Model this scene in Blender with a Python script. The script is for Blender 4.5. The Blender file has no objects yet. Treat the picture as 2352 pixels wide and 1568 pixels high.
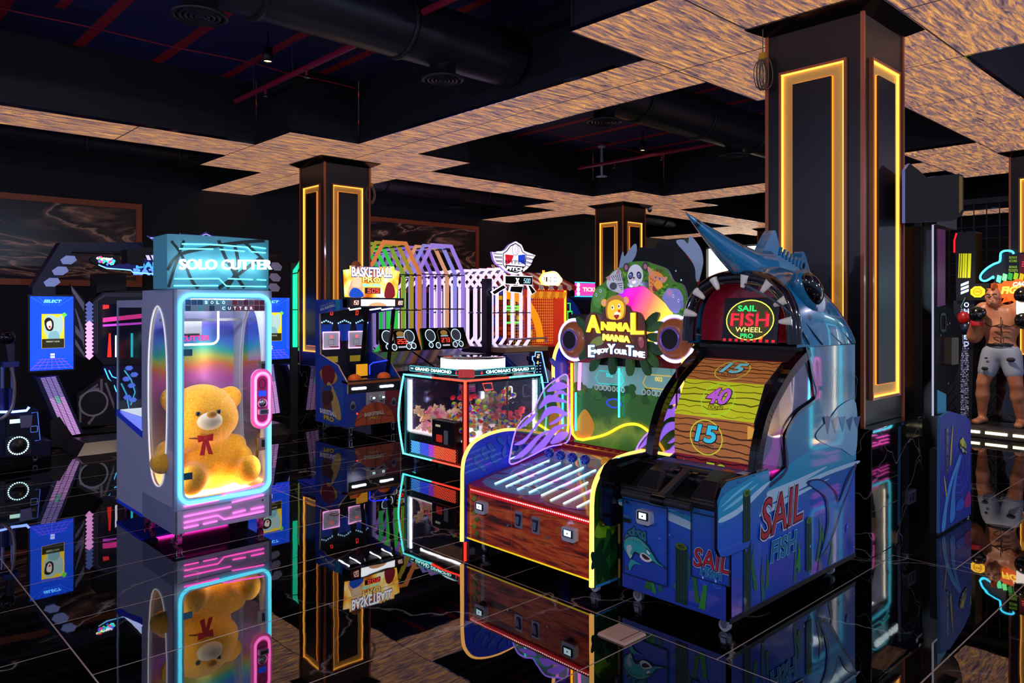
import bpy, bmesh, math, random
from math import sin, cos, pi, radians
from mathutils import Vector, Matrix

SC = bpy.context.scene
COL = SC.collection
V = Vector
random.seed(7)

# ---------------------------------------------------------------- camera, world, exposure
F, HY, EYE = 1734.0, 706.0, 1.6           # focal length in pixels of the 2352x1568 frame, horizon row, eye height
ANG = radians(46.76)
FWD = V((cos(ANG), sin(ANG), 0)); RGT = V((sin(ANG), -cos(ANG), 0)); UPV = V((0, 0, 1))
cam = bpy.data.cameras.new('camera'); cam.sensor_width = 36; cam.lens = F / 2352 * 36
cam.shift_y = -(784 - HY) / 2352; cam.clip_start = .05; cam.clip_end = 100
cob = bpy.data.objects.new('camera', cam); COL.objects.link(cob)
cob.location = (0, 0, EYE)
cob.rotation_euler = (pi / 2, 0, ANG - pi / 2)
SC.camera = cob
SC.view_settings.view_transform = 'Standard'; SC.view_settings.look = 'None'
SC.view_settings.exposure = 0.0; SC.view_settings.gamma = 1; SC.view_settings.use_curve_mapping = False
SC.cycles.max_bounces = 8; SC.cycles.transparent_max_bounces = 16; SC.cycles.caustics_refractive = False
SC.cycles.caustics_reflective = False
SC.cycles.sample_clamp_indirect = 3.0
wd = bpy.data.worlds.new('ambient_fill'); SC.world = wd; wd.use_nodes = True
bg = wd.node_tree.nodes['Background']; bg.inputs[0].default_value = (.50, .55, 1.0, 1); bg.inputs[1].default_value = .30  # dim violet ambient fill, added to come in through the open sides

def lamp(name, kind, loc, energy, color, size=.1, rot=None, **k):
    l = bpy.data.lights.new(name, kind); l.energy = energy; l.color = color
    if kind == 'AREA':
        l.size = size
        if 'size_y' in k: l.shape = 'RECTANGLE'; l.size_y = k['size_y']
    elif kind == 'SPOT': l.shadow_soft_size = size; l.spot_size = radians(k.get('ang', 80)); l.spot_blend = .6
    else: l.shadow_soft_size = size
    o = bpy.data.objects.new(name, l); o.location = loc
    if rot: o.rotation_euler = rot
    COL.objects.link(o); return o

# fill lamps without fixtures, added behind and beside the camera
for x, y, z, e, c in ((-2.6, 4.5, 3.3, 90, (.62, .68, 1)), (-2.2, 1.2, 2.0, 110, (.62, .68, 1)), (-.8, -1.2, 3.3, 120, (.75, .8, 1)), (1.6, -2.4, 2.0, 150, (.62, .74, 1)), (4.6, -2.8, 3.3, 130, (.6, .74, 1)),
                      (7.0, -3.2, 2.0, 100, (.6, .74, 1)), (11.5, -2.6, 3.3, 110, (.7, .7, 1)), (-3.0, 8.5, 2.0, 110, (.5, .55, 1)), (.3, .1, 3.4, 45, (1, .9, .8))):
    lamp('fill_lamp', 'POINT', (x, y, z), e, c, .05)
# a ray through a spot of the photograph meets the upright plane x= / y= or the level plane z= that the thing stands on
def ray(px, py): return RGT * ((px - 1176) / F) + UPV * ((HY - py) / F) + FWD
def hit(px, py, o, n):
    r = ray(px, py); c = V((0, 0, EYE)); return c + r * ((V(o) - c).dot(n) / r.dot(n))
def ox(px, py, x): return hit(px, py, (x, 0, 0), V((1, 0, 0)))
def oy(px, py, y): return hit(px, py, (0, y, 0), V((0, 1, 0)))
def oz(px, py, z): return hit(px, py, (0, 0, z), V((0, 0, 1)))

# ---------------------------------------------------------------- materials
def lin(h):
    h = h.lstrip('#'); c = [int(h[i:i + 2], 16) / 255 for i in (0, 2, 4)]
    return tuple((x / 12.92 if x <= .04045 else ((x + .055) / 1.055) ** 2.4) for x in c) + (1,)
MC = {}
def mt(h, r=.4, m=0.0, e=0.0, coat=0.0, a=1.0):
    k = (h, r, m, e, coat, a)
    if k in MC: return MC[k]
    x = bpy.data.materials.new('finish_' + h.strip('#')); x.use_nodes = True
    b = x.node_tree.nodes['Principled BSDF']; c = lin(h)
    b.inputs['Base Color'].default_value = c; b.inputs['Roughness'].default_value = r; b.inputs['Metallic'].default_value = m
    if coat: b.inputs['Coat Weight'].default_value = coat; b.inputs['Coat Roughness'].default_value = .06
    if e: b.inputs['Emission Color'].default_value = c; b.inputs['Emission Strength'].default_value = e
    MC[k] = x; return x
def em(h, s=1.0): return mt(h, .5, 0, s)
def pr(h): return mt(h, .45, 0, 0, .5)      # glossy printed vinyl
def nodemat(name):
    x = bpy.data.materials.new(name); x.use_nodes = True; nt = x.node_tree
    return x, nt, nt.nodes, nt.links, nt.nodes['Principled BSDF']
def glass(name='clear_glass', tint=(1, 1, 1, 1), refl=1.0, rough=.02):
    if name in MC: return MC[name]
    x = bpy.data.materials.new(name); x.use_nodes = True; nt = x.node_tree; nt.nodes.clear()
    o = nt.nodes.new('ShaderNodeOutputMaterial'); mx = nt.nodes.new('ShaderNodeMixShader'); t = nt.nodes.new('ShaderNodeBsdfTransparent')
    g = nt.nodes.new('ShaderNodeBsdfGlossy'); fr = nt.nodes.new('ShaderNodeFresnel'); mu = nt.nodes.new('ShaderNodeMath'); mu.operation = 'MULTIPLY'
    mu.inputs[1].default_value = refl * .55; fr.inputs[0].default_value = 1.5; t.inputs[0].default_value = tint; g.inputs['Roughness'].default_value = rough
    L = nt.links.new; L(fr.outputs[0], mu.inputs[0]); L(mu.outputs[0], mx.inputs[0]); L(t.outputs[0], mx.inputs[1]); L(g.outputs[0], mx.inputs[2]); L(mx.outputs[0], o.inputs[0])
    MC[name] = x; return x
def ramp(N, stops, interp='LINEAR'):
    r = N.new('ShaderNodeValToRGB'); cr = r.color_ramp; cr.interpolation = interp
    while len(cr.elements) < len(stops): cr.elements.new(.5)
    for e, (p, c) in zip(cr.elements, stops): e.position = p; e.color = c if not isinstance(c, str) else lin(c)
    return r

BLK = mt('0b0b0f', .45); BLKG = mt('08080c', .15, 0, 0, .6); DARK = mt('16161c', .5); WHT = mt('d8dcea', .35, 0, 0, .3)
CHR = mt('c8ccd4', .18, 1.0); STEEL = mt('8a90a0', .3, .9); RUB = mt('101012', .7)
GLS = glass()

# ---------------------------------------------------------------- geometry collector: one G becomes ONE mesh object
class Pl:
    """a flat face: origin o, unit u (to the right), unit v (up), normal n towards the viewer"""
    def __init__(s, o, u, v):
        s.o = V(o); s.u = V(u).normalized(); s.v = V(v).normalized(); s.n = s.u.cross(s.v).normalized()
    def at(s, a, b, d=0.0): return s.o + s.u * a + s.v * b + s.n * d
    def px(s, pts):
        r = []
        for x, y in pts:
            h = hit(x, y, s.o, s.n) - s.o; r.append((h.dot(s.u), h.dot(s.v)))
        return r
def FX(x): return Pl((x, 0, 0), (0, -1, 0), (0, 0, 1))      # faces -X, a = -y, b = z
def FY(y): return Pl((0, y, 0), (1, 0, 0), (0, 0, 1))       # faces -Y, a = x, b = z
def FZ(z): return Pl((0, 0, z), (1, 0, 0), (0, 1, 0))       # faces up, a = x, b = y

TXT = {}
def text2d(s, bold=0.0, shear=0.0, space=1.0):
    k = (s, bold, shear, space)
    if k in TXT: return TXT[k]
    c = bpy.data.curves.new('t', 'FONT'); c.body = s; c.offset = bold; c.shear = shear; c.space_character = space; c.resolution_u = 3
    o = bpy.data.objects.new('t', c); COL.objects.link(o)
    bpy.context.view_layer.update()
    me = o.evaluated_get(bpy.context.evaluated_depsgraph_get()).to_mesh()
    vs = [(v.co.x, v.co.y) for v in me.vertices]; fs = [tuple(p.vertices) for p in me.polygons]
    o.evaluated_get(bpy.context.evaluated_depsgraph_get()).to_mesh_clear()
    bpy.data.objects.remove(o); bpy.data.curves.remove(c)
    TXT[k] = (vs, fs); return TXT[k]

EPS = .0007
class G:
    def __init__(s): s.c = 0; s.v = []; s.f = []; s.mi = []; s.sm = []; s.ms = []
    def e(s, k): s.c += 1; return EPS * k + s.c * 5e-5
    def M(s, m):
        if m not in s.ms: s.ms.append(m)
        return s.ms.index(m)
    def add(s, vs, fs, m, smooth=False):
        b = len(s.v); s.v += [V(p) for p in vs]; i = s.M(m)
        for f in fs: s.f.append(tuple(b + k for k in f)); s.mi.append(i); s.sm.append(smooth)
        return s
    def box(s, x0, x1, y0, y1, z0, z1, m):
        vs = [(x, y, z) for z in (z0, z1) for y in (y0, y1) for x in (x0, x1)]
        return s.add(vs, [(0, 2, 3, 1), (4, 5, 7, 6), (0, 1, 5, 4), (2, 6, 7, 3), (0, 4, 6, 2), (1, 3, 7, 5)], m)
    def hexa(s, lo, hi, m):     # two rings of points
        n = len(lo); vs = list(lo) + list(hi)
        return s.add(vs, [tuple(range(n))[::-1], tuple(range(n, 2 * n))] + [(i, (i + 1) % n, n + (i + 1) % n, n + i) for i in range(n)], m)
    def prism(s, pl, pts, d0, d1, m, side=None):
        lo = [pl.at(a, b, d0) for a, b in pts]; hi = [pl.at(a, b, d1) for a, b in pts]; n = len(pts)
        s.add(lo + hi, [tuple(range(n)), tuple(range(n, 2 * n))], m)
        return s.add(lo + hi, [(i, (i + 1) % n, n + (i + 1) % n, n + i) for i in range(n)], side or m)
    def poly(s, pl, pts, m, k=1):
        e = s.e(k); return s.add([pl.at(a, b, e) for a, b in pts], [tuple(range(len(pts)))], m)
    def ell(s, pl, a, b, ra, rb, m, k=1, n=20, rot=0, a0=0, a1=2 * pi):
        pts = []
        full = abs(a1 - a0 - 2 * pi) < 1e-6
        for i in range(n + (0 if full else 1)):
            t = a0 + (a1 - a0) * i / n; x, y = ra * cos(t), rb * sin(t)
            pts.append((a + x * cos(rot) - y * sin(rot), b + x * sin(rot) + y * cos(rot)))
        return s.poly(pl, pts, m, k)
    def ringp(s, pl, a, b, ra, rb, w, m, k=1, n=28, d=0.0, h=0.0):
        e = s.e(k); o = [pl.at(a + ra * cos(2 * pi * i / n), b + rb * sin(2 * pi * i / n), d + h + e) for i in range(n)]
        q = [pl.at(a + (ra - w) * cos(2 * pi * i / n), b + (rb - w) * sin(2 * pi * i / n), d + h + e) for i in range(n)]
        return s.add(o + q, [(i, (i + 1) % n, n + (i + 1) % n, n + i) for i in range(n)], m)
    def line(s, pl, pts, w, m, k=1, closed=False):
        """flat stroke"""
        P = [V(p) for p in pts]; n = len(P); L = []; R = []; e = s.e(k)
        for i in range(n):
            a = P[i - 1] if (i or closed) else P[i]; c = P[(i + 1) % n] if (i < n - 1 or closed) else P[i]
            t = (c - a); t = t.normalized() if t.length > 1e-9 else V((1, 0)); q = V((-t.y, t.x)) * w / 2
            L.append(pl.at(P[i].x + q.x, P[i].y + q.y, e)); R.append(pl.at(P[i].x - q.x, P[i].y - q.y, e))
        m_ = n if closed else n - 1
        return s.add(L + R, [(i, (i + 1) % n, n + (i + 1) % n, n + i) for i in range(m_)], m)
    def text(s, pl, t, x0, y0, x1, y1, m, k=1, bold=0.0, shear=0.0, space=1.0, ext=0.0, slope=0.0, mirror=False, ref=None):
        """text stretched into the box x0..x1, y0..y1 of the face; slope raises the right end"""
        vs, fs = text2d(t, bold, shear, space)
        rv = text2d(t, ref, shear, space)[0] if ref is not None else vs
        ax0 = min(p[0] for p in rv); ax1 = max(p[0] for p in rv); ay0 = min(p[1] for p in rv); ay1 = max(p[1] for p in rv)
        q = []
        for x, y in vs:
            u = (x - ax0) / (ax1 - ax0); w = (y - ay0) / (ay1 - ay0)
            if mirror: u = 1 - u
            q.append((x0 + u * (x1 - x0), y0 + w * (y1 - y0) + u * slope))
        if ext:
            n = len(q); s.add([pl.at(a, b, ext) for a, b in q], fs, m)
            ed = {}
            for f in fs:
                for i in range(len(f)):
                    e = (f[i], f[(i + 1) % len(f)]); ed[tuple(sorted(e))] = ed.get(tuple(sorted(e)), 0) + 1
            bd = [e for e, c in ed.items() if c == 1]
            s.add([pl.at(a, b, ext) for a, b in q] + [pl.at(a, b, 0) for a, b in q], [(a, b, n + b, n + a) for a, b in bd], m)
            return s
        e = s.e(k); return s.add([pl.at(a, b, e) for a, b in q], fs, m)
    def tube(s, pts, r, m, n=8, closed=False, cap=True, r1=None):
        P = [V(p) for p in pts]; N = len(P); rings = []; up = None
        for i in range(N):
            a = P[i - 1] if (i or closed) else P[i]; c = P[(i + 1) % N] if (i < N - 1 or closed) else P[i]
            t = (c - a).normalized()
            if up is None: up = V((0, 0, 1)) if abs(t.z) < .9 else V((1, 0, 0))
            e1 = (up - t * up.dot(t)); e1 = e1.normalized() if e1.length > 1e-6 else t.orthogonal().normalized(); e2 = t.cross(e1); up = e1
            rr = r if r1 is None else r + (r1 - r) * i / (N - 1)
            rings.append([P[i] + (e1 * cos(2 * pi * j / n) + e2 * sin(2 * pi * j / n)) * rr for j in range(n)])
        vs = [p for q in rings for p in q]; fs = []
        for i in range(N if closed else N - 1):
            for j in range(n):
                a = i * n + j; b = i * n + (j + 1) % n; k = ((i + 1) % N) * n
                fs.append((a, b, k + (j + 1) % n, k + j))
        s.add(vs, fs, m, True)
        if cap and not closed: s.add(rings[0] + rings[-1], [tuple(range(n))[::-1], tuple(range(n, 2 * n))], m)
        return s
    def cyl(s, p0, p1, r, m, n=20, r1=None): return s.tube([p0, p1], r, m, n, r1=r1)
    def lathe(s, prof, o, m, n=24, ax=(0, 0, 1), smooth=True):
        """prof: (radius, height) pairs turned about ax through o"""
        ax = V(ax).normalized(); e1 = ax.orthogonal().normalized(); e2 = ax.cross(e1); o = V(o)
        vs = [o + ax * h + (e1 * cos(2 * pi * j / n) + e2 * sin(2 * pi * j / n)) * r for r, h in prof for j in range(n)]
        fs = [(i * n + j, i * n + (j + 1) % n, (i + 1) * n + (j + 1) % n, (i + 1) * n + j) for i in range(len(prof) - 1) for j in range(n)]
        return s.add(vs, fs, m, smooth)
    def ball(s, c, r, m, sc=(1, 1, 1), rot=None, n=16, k=10):
        c = V(c); vs = []; R = rot or Matrix.Identity(3)
        for i in range(k + 1):
            t = pi * i / k
            for j in range(n):
                p = 2 * pi * j / n; vs.append(c + R @ V((r * sc[0] * sin(t) * cos(p), r * sc[1] * sin(t) * sin(p), r * sc[2] * cos(t))))
        fs = [(i * n + j, (i + 1) * n + j, (i + 1) * n + (j + 1) % n, i * n + (j + 1) % n) for i in range(k) for j in range(n)]
        return s.add(vs, fs, m, True)
    def grid(s, fn, nu, nv, m, smooth=True, cu=False):
        vs = [V(fn(i / nu, j / nv)) for i in range(nu + 1) for j in range(nv + 1)]; w = nv + 1
        return s.add(vs, [(i * w + j, (i + 1) * w + j, (i + 1) * w + j + 1, i * w + j + 1) for i in range(nu) for j in range(nv)], m, smooth)
    def rrect(s, pl, a0, b0, a1, b1, r, m, k=1): return s.poly(pl, rr(a0, b0, a1, b1, r), m, k)
    def build(s, name, parent=None, bevel=0, sub=0, **kw):
        if parent is not None: off = pos(parent)
        else:
            xs = [p.x for p in s.v]; ys = [p.y for p in s.v]; zs = [p.z for p in s.v]
            off = V(((min(xs) + max(xs)) / 2, (min(ys) + max(ys)) / 2, min(zs)))
            if kw.get('kind') == 'structure': off = V((0, 0, 0))
        me = bpy.data.meshes.new(name); me.from_pydata([tuple(p - off) for p in s.v], [], s.f)
        for m in s.ms: me.materials.append(m)
        me.polygons.foreach_set('material_index', s.mi); me.polygons.foreach_set('use_smooth', s.sm)
        me.update()
        o = bpy.data.objects.new(name, me); COL.objects.link(o)
        if parent is not None: o.parent = parent; o['_p'] = 1; POS[o.name] = off; del o['_p']
        else: o.location = off; POS[o.name] = off
        if bevel:
            b = o.modifiers.new('bevel', 'BEVEL'); b.width = bevel; b.segments = 2; b.limit_method = 'ANGLE'; b.angle_limit = radians(40)
        if sub: b = o.modifiers.new('smooth', 'SUBSURF'); b.levels = sub; b.render_levels = sub
        tag(o, **kw); return o
POS = {}
def pos(o): return POS[o.name]
def rr(a0, b0, a1, b1, r, n=5):
    pts = []
    for cx, cy, t0 in ((a1 - r, b1 - r, 0), (a0 + r, b1 - r, pi / 2), (a0 + r, b0 + r, pi), (a1 - r, b0 + r, 1.5 * pi)):
        pts += [(cx + r * cos(t0 + pi / 2 * i / n), cy + r * sin(t0 + pi / 2 * i / n)) for i in range(n + 1)]
    return pts
def spl(pts, n=6, closed=False):
    """Catmull-Rom through points of any dimension"""
    P = [V(p) for p in pts]; N = len(P); out = []
    for i in range(N if closed else N - 1):
        if closed: a, b, c, d = P[i - 1], P[i], P[(i + 1) % N], P[(i + 2) % N]
        else: a, b, c, d = P[max(i - 1, 0)], P[i], P[i + 1], P[min(i + 2, N - 1)]
        for j in range(n):
            t = j / n; out.append(((b * 2) + (c - a) * t + (a * 2 - b * 5 + c * 4 - d) * t * t + (b * 3 - a - c * 3 + d) * t ** 3) * .5)
    if not closed: out.append(P[-1])
    return out
def tag(o, label=None, cat=None, group=None, kind=None):
    if label: o['label'] = label
    if cat: o['category'] = cat
    if group: o['group'] = group
    if kind: o['kind'] = kind
    return o
def thing(name, loc, label, cat, group=None):
    o = bpy.data.objects.new(name, None); COL.objects.link(o); o.location = loc; POS[o.name] = V(loc); o.empty_display_size = .1
    return tag(o, label, cat, group)
def kids(o): return [c for c in bpy.data.objects if c.parent == o]
def dup(o, loc=None, rot=None, label=None, parent=None, scale=None):
    ch = kids(o); c = o.copy(); COL.objects.link(c)
    if parent is not None: c.parent = parent
    if loc is not None: c.location = loc; POS[c.name] = V(loc)
    if rot is not None: c.rotation_euler = rot
    if scale: c.scale = (scale,) * 3
    if label: c['label'] = label
    for k in ch: dup(k, parent=c)
    return c
def caster(p, parent, m=RUB, r=.03, hub=CHR, top=.09):
    g = G(); x, y = p
    g.cyl((x - .012, y, r), (x + .012, y, r), r, m, 16); g.cyl((x - .014, y, r), (x + .014, y, r), r * .5, hub, 12)
    g.box(x - .02, x - .015, y - .014, y + .014, r, top - .012, hub); g.box(x + .015, x + .02, y - .014, y + .014, r, top - .012, hub)
    g.box(x - .03, x + .03, y - .03, y + .03, top - .014, top, hub)
    return g.build('caster', parent)
# ================================================================ THE ROOM
ZS, ZC = 3.6, 4.35                          # wood soffit and slab heights
# --- floor: black marble tiles 2.11 x 0.714 laid in stagger
fm, nt, N, LK, B = nodemat('black_marble_tiles')
tc = N.new('ShaderNodeTexCoord'); sep = N.new('ShaderNodeSeparateXYZ'); cmb = N.new('ShaderNodeCombineXYZ')
LK.new(tc.outputs['Object'], sep.inputs[0])
def mth(op, a, b):
    x = N.new('ShaderNodeMath'); x.operation = op
    for i, q in enumerate((a, b)):
        if isinstance(q, (int, float)): x.inputs[i].default_value = q
        else: LK.new(q, x.inputs[i])
    return x.outputs[0]
LK.new(mth('ADD', sep.outputs['Y'], -1.15 + 7.14 * 2), cmb.inputs[0]); LK.new(mth('ADD', sep.outputs['X'], -.92 + 2.11 * 4), cmb.inputs[1])
br = N.new('ShaderNodeTexBrick'); br.offset = .5; br.squash = 1; br.inputs['Scale'].default_value = 1
br.inputs['Brick Width'].default_value = .714; br.inputs['Row Height'].default_value = 2.11; br.inputs['Mortar Size'].default_value = .0035; br.inputs['Mortar Smooth'].default_value = 0
br.inputs['Color1'].default_value = (0, 0, 0, 1); br.inputs['Color2'].default_value = (1, 1, 1, 1); br.inputs['Mortar'].default_value = (.5, .5, .5, 1)
LK.new(cmb.outputs[0], br.inputs['Vector'])
# veins: distorted voronoi edges
nz = N.new('ShaderNodeTexNoise'); nz.inputs['Scale'].default_value = 1.6; nz.inputs['Detail'].default_value = 6
LK.new(tc.outputs['Object'], nz.inputs[0])
vm = N.new('ShaderNodeVectorMath'); vm.operation = 'MULTIPLY_ADD'; LK.new(nz.outputs['Color'], vm.inputs[0]); vm.inputs[1].default_value = (.9, .9, .9); LK.new(tc.outputs['Object'], vm.inputs[2])
vo = N.new('ShaderNodeTexVoronoi'); vo.feature = 'DISTANCE_TO_EDGE'; vo.inputs['Scale'].default_value = .85; LK.new(vm.outputs[0], vo.inputs['Vector'])
rv = ramp(N, [(0, (1, 1, 1, 1)), (.006, (.25, .25, .25, 1)), (.014, (0, 0, 0, 1))]); LK.new(vo.outputs[0], rv.inputs[0])
nm = N.new('ShaderNodeTexNoise'); nm.inputs['Scale'].default_value = 2.3; LK.new(tc.outputs['Object'], nm.inputs[0])
rm = ramp(N, [(.45, (0, 0, 0, 1)), (.6, (1, 1, 1, 1))]); LK.new(nm.outputs[0], rm.inputs[0])
vein = mth('MULTIPLY', rv.outputs[0], rm.outputs[0])
# cloudy brown-grey streaks along the tile
mp = N.new('ShaderNodeMapping'); mp.inputs['Scale'].default_value = (.8, 7, 1); LK.new(tc.outputs['Object'], mp.inputs[0])
ns = N.new('ShaderNodeTexNoise'); ns.inputs['Scale'].default_value = 2; ns.inputs['Detail'].default_value = 8; ns.inputs['Distortion'].default_value = 1.5; LK.new(mp.outputs[0], ns.inputs[0])
rs = ramp(N, [(.48, '020204'), (.62, '0c0a0c'), (.75, '1c1719')]); LK.new(ns.outputs[0], rs.inputs[0])
def mixc(f, a, b):
    x = N.new('ShaderNodeMix'); x.data_type = 'RGBA'
    for i, q in ((0, f), (6, a), (7, b)):
        if isinstance(q, tuple): x.inputs[i].default_value = q
        elif isinstance(q, (int, float)): x.inputs[i].default_value = q
        else: LK.new(q, x.inputs[i])
    return x.outputs[2]
c1 = mixc(vein, rs.outputs[0], lin('8e8680')); c2 = mixc(br.outputs['Fac'], c1, lin('a08a7c')); LK.new(c2, B.inputs['Base Color'])
LK.new(mth('ADD', mth('MULTIPLY', br.outputs['Fac'], .45), .015), B.inputs['Roughness']); B.inputs['IOR'].default_value = 2.1
# each tile is laid very slightly out of level
bt = N.new('ShaderNodeBump'); bt.inputs['Strength'].default_value = .02; bt.inputs['Distance'].default_value = .02
nb = N.new('ShaderNodeTexNoise'); nb.inputs['Scale'].default_value = 3; LK.new(tc.outputs['Object'], nb.inputs[0]); LK.new(nb.outputs[0], bt.inputs['Height']); LK.new(bt.outputs[0], B.inputs['Normal'])
G().add([(-4, -4, 0), (20, -4, 0), (20, 13, 0), (-4, 13, 0)], [(0, 1, 2, 3)], fm).box(-4, 20, -4, 13, -.2, -.01, BLK).build('floor', kind='structure', label='polished black marble tile floor with pale veins and brown grout lines')
# --- walls
wm = mt('10101a', .75)
G().box(-4, 20.2, 13, 13.2, 0, ZC, wm).build('wall_back', kind='structure')
g = G(); wy0, wy1, wz0, wz1 = 10.6, 12.7, 2.25, 3.42
g.box(20, 20.2, -4, wy0, 0, ZC, wm).box(20, 20.2, wy1, 13, 0, ZC, wm).box(20, 20.2, wy0, wy1, 0, wz0, wm).box(20, 20.2, wy0, wy1, wz1, ZC, wm).build('wall_right', kind='structure')
# window; brightness outside is emission put into the hedge wall
g = G(); fr_ = mt('3a3a40', .5)
for y in (wy0, (wy0 + wy1) / 2, wy1 - .04): g.box(20, 20.08, y, y + .04, wz0, wz1, fr_)
for z in (wz0, 2.42, wz1 - .04): g.box(20.01, 20.07, wy0, wy1, z, z + .03, fr_)
w1 = g.build('window_1', kind='structure', label='bright window at the far end of the hall')
G().box(20.03, 20.035, wy0, wy1, wz0, wz1, GLS).build('pane', w1)
dm, nt_, N_, LK_, B_ = nodemat('emissive_garden')
tc_ = N_.new('ShaderNodeTexCoord'); n_ = N_.new('ShaderNodeTexNoise'); n_.inputs['Scale'].default_value = 9; LK_.new(tc_.outputs['Object'], n_.inputs[0])
r_ = ramp(N_, [(.4, 'ffffff'), (.6, 'fff3c8'), (.7, 'e6f0b0')]); LK_.new(n_.outputs[0], r_.inputs[0]); LK_.new(r_.outputs[0], B_.inputs['Emission Color']); B_.inputs['Emission Strength'].default_value = 3.2
G().box(21.5, 21.6, 8.5, 15, 0, 5.5, dm).build('garden_wall', label='pale hedge wall made to glow, seen through the far window', cat='garden wall')
# --- slab with red stripes
slab = mt('1c1c58', .7)
g = G().box(-4, 20.2, -4, 13.2, ZC, ZC + .2, slab)
red = mt('b4142a', .6); P = Pl((0, 0, ZC), (1, 0, 0), (0, -1, 0))
x = -3.4
while x < 20:
    g.poly(P, [(x, 4), (x + .11, 4), (x + .11, -13), (x, -13)], red)
    x += .78
for i in range(28):
    x = -3 + .78 * i; y = random.choice((1.2, 4.2, 6.9, 11.5))
    g.poly(P, [(x, -y), (x + .09, -y), (x + .09, -y - 1.0), (x, -y - 1.0)], red, 2); g.poly(P, [(x - .16, -y), (x + .25, -y), (x + .25, -y - .07), (x - .16, -y - .07)], red, 3)
g.build('ceiling', kind='structure', label='dark navy slab with red painted stripes above the wood grid')
# --- wood-look soffit, the light on it put in as emission
sm_, nt, N, LK, B = nodemat('wood_grain_emissive')
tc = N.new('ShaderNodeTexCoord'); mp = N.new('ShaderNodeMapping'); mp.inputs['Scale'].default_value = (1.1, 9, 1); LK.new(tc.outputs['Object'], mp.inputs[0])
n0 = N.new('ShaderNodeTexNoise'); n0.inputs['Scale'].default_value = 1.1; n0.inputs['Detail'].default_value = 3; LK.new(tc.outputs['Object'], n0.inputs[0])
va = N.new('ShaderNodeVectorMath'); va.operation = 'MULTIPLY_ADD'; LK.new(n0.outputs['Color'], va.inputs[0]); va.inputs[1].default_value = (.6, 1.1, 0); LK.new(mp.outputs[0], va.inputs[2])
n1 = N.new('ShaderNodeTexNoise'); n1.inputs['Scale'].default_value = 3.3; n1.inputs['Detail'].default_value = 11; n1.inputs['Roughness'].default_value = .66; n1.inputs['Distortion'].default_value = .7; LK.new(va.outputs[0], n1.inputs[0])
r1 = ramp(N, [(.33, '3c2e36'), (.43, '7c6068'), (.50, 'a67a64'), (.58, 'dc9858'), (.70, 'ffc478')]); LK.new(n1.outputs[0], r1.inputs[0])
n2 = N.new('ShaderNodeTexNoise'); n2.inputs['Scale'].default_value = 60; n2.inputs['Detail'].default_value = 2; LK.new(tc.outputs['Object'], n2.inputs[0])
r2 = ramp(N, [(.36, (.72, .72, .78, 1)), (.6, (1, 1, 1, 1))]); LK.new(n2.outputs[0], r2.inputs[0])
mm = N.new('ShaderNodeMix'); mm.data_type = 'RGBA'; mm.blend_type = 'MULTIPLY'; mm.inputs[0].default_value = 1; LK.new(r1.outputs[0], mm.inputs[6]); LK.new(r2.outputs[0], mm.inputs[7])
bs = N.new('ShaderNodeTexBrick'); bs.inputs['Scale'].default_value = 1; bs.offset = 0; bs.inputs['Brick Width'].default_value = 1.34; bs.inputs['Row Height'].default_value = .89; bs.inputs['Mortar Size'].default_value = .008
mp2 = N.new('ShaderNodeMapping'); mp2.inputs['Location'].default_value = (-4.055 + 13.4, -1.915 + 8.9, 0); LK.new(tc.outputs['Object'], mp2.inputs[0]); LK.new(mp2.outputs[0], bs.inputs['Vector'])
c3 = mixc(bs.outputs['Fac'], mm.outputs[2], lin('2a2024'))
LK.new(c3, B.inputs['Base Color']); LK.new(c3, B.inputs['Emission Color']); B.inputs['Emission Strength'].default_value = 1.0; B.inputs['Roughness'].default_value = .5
CXS = [-.915, 5.395, 11.705, 18.015]; CYS = [-4.62, 2.36, 9.34]
xb = sorted({-4.0, 20.0} | {c + d for c in CXS for d in (-1.34, -.445, .445, 1.34) if -4 < c + d < 20}); yb = sorted({-4.0, 13.0} | {c + d for c in CYS for d in (-1.34, -.445, .445, 1.34) if -4 < c + d < 13})
def solid(x, y):
    if not (-4 < x < 20 and -4 < y < 13): return None
    dx = min(abs(x - c) for c in CXS); dy = min(abs(y - c) for c in CYS)
    return dx < .445 or dy < .445 or (dx < 1.34 and dy < 1.34)
g = G(); h = G(); t_ = G(); BH = mt('0f0f18', .6); MIR = mt('b0b4c0', .06, 1)
for i in range(len(xb) - 1):
    for j in range(len(yb) - 1):
        x0, x1, y0, y1 = xb[i], xb[i + 1], yb[j], yb[j + 1]; mx, my = (x0 + x1) / 2, (y0 + y1) / 2
        if not solid(mx, my): continue
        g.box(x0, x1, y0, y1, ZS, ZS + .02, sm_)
        for (nx, ny, a, b) in ((x0 - .01, my, (x0, y0), (x0, y1)), (x1 + .01, my, (x1, y0), (x1, y1)), (mx, y0 - .01, (x0, y0), (x1, y0)), (mx, y1 + .01, (x0, y1), (x1, y1))):
            if solid(nx, ny) is False:
                s_ = V((nx - mx, ny - my, 0)); s_ = V((max(-1, min(1, s_.x * 100)) if nx != mx else 0, max(-1, min(1, s_.y * 100)) if ny != my else 0, 0)) 
                lo = [V((a[0], a[1], ZS + .02)) - s_ * .03, V((b[0], b[1], ZS + .02)) - s_ * .03, V((b[0], b[1], ZS + .02)) - s_ * .01, V((a[0], a[1], ZS + .02)) - s_ * .01]
                h.hexa(lo, [p + V((0, 0, ZC - ZS - .02)) for p in lo], BH)
                lo = [V((a[0], a[1], ZS - .004)), V((b[0], b[1], ZS - .004)), V((b[0], b[1], ZS - .004)) + s_ * .008, V((a[0], a[1], ZS - .004)) + s_ * .008]
                t_.hexa(lo, [p + V((0, 0, .03)) for p in lo], MIR)
g.build('trim_1', kind='structure', label='amber wood-grain soffit panels with added emission, forming the ceiling grid')
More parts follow.
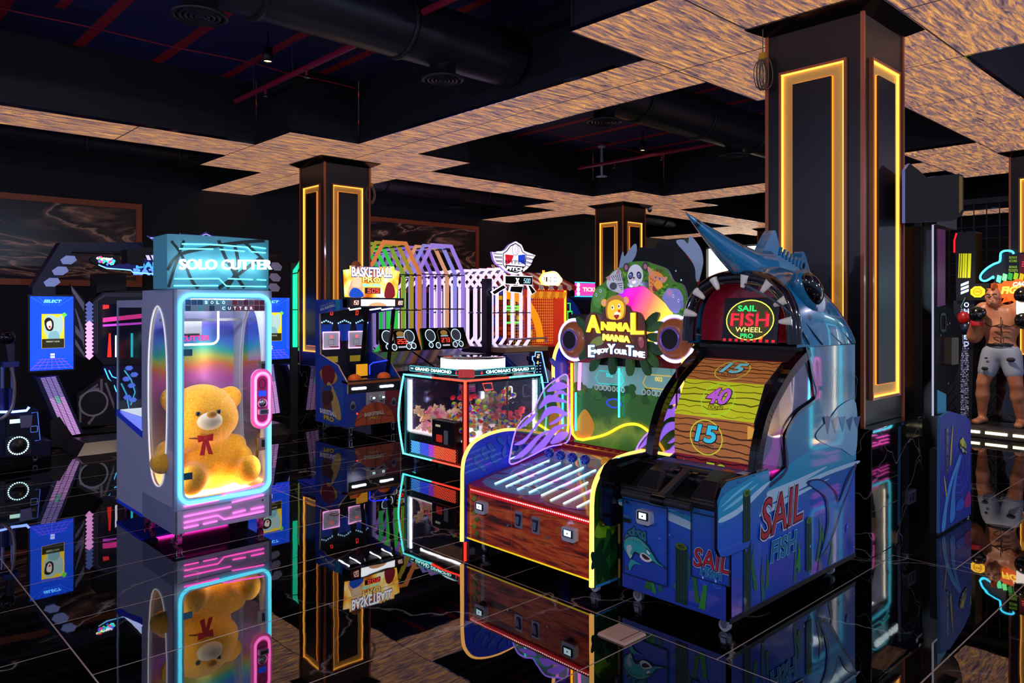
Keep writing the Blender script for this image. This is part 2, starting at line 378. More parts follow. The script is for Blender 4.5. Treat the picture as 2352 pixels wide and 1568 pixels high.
h.build('trim_2', kind='structure', label='black bulkhead boards above the wood soffit')
t_.build('trim_3', kind='structure', label='mirror edge strip around the wood soffit')

# --- columns
cop = mt('b0603e', .35, .3, 0, .3); colm = mt('0e0d15', .35); gold = mt('ecc264', .45, .1); led = em('ffbe4a', 1.75)
mb, nt, N, LK, B = nodemat('black_marble_cladding'); tc = N.new('ShaderNodeTexCoord')
nq = N.new('ShaderNodeTexNoise'); nq.inputs['Scale'].default_value = 3; LK.new(tc.outputs['Object'], nq.inputs[0]); vq = N.new('ShaderNodeVectorMath'); vq.operation = 'MULTIPLY_ADD'; LK.new(nq.outputs['Color'], vq.inputs[0]); vq.inputs[1].default_value = (.6, .6, .6); LK.new(tc.outputs['Object'], vq.inputs[2])
vv = N.new('ShaderNodeTexVoronoi'); vv.feature = 'DISTANCE_TO_EDGE'; vv.inputs['Scale'].default_value = 1.8; LK.new(vq.outputs[0], vv.inputs['Vector']); rq = ramp(N, [(0, '8a8078'), (.008, '1a1818'), (.02, '040406')]); LK.new(vv.outputs[0], rq.inputs[0]); LK.new(rq.outputs[0], B.inputs['Base Color']); B.inputs['Roughness'].default_value = .03; B.inputs['IOR'].default_value = 2.2
def column(cx, cy, label, label2):
    c = thing('column', (cx, cy, 0), label, 'column')
    x0, x1, y0, y1 = cx - .345, cx + .345, cy - .335, cy + .335; zb = .82
    g = G().box(x0, x1, y0, y1, zb, ZS - .05, colm); g.build('shaft', c, bevel=.006)
    G().hexa([(cx - .46, cy - .45, ZS - .012), (cx + .46, cy - .45, ZS - .012), (cx + .46, cy + .45, ZS - .012), (cx - .46, cy + .45, ZS - .012)][::-1], [(cx - .46, cy - .45, ZS - .001), (cx + .46, cy - .45, ZS - .001), (cx + .46, cy + .45, ZS - .001), (cx - .46, cy + .45, ZS - .001)][::-1], BLKG).hexa([(x0, y0, ZS - .07), (x1, y0, ZS - .07), (x1, y1, ZS - .07), (x0, y1, ZS - .07)], [(cx - .455, cy - .445, ZS - .014), (cx + .455, cy - .445, ZS - .014), (cx + .455, cy + .445, ZS - .014), (cx - .455, cy + .445, ZS - .014)], BLKG).build('capital', c)
    g = G()
    for a, b in ((x0, y0), (x1, y0), (x0, y1), (x1, y1)): g.box(a - .012, a + .012, b - .012, b + .012, zb, ZS - .06, cop)
    g.build('corner_trim', c)
    for pl, a0, a1 in ((FX(x0), -y1, -y0), (FY(y0), x0, x1), (Pl((x1, 0, 0), (0, 1, 0), (0, 0, 1)), y0, y1), (Pl((0, y1, 0), (-1, 0, 0), (0, 0, 1)), -x1, -x0)):
        m = .115; A0, A1, B0, B1 = a0 + m, a1 - m, 1.0, 3.24; w = .085
        g = G()          # recessed gold frame around a raised dark panel, copper lips
        for (p, q, r, t) in ((A0, A0 + w, B0, B1), (A1 - w, A1, B0, B1), (A0 + w, A1 - w, B0, B0 + w), (A0 + w, A1 - w, B1 - w, B1)):
            g.prism(pl, [(p, r), (q, r), (q, t), (p, t)], 0, .003, gold)
        for (p, q, r, t, mm_, d) in ((A0 - .016, A0, B0 - .016, B1 + .016, cop, .026), (A1, A1 + .016, B0 - .016, B1 + .016, cop, .026), (A0, A1, B0 - .016, B0, cop, .026), (A0, A1, B1, B1 + .016, cop, .026)):
            g.prism(pl, [(p, r), (q, r), (q, t), (p, t)], 0, d, mm_)
        f_ = g.build('recess_frame', c)
        G().prism(pl, [(A0 + w, B0 + w), (A1 - w, B0 + w), (A1 - w, B1 - w), (A0 + w, B1 - w)], 0, .024, colm).build('centre_panel', c)
        g = G()
        for (p, q, r, t) in ((A0 + .001, A0 + .009, B0, B1), (A1 - .009, A1 - .001, B0, B1), (A0, A1, B1 - .009, B1 - .001), (A0, A1, B0 + .001, B0 + .009)):
            g.prism(pl, [(p, r), (q, r), (q, t), (p, t)], .0035, .020, led)
        for (p, q, r, t) in ((A0 + w - .006, A0 + w - .001, B0 + w, B1 - w), (A1 - w + .001, A1 - w + .006, B0 + w, B1 - w), (A0 + w, A1 - w, B1 - w + .001, B1 - w + .005), (A0 + w, A1 - w, B0 + w - .005, B0 + w - .001)):
            g.prism(pl, [(p, r), (q, r), (q, t), (p, t)], .0035, .010, em('ff9018', 1.5))
        g.build('led_strip', c)
    P_ = thing('column_plinth', (cx + .055, cy + .055, 0), label2, 'plinth')
    px0, px1, py0, py1 = cx - .43 , cx + .5, cy - .43, cy + .48
    G().box(px0 + .01, px1 - .01, py0 + .01, py1 - .01, 0, zb - .025, mb).build('cladding', P_, bevel=.004)
    G().box(px0, px1, py0, py1, zb - .025, zb, mb).build('top_slab', P_, bevel=.003)
    return P_, (px0, px1, py0, py1)
pl1, pb = column(5.40, 2.36, 'large dark column with glowing amber frames, nearest, behind the fish machine', 'black marble plinth with socket, right of the fish machine')
column(5.40, 9.34, 'dark column with glowing amber frames behind the basketball machine', 'black marble plinth mostly hidden behind the basketball machine')
column(11.705, 9.34, 'slim dark amber-framed column farther back behind the animal game', 'black marble plinth hidden behind the animal game')
column(11.705, 2.36, 'dark column with copper corner at the right edge above the fighter statue', 'black marble plinth at the right edge by the fighter statue')
column(18.0, 9.34, 'small farthest column lit amber, just left of the big column', 'far black marble plinth behind the fish machine')
g = G(); q = oy(2092, 1140, pb[2]); pl = FY(pb[2] + .01); g.prism(pl, rr(q.x - .075, q.z - .045, q.x + .075, q.z + .045, .008), 0, .02, mt('3a3c46', .3))
for dx in (-.03, .03): g.prism(pl, rr(q.x + dx - .02, q.z - .028, q.x + dx + .02, q.z + .028, .004), .02, .026, mt('20222a', .3))
g.build('power_socket', pl1)

# --- framed marble paintings on the back wall
pm, nt, N, LK, B = nodemat('dark_flowing_marble_print'); tc = N.new('ShaderNodeTexCoord')
mp = N.new('ShaderNodeMapping'); mp.inputs['Rotation'].default_value = (0, radians(28), 0); mp.inputs['Scale'].default_value = (.5, 1, 2.2); LK.new(tc.outputs['Object'], mp.inputs[0])
nz = N.new('ShaderNodeTexNoise'); nz.inputs['Scale'].default_value = .7; nz.inputs['Detail'].default_value = 7; nz.inputs['Distortion'].default_value = 2.2; LK.new(mp.outputs[0], nz.inputs[0])
wv = ramp(N, [(.30, '101018'), (.42, '1c1a24'), (.47, '6a5048'), (.49, 'e0a888'), (.505, '40302e'), (.55, '1a1822'), (.59, '8a6454'), (.605, 'd89a78'), (.63, '221c22'), (.8, '0c0c12')]); LK.new(nz.outputs[0], wv.inputs[0])
LK.new(wv.outputs[0], B.inputs['Base Color']); B.inputs['Roughness'].default_value = .25
def painting(x0, x1, z0, z1, label):
    p = thing('framed_painting', ((x0 + x1) / 2, 12.97, z0), label, 'painting')
    G().box(x0, x1, 12.965, 12.995, z0, z1, pm).build('canvas', p)
    g = G(); w = .09
    for a, b, c, d in ((x0 - w, x1 + w, z1, z1 + w), (x0 - w, x1 + w, z0 - w, z0), (x0 - w, x0, z0, z1), (x1, x1 + w, z0, z1)): g.box(a, b, 12.94, 12.99, c, d, mt('a8502e', .4, .1))
    g.build('frame', p)
painting(1.2, 3.9, 2.02, 3.17, 'wide copper-framed dark flowing marble painting, at the left above the dance machine')
painting(8.2, 11.06, 2.0, 3.34, 'copper-framed dark marble painting behind the coloured light tubes')

# --- ducts, diffusers, pipes
dk = mt('2c2c3a', .4, .4); dk2 = mt('101018', .5)
def duct(x0, x1, y, z, r, label):
    d = thing('air_duct', ((x0 + x1) / 2, y, z), label, 'duct')
    G().cyl((x0, y, z), (x1, y, z), r, dk, 32).build('duct_tube', d)
    x = x0 + .9
    while x < x1:
        G().lathe([(r, -.02), (r + .018, -.02), (r + .018, .02), (r, .02)], (x, y, z), dk2, 32, (1, 0, 0)).tube([(x, y, z + r), (x, y, ZC - .003)], .006, STEEL).build('collar', d)
        x += 1.25
    return d
duct(-3.5, 4.9, 5.25, 3.96, .26, 'round black air duct running through the near ceiling coffer')
duct(5.95, 11.2, 5.25, 3.96, .26, 'round black air duct in the middle ceiling coffer behind the wood beam')
duct(12.2, 17.5, 5.25, 3.96, .26, 'round black air duct in the far right ceiling coffer')
duct(-3, 19, 11.9, 3.96, .2, 'long thin black air duct near the back wall')
def diffuser(x, y, label, zb=3.6):
    d = thing('ceiling_diffuser', (x, y, zb), label, 'air diffuser', )
    G().lathe([(.115, .13), (.115, .02), (.18, .015), (.19, 0), (.17, -.012), (.16, .0)], (x, y, zb), dk2, 28).build('housing', d)
    g = G()
    for r in (.14, .105, .07, .035): g.lathe([(r, .008), (r - .006, -.012), (r - .022, -.004), (r - .022, .008)], (x, y, zb), dk, 28)
    g.lathe([(.16, .012), (0.001, .012)], (x, y, zb), BLK, 28)
    g.build('rings', d)
diffuser(1.99, 5.25, 'round black ceiling diffuser nearest, at the top edge left'); diffuser(4.1, 5.25, 'round black diffuser under the near duct, above the baseball sign')
diffuser(6.3, 5.25, 'round black diffuser at the start of the middle duct'); diffuser(8.95, 5.25, 'round black diffuser under the middle duct beside the big column')
diffuser(4.2, 11.0, 'dim round black diffuser above the wall painting left', 3.75); diffuser(9.6, 11.9, 'dim round black diffuser near the back wall', 3.61)
pk = mt('a01838', .35)
def pipe(x, y0, y1, z, r, label, m=pk):
    d = thing('sprinkler_pipe', (x, (y0 + y1) / 2, z), label, 'pipe')
    G().cyl((x, y0, z), (x, y1, z), r, m, 12).build('pipe_run', d)
    for y in (y0 + (y1 - y0) * .45, y0 + (y1 - y0) * .75):
        G().cyl((x, y, z - r), (x, y, z - r - .04), .014, m, 10).lathe([(.012, 0), (.012, -.03), (.03, -.032), (.03, -.036), (0.001, -.038)], (x, y, z - r - .04), CHR, 12).build('sprinkler_head', d)
        G().tube([(x, y + .3, z + r), (x, y + .3, ZC)], .005, STEEL, 6).build('hanger', d)
pipe(3.68, 5.53, 8.6, 4.0, .03, 'crimson sprinkler pipe ending beside the bulkhead of the near coffer'); pipe(3.68, 1.5, 4.96, 4.0, .03, 'red sprinkler pipe at the top edge in front of the near duct'); pipe(.95, 5.53, 7.6, 4.0, .035, 'pink-lit sprinkler pipe at the top left corner')
pipe(9.75, 5.53, 8.7, 4.0, .03, 'crimson sprinkler pipe in the middle coffer behind the white pole'); pipe(11.3, 4.2, 7.2, 4.1, .03, 'dim red sprinkler pipe farther right in the middle coffer')
pts = [(x / 2 - .5, 8.75 - (0.02 if x < 8 else .15) - x * .02, 4.22 - .05 * sin(x * 1.1)) for x in range(0, 11)]
pts = spl([oz(a, b, 4.2) for a, b in ((0, 18), (60, 32), (205, 62), (400, 108), (560, 140), (670, 170), (740, 184), (818, 203))], 4)
G().tube(pts, .008, mt('b02040', .5), 6).build('red_cable', label='thin red cable strung across the near ceiling coffer', cat='cable')
G().tube(spl([oz(a, b, 4.2) for a, b in ((1222, 293), (1300, 315), (1400, 335), (1460, 348), (1525, 362))], 4), .008, mt('b02040', .5), 6).build('red_cable', label='thin red cable in the middle ceiling coffer', cat='cable')
def spot(px, py, z, label):
    p = oz(px, py, z); d = thing('ceiling_spotlight', (p.x, p.y, z), label, 'spotlight')
    G().lathe([(.001, .14), (.045, .14), (.05, 0), (.042, 0), (.038, .03)], p, BLK, 20).tube([p + V((0, 0, .14)), V((p.x, p.y, ZC))], .012, BLK).build('can', d)
    G().lathe([(.001, .012), (.04, .012)], p, em('ffd27a', 12), 20).build('bulb', d)
    l = lamp('spot_beam', 'SPOT', (p.x, p.y, z - .02), 190, (1, .8, .5), .04, None, ang=95)
spot(615, 142, 4.05, 'small lit warm spotlight in the near coffer'); spot(1476, 346, 4.05, 'small lit warm spotlight in the middle coffer')
# white pole with round foot plate, hanging from the slab
p = V((9.75, 8.2, 0)); d = thing('ceiling_mount_pole', (p.x, p.y, 3.75), 'white hanging pole with round plate in the middle coffer', 'ceiling mount')
wp = mt('c8ccd8', .4); z1 = oy(1382, 335, p.y).z; z0 = oy(1382, 406, p.y).z; q = oy(1382, 406, p.y)
G().cyl((q.x, q.y, z0), (q.x, q.y, z1), .02, wp, 12).lathe([(.03, .25), (.03, .3), (.02, .3)], (q.x, q.y, z0), wp).build('pole', d)
G().lathe([(.001, .03), (.06, .02), (.1, 0), (.001, -.01)], (q.x, q.y, z0), wp).build('round_plate', d); G().lathe([(.001, .0), (.07, .0), (.06, -.03), (.001, -.03)], (q.x, q.y, z1), wp).cyl((q.x, q.y, z1), (q.x, q.y, ZC), .012, wp).build('top_bracket', d)
def domecam(p, label):
    d = thing('dome_camera', p, label, 'security camera'); p = V(p)
    G().lathe([(.001, 0), (.05, 0), (.05, -.05), (.045, -.055)], p, wp).build('housing', d); G().ball(p + V((0, 0, -.06)), .042, mt('2a3050', .1)).build('lens_dome', d)
domecam((12.2, 9.0, 3.58), 'white dome camera beside the farther slim column'); domecam((11.4, 2.3 - .25 + .45, 3.59), 'white dome camera at the right edge column top')
q = V((19.4, 12.93, 3.62)); d = thing('emergency_light', (q.x, 12.93, q.z), 'small white emergency light on the far wall above the window', 'emergency light')
G().box(q.x - .2, q.x + .2, 12.93, 13, q.z - .08, q.z + .06, mt('8a8c90', .5)).build('housing', d); g = G()
for s in (-.1, .1): g.ball((q.x + s, 12.92, q.z + .11), .06, mt('a0a2a8', .3))
g.build('lamp_heads', d)
# coiled cables by the columns
def coil(p, r, n, label, m, top):
    p = V(p); d = thing('cable_coil', p, label, 'cable'); g = G()
    for i in range(n):
        R = r * random.uniform(.75, 1.05); a = random.uniform(-.15, .15)
        g.tube([p + V((cos(a) * R * .62 * sin(t), sin(a) * R * .62 * sin(t) - .01 * i + .03, R * cos(t) - r + random.uniform(-.003, .003))) for t in [2 * pi * j / 20 for j in range(20)]], .0035, m, 6, closed=True)
    g.build('loops', d); G().tube([p + V((0, 0, 0)), V((p.x, p.y, top))], .0035, m, 6).build('drop_wire', d); G().box(p.x - .02, p.x + .02, p.y - .02, p.y + .02, p.z - .02, p.z + .03, mt('c8901e', .6)).build('tie', d)
coil(ox(1752, 132, 4.97), .12, 7, 'grey coiled cable hanging beside the big column', mt('6a5c50', .6), ZS - .02)
coil(oy(852, 425, 9.0), .13, 4, 'pale coiled cable hanging beside the second column', mt('9a8a78', .6), ZS - .02)
# floor box
q = oz(1428, 1458, 0); G().hexa([(q.x - .085, q.y - .085, .0), (q.x + .085, q.y - .085, .0), (q.x + .085, q.y + .085, .0), (q.x - .085, q.y + .085, .0)], [(q.x - .08, q.y - .08, .012), (q.x + .08, q.y - .08, .012), (q.x + .08, q.y + .08, .012), (q.x - .08, q.y + .08, .012)], mt('c09a80', .45)).poly(FZ(.0125), [(q.x - .08, q.y - .055), (q.x + .08, q.y - .055), (q.x + .08, q.y - .05), (q.x - .08, q.y - .05)], mt('6a5040', .5)).build('floor_socket_box', label='small beige square floor socket cover in front of the game cabinets', cat='floor socket')
# ================================================================ helpers for artwork
def tpx(g, pl, s, lb, rb, lt, m, k=1, slopeauto=True, **kw):
    (a0, b0), (a1, b1), (_, b2) = pl.px([lb, rb, lt])
    return g.text(pl, s, a0, b0, a1, b2, m, k, slope=(b1 - b0) if slopeauto else 0, **kw)
def digits(g, pl, s, a0, b0, a1, b1, m, k=3, lean=.12):
    """seven-segment digits"""
    seg = {'0': 'abcdef', '1': 'bc', '2': 'abged', '3': 'abgcd', '4': 'fgbc', '5': 'afgcd', '6': 'afgedc', '7': 'abc', '8': 'abcdefg', '9': 'abcfgd'}
    n = len(s); w = (a1 - a0) / n; h = b1 - b0; t = w * .15
    for i, ch in enumerate(s):
        x0 = a0 + i * w + w * .14; x1 = a0 + (i + 1) * w - w * .1; y0, y1 = b0, b1; ym = (b0 + b1) / 2
        for c in seg.get(ch, ''):
            q = {'a': (x0, y1 - t, x1, y1), 'g': (x0, ym - t / 2, x1, ym + t / 2), 'd': (x0, y0, x1, y0 + t), 'f': (x0, ym, x0 + t, y1), 'b': (x1 - t, ym, x1, y1), 'e': (x0, y0, x0 + t, ym), 'c': (x1 - t, y0, x1, ym)}[c]
            sh = lambda y: (y - y0) * lean
            g.poly(pl, [(q[0] + sh(q[1]), q[1]), (q[2] + sh(q[1]), q[1]), (q[2] + sh(q[3]), q[3]), (q[0] + sh(q[3]), q[3])], m, k)
def blob(g, pl, pts, m, k=1, n=5): return g.poly(pl, [tuple(p) for p in spl(pts, n, True)], m, k)
def card_reader(pl, a, b, parent, w=.09, h=.075, name='card_reader'):
    c = thing('x', (0, 0, 0), None, None); bpy.data.objects.remove(c)
    g = G(); g.prism(pl, rr(a - w / 2, b - h / 2, a + w / 2, b + h / 2, .015), 0, .035, mt('b8bcc8', .3, 0, 0, .3)); o = g.build('card_reader', parent, bevel=.005, label='grey plastic card reader with lit screen')
    q = Pl(pl.at(a, b + .008, .0355), pl.u, pl.v)
    G().prism(q, rr(-w * .38, -h * .28, w * .38, h * .3, .004), 0, .004, BLKG).poly(q, [(-w * .26, -h * .2), (w * .26, -h * .2), (w * .26, h * .22), (-w * .26, h * .22)], em('d4f4ff', 1.6), 7).ell(q, 0, 0, .005, .005, mt('203038'), 9).build('screen', o)
    G().prism(pl, [(a - .012, b - h / 2 - .015), (a + .012, b - h / 2 - .015), (a + .016, b - h / 2), (a - .016, b - h / 2)], 0, .012, BLK).build('card_slot', o)
    return o
# ================================================================ SAIL FISH WHEEL GAME
X0, YR, YL, XB = 3.25, 1.93, 2.61, 4.70
sf = thing('fish_wheel_game', ((X0 + XB) / 2, (YR + YL) / 2, 0), 'blue sailfish-shaped ticket wheel cabinet with horned fish head over the wheel window', 'arcade machine')
um, nt, N, LK, B = nodemat('underwater_print'); tc = N.new('ShaderNodeTexCoord'); sp = N.new('ShaderNodeSeparateXYZ'); LK.new(tc.outputs['Object'], sp.inputs[0])
nn = N.new('ShaderNodeTexNoise'); nn.inputs['Scale'].default_value = 3.5; LK.new(tc.outputs['Object'], nn.inputs[0])
ad = N.new('ShaderNodeMath'); ad.operation = 'MULTIPLY_ADD'; LK.new(nn.outputs[0], ad.inputs[0]); ad.inputs[1].default_value = .25; LK.new(sp.outputs['Z'], ad.inputs[2])
ru = ramp(N, [(.10, '062a9a'), (.35, '0a3fb8'), (.60, '0c5cd0'), (.80, '0f74b4'), (1.0, '1484a8')]); LK.new(ad.outputs[0], ru.inputs[0]); LK.new(ru.outputs[0], B.inputs['Base Color'])
B.inputs['Roughness'].default_value = .35; B.inputs['Coat Weight'].default_value = 1; B.inputs['Coat IOR'].default_value = 1.8; B.inputs['Coat Roughness'].default_value = .05; B.inputs['Roughness'].default_value = .5
fishm, nt, N, LK, B = nodemat('blue_fish_lacquer'); tc = N.new('ShaderNodeTexCoord'); vo = N.new('ShaderNodeTexVoronoi'); vo.inputs['Scale'].default_value = 9; LK.new(tc.outputs['Object'], vo.inputs[0])
rf = ramp(N, [(.14, '082634'), (.24, '1c7aa8')]); LK.new(vo.outputs[0], rf.inputs[0]); LK.new(rf.outputs[0], B.inputs['Base Color']); B.inputs['Roughness'].default_value = .22; B.inputs['Coat Weight'].default_value = 1; B.inputs['Coat Roughness'].default_value = .04
PR, PF = FY(YR), FX(X0)
side = [(1683, 1430), (1683, 1118), (1742, 1090), (1765, 1112), (1806, 1072), (1803, 1000), (1830, 950), (1872, 915), (1864, 860), (1856, 797), (1968, 790), (1968, 1275)]
sp2 = PR.px(side); sp2[-2] = (XB, sp2[-2][1]); sp2[-1] = (XB, .085); sp2[0] = (X0, .085); sp2[1] = (X0, sp2[1][1])
def sea(g, pl, x0, x1, z0, n, seed):
    random.seed(seed)
    for i in range(n):
        a = random.uniform(x0, x1); h = random.uniform(.1, .26); w = random.uniform(.012, .022); s = random.uniform(-.04, .04); b = z0 + random.uniform(0, .1)
        g.poly(pl, [(a - w, b), (a + w, b), (a + s + w * .8, b + h * .6), (a + s * .4, b + h), (a + s - w * .6, b + h * .55)], pr(random.choice(('1c6e2a', '2a8a34', '146060'))), 3)
    for i in range(n // 2 + 1):
        a = random.uniform(x0, x1); b = z0 + random.uniform(.15, .4); r = random.uniform(.012, .03)
        g.ell(pl, a, b, r, r, pr('3a78e0'), 4).ell(pl, a, b, r * .85, r * .85, pr('1450c4'), 5).ell(pl, a - r * .3, b + r * .4, r * .2, r * .3, pr('a8d0ff'), 6)
def piling(g, pl, a, w, z0, z1, k=4):
    g.poly(pl, [(a - w, z0), (a + w, z0), (a + w, z1), (a - w, z1)], pr('0e3c30'), k)
    for i in range(4): g.poly(pl, [(a - w + w * .5 * i + .004, z0), (a - w + w * .5 * i + .009, z0), (a - w + w * .5 * i + .009, z1), (a - w + w * .5 * i + .004, z1)], pr('06241e'), k + 1)
    g.ell(pl, a, z1, w, w * .5, pr('5a7a1e'), k + 2).ell(pl, a, z1, w * .6, w * .28, pr('2a4a14'), k + 3)
def logo_sail(g, pl, q1, q2, k=8):
    """q1: SAIL lb, rb, lt pixels; q2: FISH"""
    for s, q, c in (('SAIL', q1, 'c02838'), ('FISH', q2, '1c7ab4')):
        tpx(g, pl, s, *q, pr('d8dcf0' if s == 'SAIL' else '7adcf0'), k, bold=.055, shear=.15, ref=0)
        tpx(g, pl, s, *q, pr('3a0c14' if s == 'SAIL' else '0a3060'), k + 1, bold=.03, shear=.15, ref=0)
        tpx(g, pl, s, *q, pr(c), k + 2, bold=.0, shear=.15, ref=0)
g = G(); g.prism(PR, sp2, -.018, 0, um, BLKG)
wv_ = lambda pts, m, k: blob(g, PR, PR.px(pts), pr(m), k)
g.poly(PR, PR.px([(1690, 1170), (1760, 1155), (1850, 1110), (1966, 1055), (1966, 1010), (1890, 1010), (1810, 1068), (1765, 1110), (1740, 1092), (1690, 1120)]), pr('1c9cc4'), 1)
for q in ([(1700, 1165), (1790, 1130), (1890, 1085), (1966, 1058), (1966, 1066), (1890, 1095), (1800, 1142), (1700, 1182)], [(1705, 1200), (1770, 1160), (1840, 1125), (1905, 1098), (1840, 1134), (1775, 1172)], [(1760, 1130), (1830, 1100), (1900, 1070), (1840, 1108), (1780, 1140)]): wv_(q, 'b8dcec', 4)
sea(g, PR, X0 + .05, XB - .1, .1, 12, 3); piling(g, PR, PR.px([(1715, 1200)])[0][0], .035, .1, .5); piling(g, PR, PR.px([(1856, 1250)])[0][0], .035, .14, .42)
logo_sail(g, PR, ((1745, 1240), (1840, 1190), (1748, 1150)), ((1768, 1290), (1826, 1260), (1768, 1245)))
# big fish drawing towards the back
for q, c, k in (([(1850, 1108), (1885, 1100), (1918, 1128), (1925, 1150), (1942, 1100), (1966, 1062), (1950, 1120), (1935, 1160), (1908, 1240), (1880, 1282), (1890, 1240), (1898, 1190), (1890, 1140)], '0c2060', 4), ([(1856, 1110), (1884, 1104), (1912, 1130), (1922, 1156), (1942, 1112), (1962, 1072), (1946, 1122), (1930, 1160), (1904, 1236), (1884, 1272), (1894, 1236), (1902, 1190), (1894, 1140)], '2e7ac8', 5)): wv_(q, c, k)
wv_([(1872, 1000), (1905, 960), (1930, 930), (1964, 925), (1964, 1040), (1930, 1030), (1900, 1022)], '7ab4d0', 3)
for i in range(5): a = 1890 + i * 17; g.poly(PR, PR.px([(a, 958 + (i % 2) * 6), (a + 16, 955), (a + 9, 998 - i * 3)]), pr('1a4a8a'), 5)
for i in range(9): a = 1878 + i * 10; g.line(PR, PR.px([(a, 825 + i * 4), (a + 8, 870), (a + 4, 915)]), .004, pr('103c60'), 6)
SP_ = g; g.build('side_panel', sf)
g = G(); g.prism(Pl((0, YL, 0), (1, 0, 0), (0, 0, 1)), sp2, -.0, .018, BLKG); g.build('side_panel', sf, label='black left side panel')
g = G(); g.prism(PR, [(X0, .075), (XB, .075), (XB, .1), (X0, .1)], 0, .004, BLK)
g.build('base_strip', sf)
g = G(); 
for a, b in sp2[:3] + sp2[-2:]: pass
for a, b in PR.px([(1697, 1392), (1697, 1330), (1743, 1300), (1790, 1335), (1845, 1310), (1930, 1265), (1697, 1240), (1960, 1255), (1755, 1378), (1860, 1318), (1768, 1085), (1740, 1140)]): g.ell(PR, a, b, .005, .005, CHR, 8)
g.build('bolts', sf)
# front body, front panel
zt = .60
g = G(); g.box(X0 + .02, XB, YR + .018, YL, .09, .60, BLK); g.box(4.05, XB, YR + .02, YL, .60, 1.38, BLK); g.build('cabinet_body', sf)
A0, A1 = -YL + .03, -YR
g = G(); g.prism(PF, [(A0, .085), (A1, .085), (A1, zt), (A0, zt)], -.02, 0, um, BLK)
for q, c in (([(1430, 1145), (1520, 1165), (1625, 1200), (1625, 1225), (1540, 1190), (1432, 1160)], '1c9cc4'), ([(1430, 1152), (1520, 1170), (1600, 1205), (1627, 1220), (1627, 1232), (1560, 1205), (1500, 1180), (1430, 1162)], 'b8dcec'), ([(1432, 1148), (1500, 1158), (1560, 1175), (1500, 1163)], '7ad0e4')): blob(g, PF, PF.px(q), pr(c), 3)
sea(g, PF, A0 + .05, A1 - .05, .1, 9, 5); piling(g, PF, PF.px([(1566, 1320)])[0][0], .035, .1, .39)
g.build('front_panel', sf)
for (q, nm) in ((((1433, 1145), (1535, 1165), (1535, 1345), (1433, 1315)), 'd'), (((1590, 1175), (1678, 1195), (1678, 1350), (1590, 1318)), 'e')):
    p = PF.px(q); p = [(p[0][0], p[3][1]), (p[1][0], p[2][1]), (p[1][0], p[1][1]), (p[0][0], p[0][1])]
    z0 = (p[0][1] + p[1][1]) / 2; z1 = min(zt - .003, (p[2][1] + p[3][1]) / 2)
    g = G(); a0, a1 = p[0][0], p[1][0]; g.prism(PF, [(a0, z0), (a1, z0), (a1, z1), (a0, z1)], 0.001, .004, um, BLK)
    Q = Pl((X0 - .004, 0, 0), PF.u, PF.v)
    for s in (((a0, z0), (a1, z0), (a1, z1), (a0, z1)),): g.line(Q, s, .007, BLK, 9, True)
    if nm == 'd':
        B_ = lambda pts, c, k: blob(g, Q, Q.px(pts), pr(c), k)
        z_ = lambda q: [(1320 + x / 3.5625, 1000 + y / 3.5625) for x, y in q]
        B_(z_([(408, 850), (418, 800), (440, 770), (470, 755), (492, 732), (500, 765), (535, 765), (560, 785), (588, 775), (590, 830), (592, 885), (540, 850), (470, 830)]), '0a2a3a', 5, ); B_(z_([(414, 848), (426, 800), (446, 778), (474, 764), (490, 745), (500, 775), (535, 775), (560, 793), (582, 785), (584, 870), (540, 842), (470, 822)]), '1c7a90', 6)
        for x, y in ((440, 800), (470, 790), (505, 795), (540, 800), (570, 815), (455, 820), (520, 820)): a, b = Q.px(z_([(x, y)]))[0]; g.ell(Q, a, b, .006, .009, pr('0c2c40'), 7, 10)
        B_(z_([(404, 900), (412, 850), (440, 822), (500, 818), (560, 850), (610, 900), (650, 965), (690, 1030), (762, 1092), (690, 1060), (650, 1035), (610, 1035), (570, 1020), (540, 990), (500, 960), (480, 985), (470, 1020), (440, 980), (415, 940)]), '082838', 8)
        B_(z_([(410, 900), (418, 856), (444, 830), (500, 826), (556, 858), (602, 905), (640, 965), (680, 1030), (735, 1075), (680, 1048), (640, 1020), (600, 1015), (565, 1005), (545, 975), (500, 945), (476, 975), (462, 1005), (436, 965), (418, 935)]), '2ab0b0', 9)
        B_(z_([(430, 905), (460, 890), (475, 920), (460, 960), (478, 975), (462, 1000), (440, 960)]), 'b8d0d0', 10); B_(z_([(455, 1105), (447, 1055), (470, 1010), (510, 1030), (560, 1056), (505, 1048), (478, 1066)]), '2aa0a8', 8)
        B_(z_([(540, 985), (560, 955), (600, 975), (640, 1015), (610, 1032), (570, 1020)]), 'f0f4f4', 11); B_(z_([(556, 975), (570, 965), (604, 988), (622, 1010), (585, 1008)]), '30080c', 12); B_(z_([(598, 930), (626, 965), (612, 968), (598, 950)]), 'ffffff', 11); g.line(Q, Q.px(z_([(590, 920), (630, 950)])), .004, pr('082838'), 12)
        for k in range(6): g.line(Q, Q.px(z_([(440 + 22 * k, 832 + 6 * k * (k > 2)), (446 + 22 * k, 862 + 6 * k * (k > 2))])), .002, pr('0c4a58'), 12)
        g.line(Q, Q.px(z_([(410, 860), (470, 835), (540, 858), (600, 915)])), .002, pr('d0b060'), 12)
        for s in ((1441, 1152), (1441, 1303)): a, b = Q.px([s])[0]; g.ell(Q, a, b, .009, .009, CHR, 10).ell(Q, a, b, .004, .004, BLK, 11)
    else: logo_sail(g, Q, ((1595, 1298), (1676, 1318), (1595, 1256)), ((1610, 1318), (1660, 1333), (1610, 1298)))
    if nm == 'd': a, b = Q.px([(1440, 1192)])[0]; g.text(Q, 'TICKETS', a - .02, b + .012, a + .03, b + .022, pr('8ac43a'), 8); g.poly(Q, [(a - .02, b - .015), (a + .03, b - .015), (a + .03, b + .006), (a - .02, b + .006)], BLK, 8)
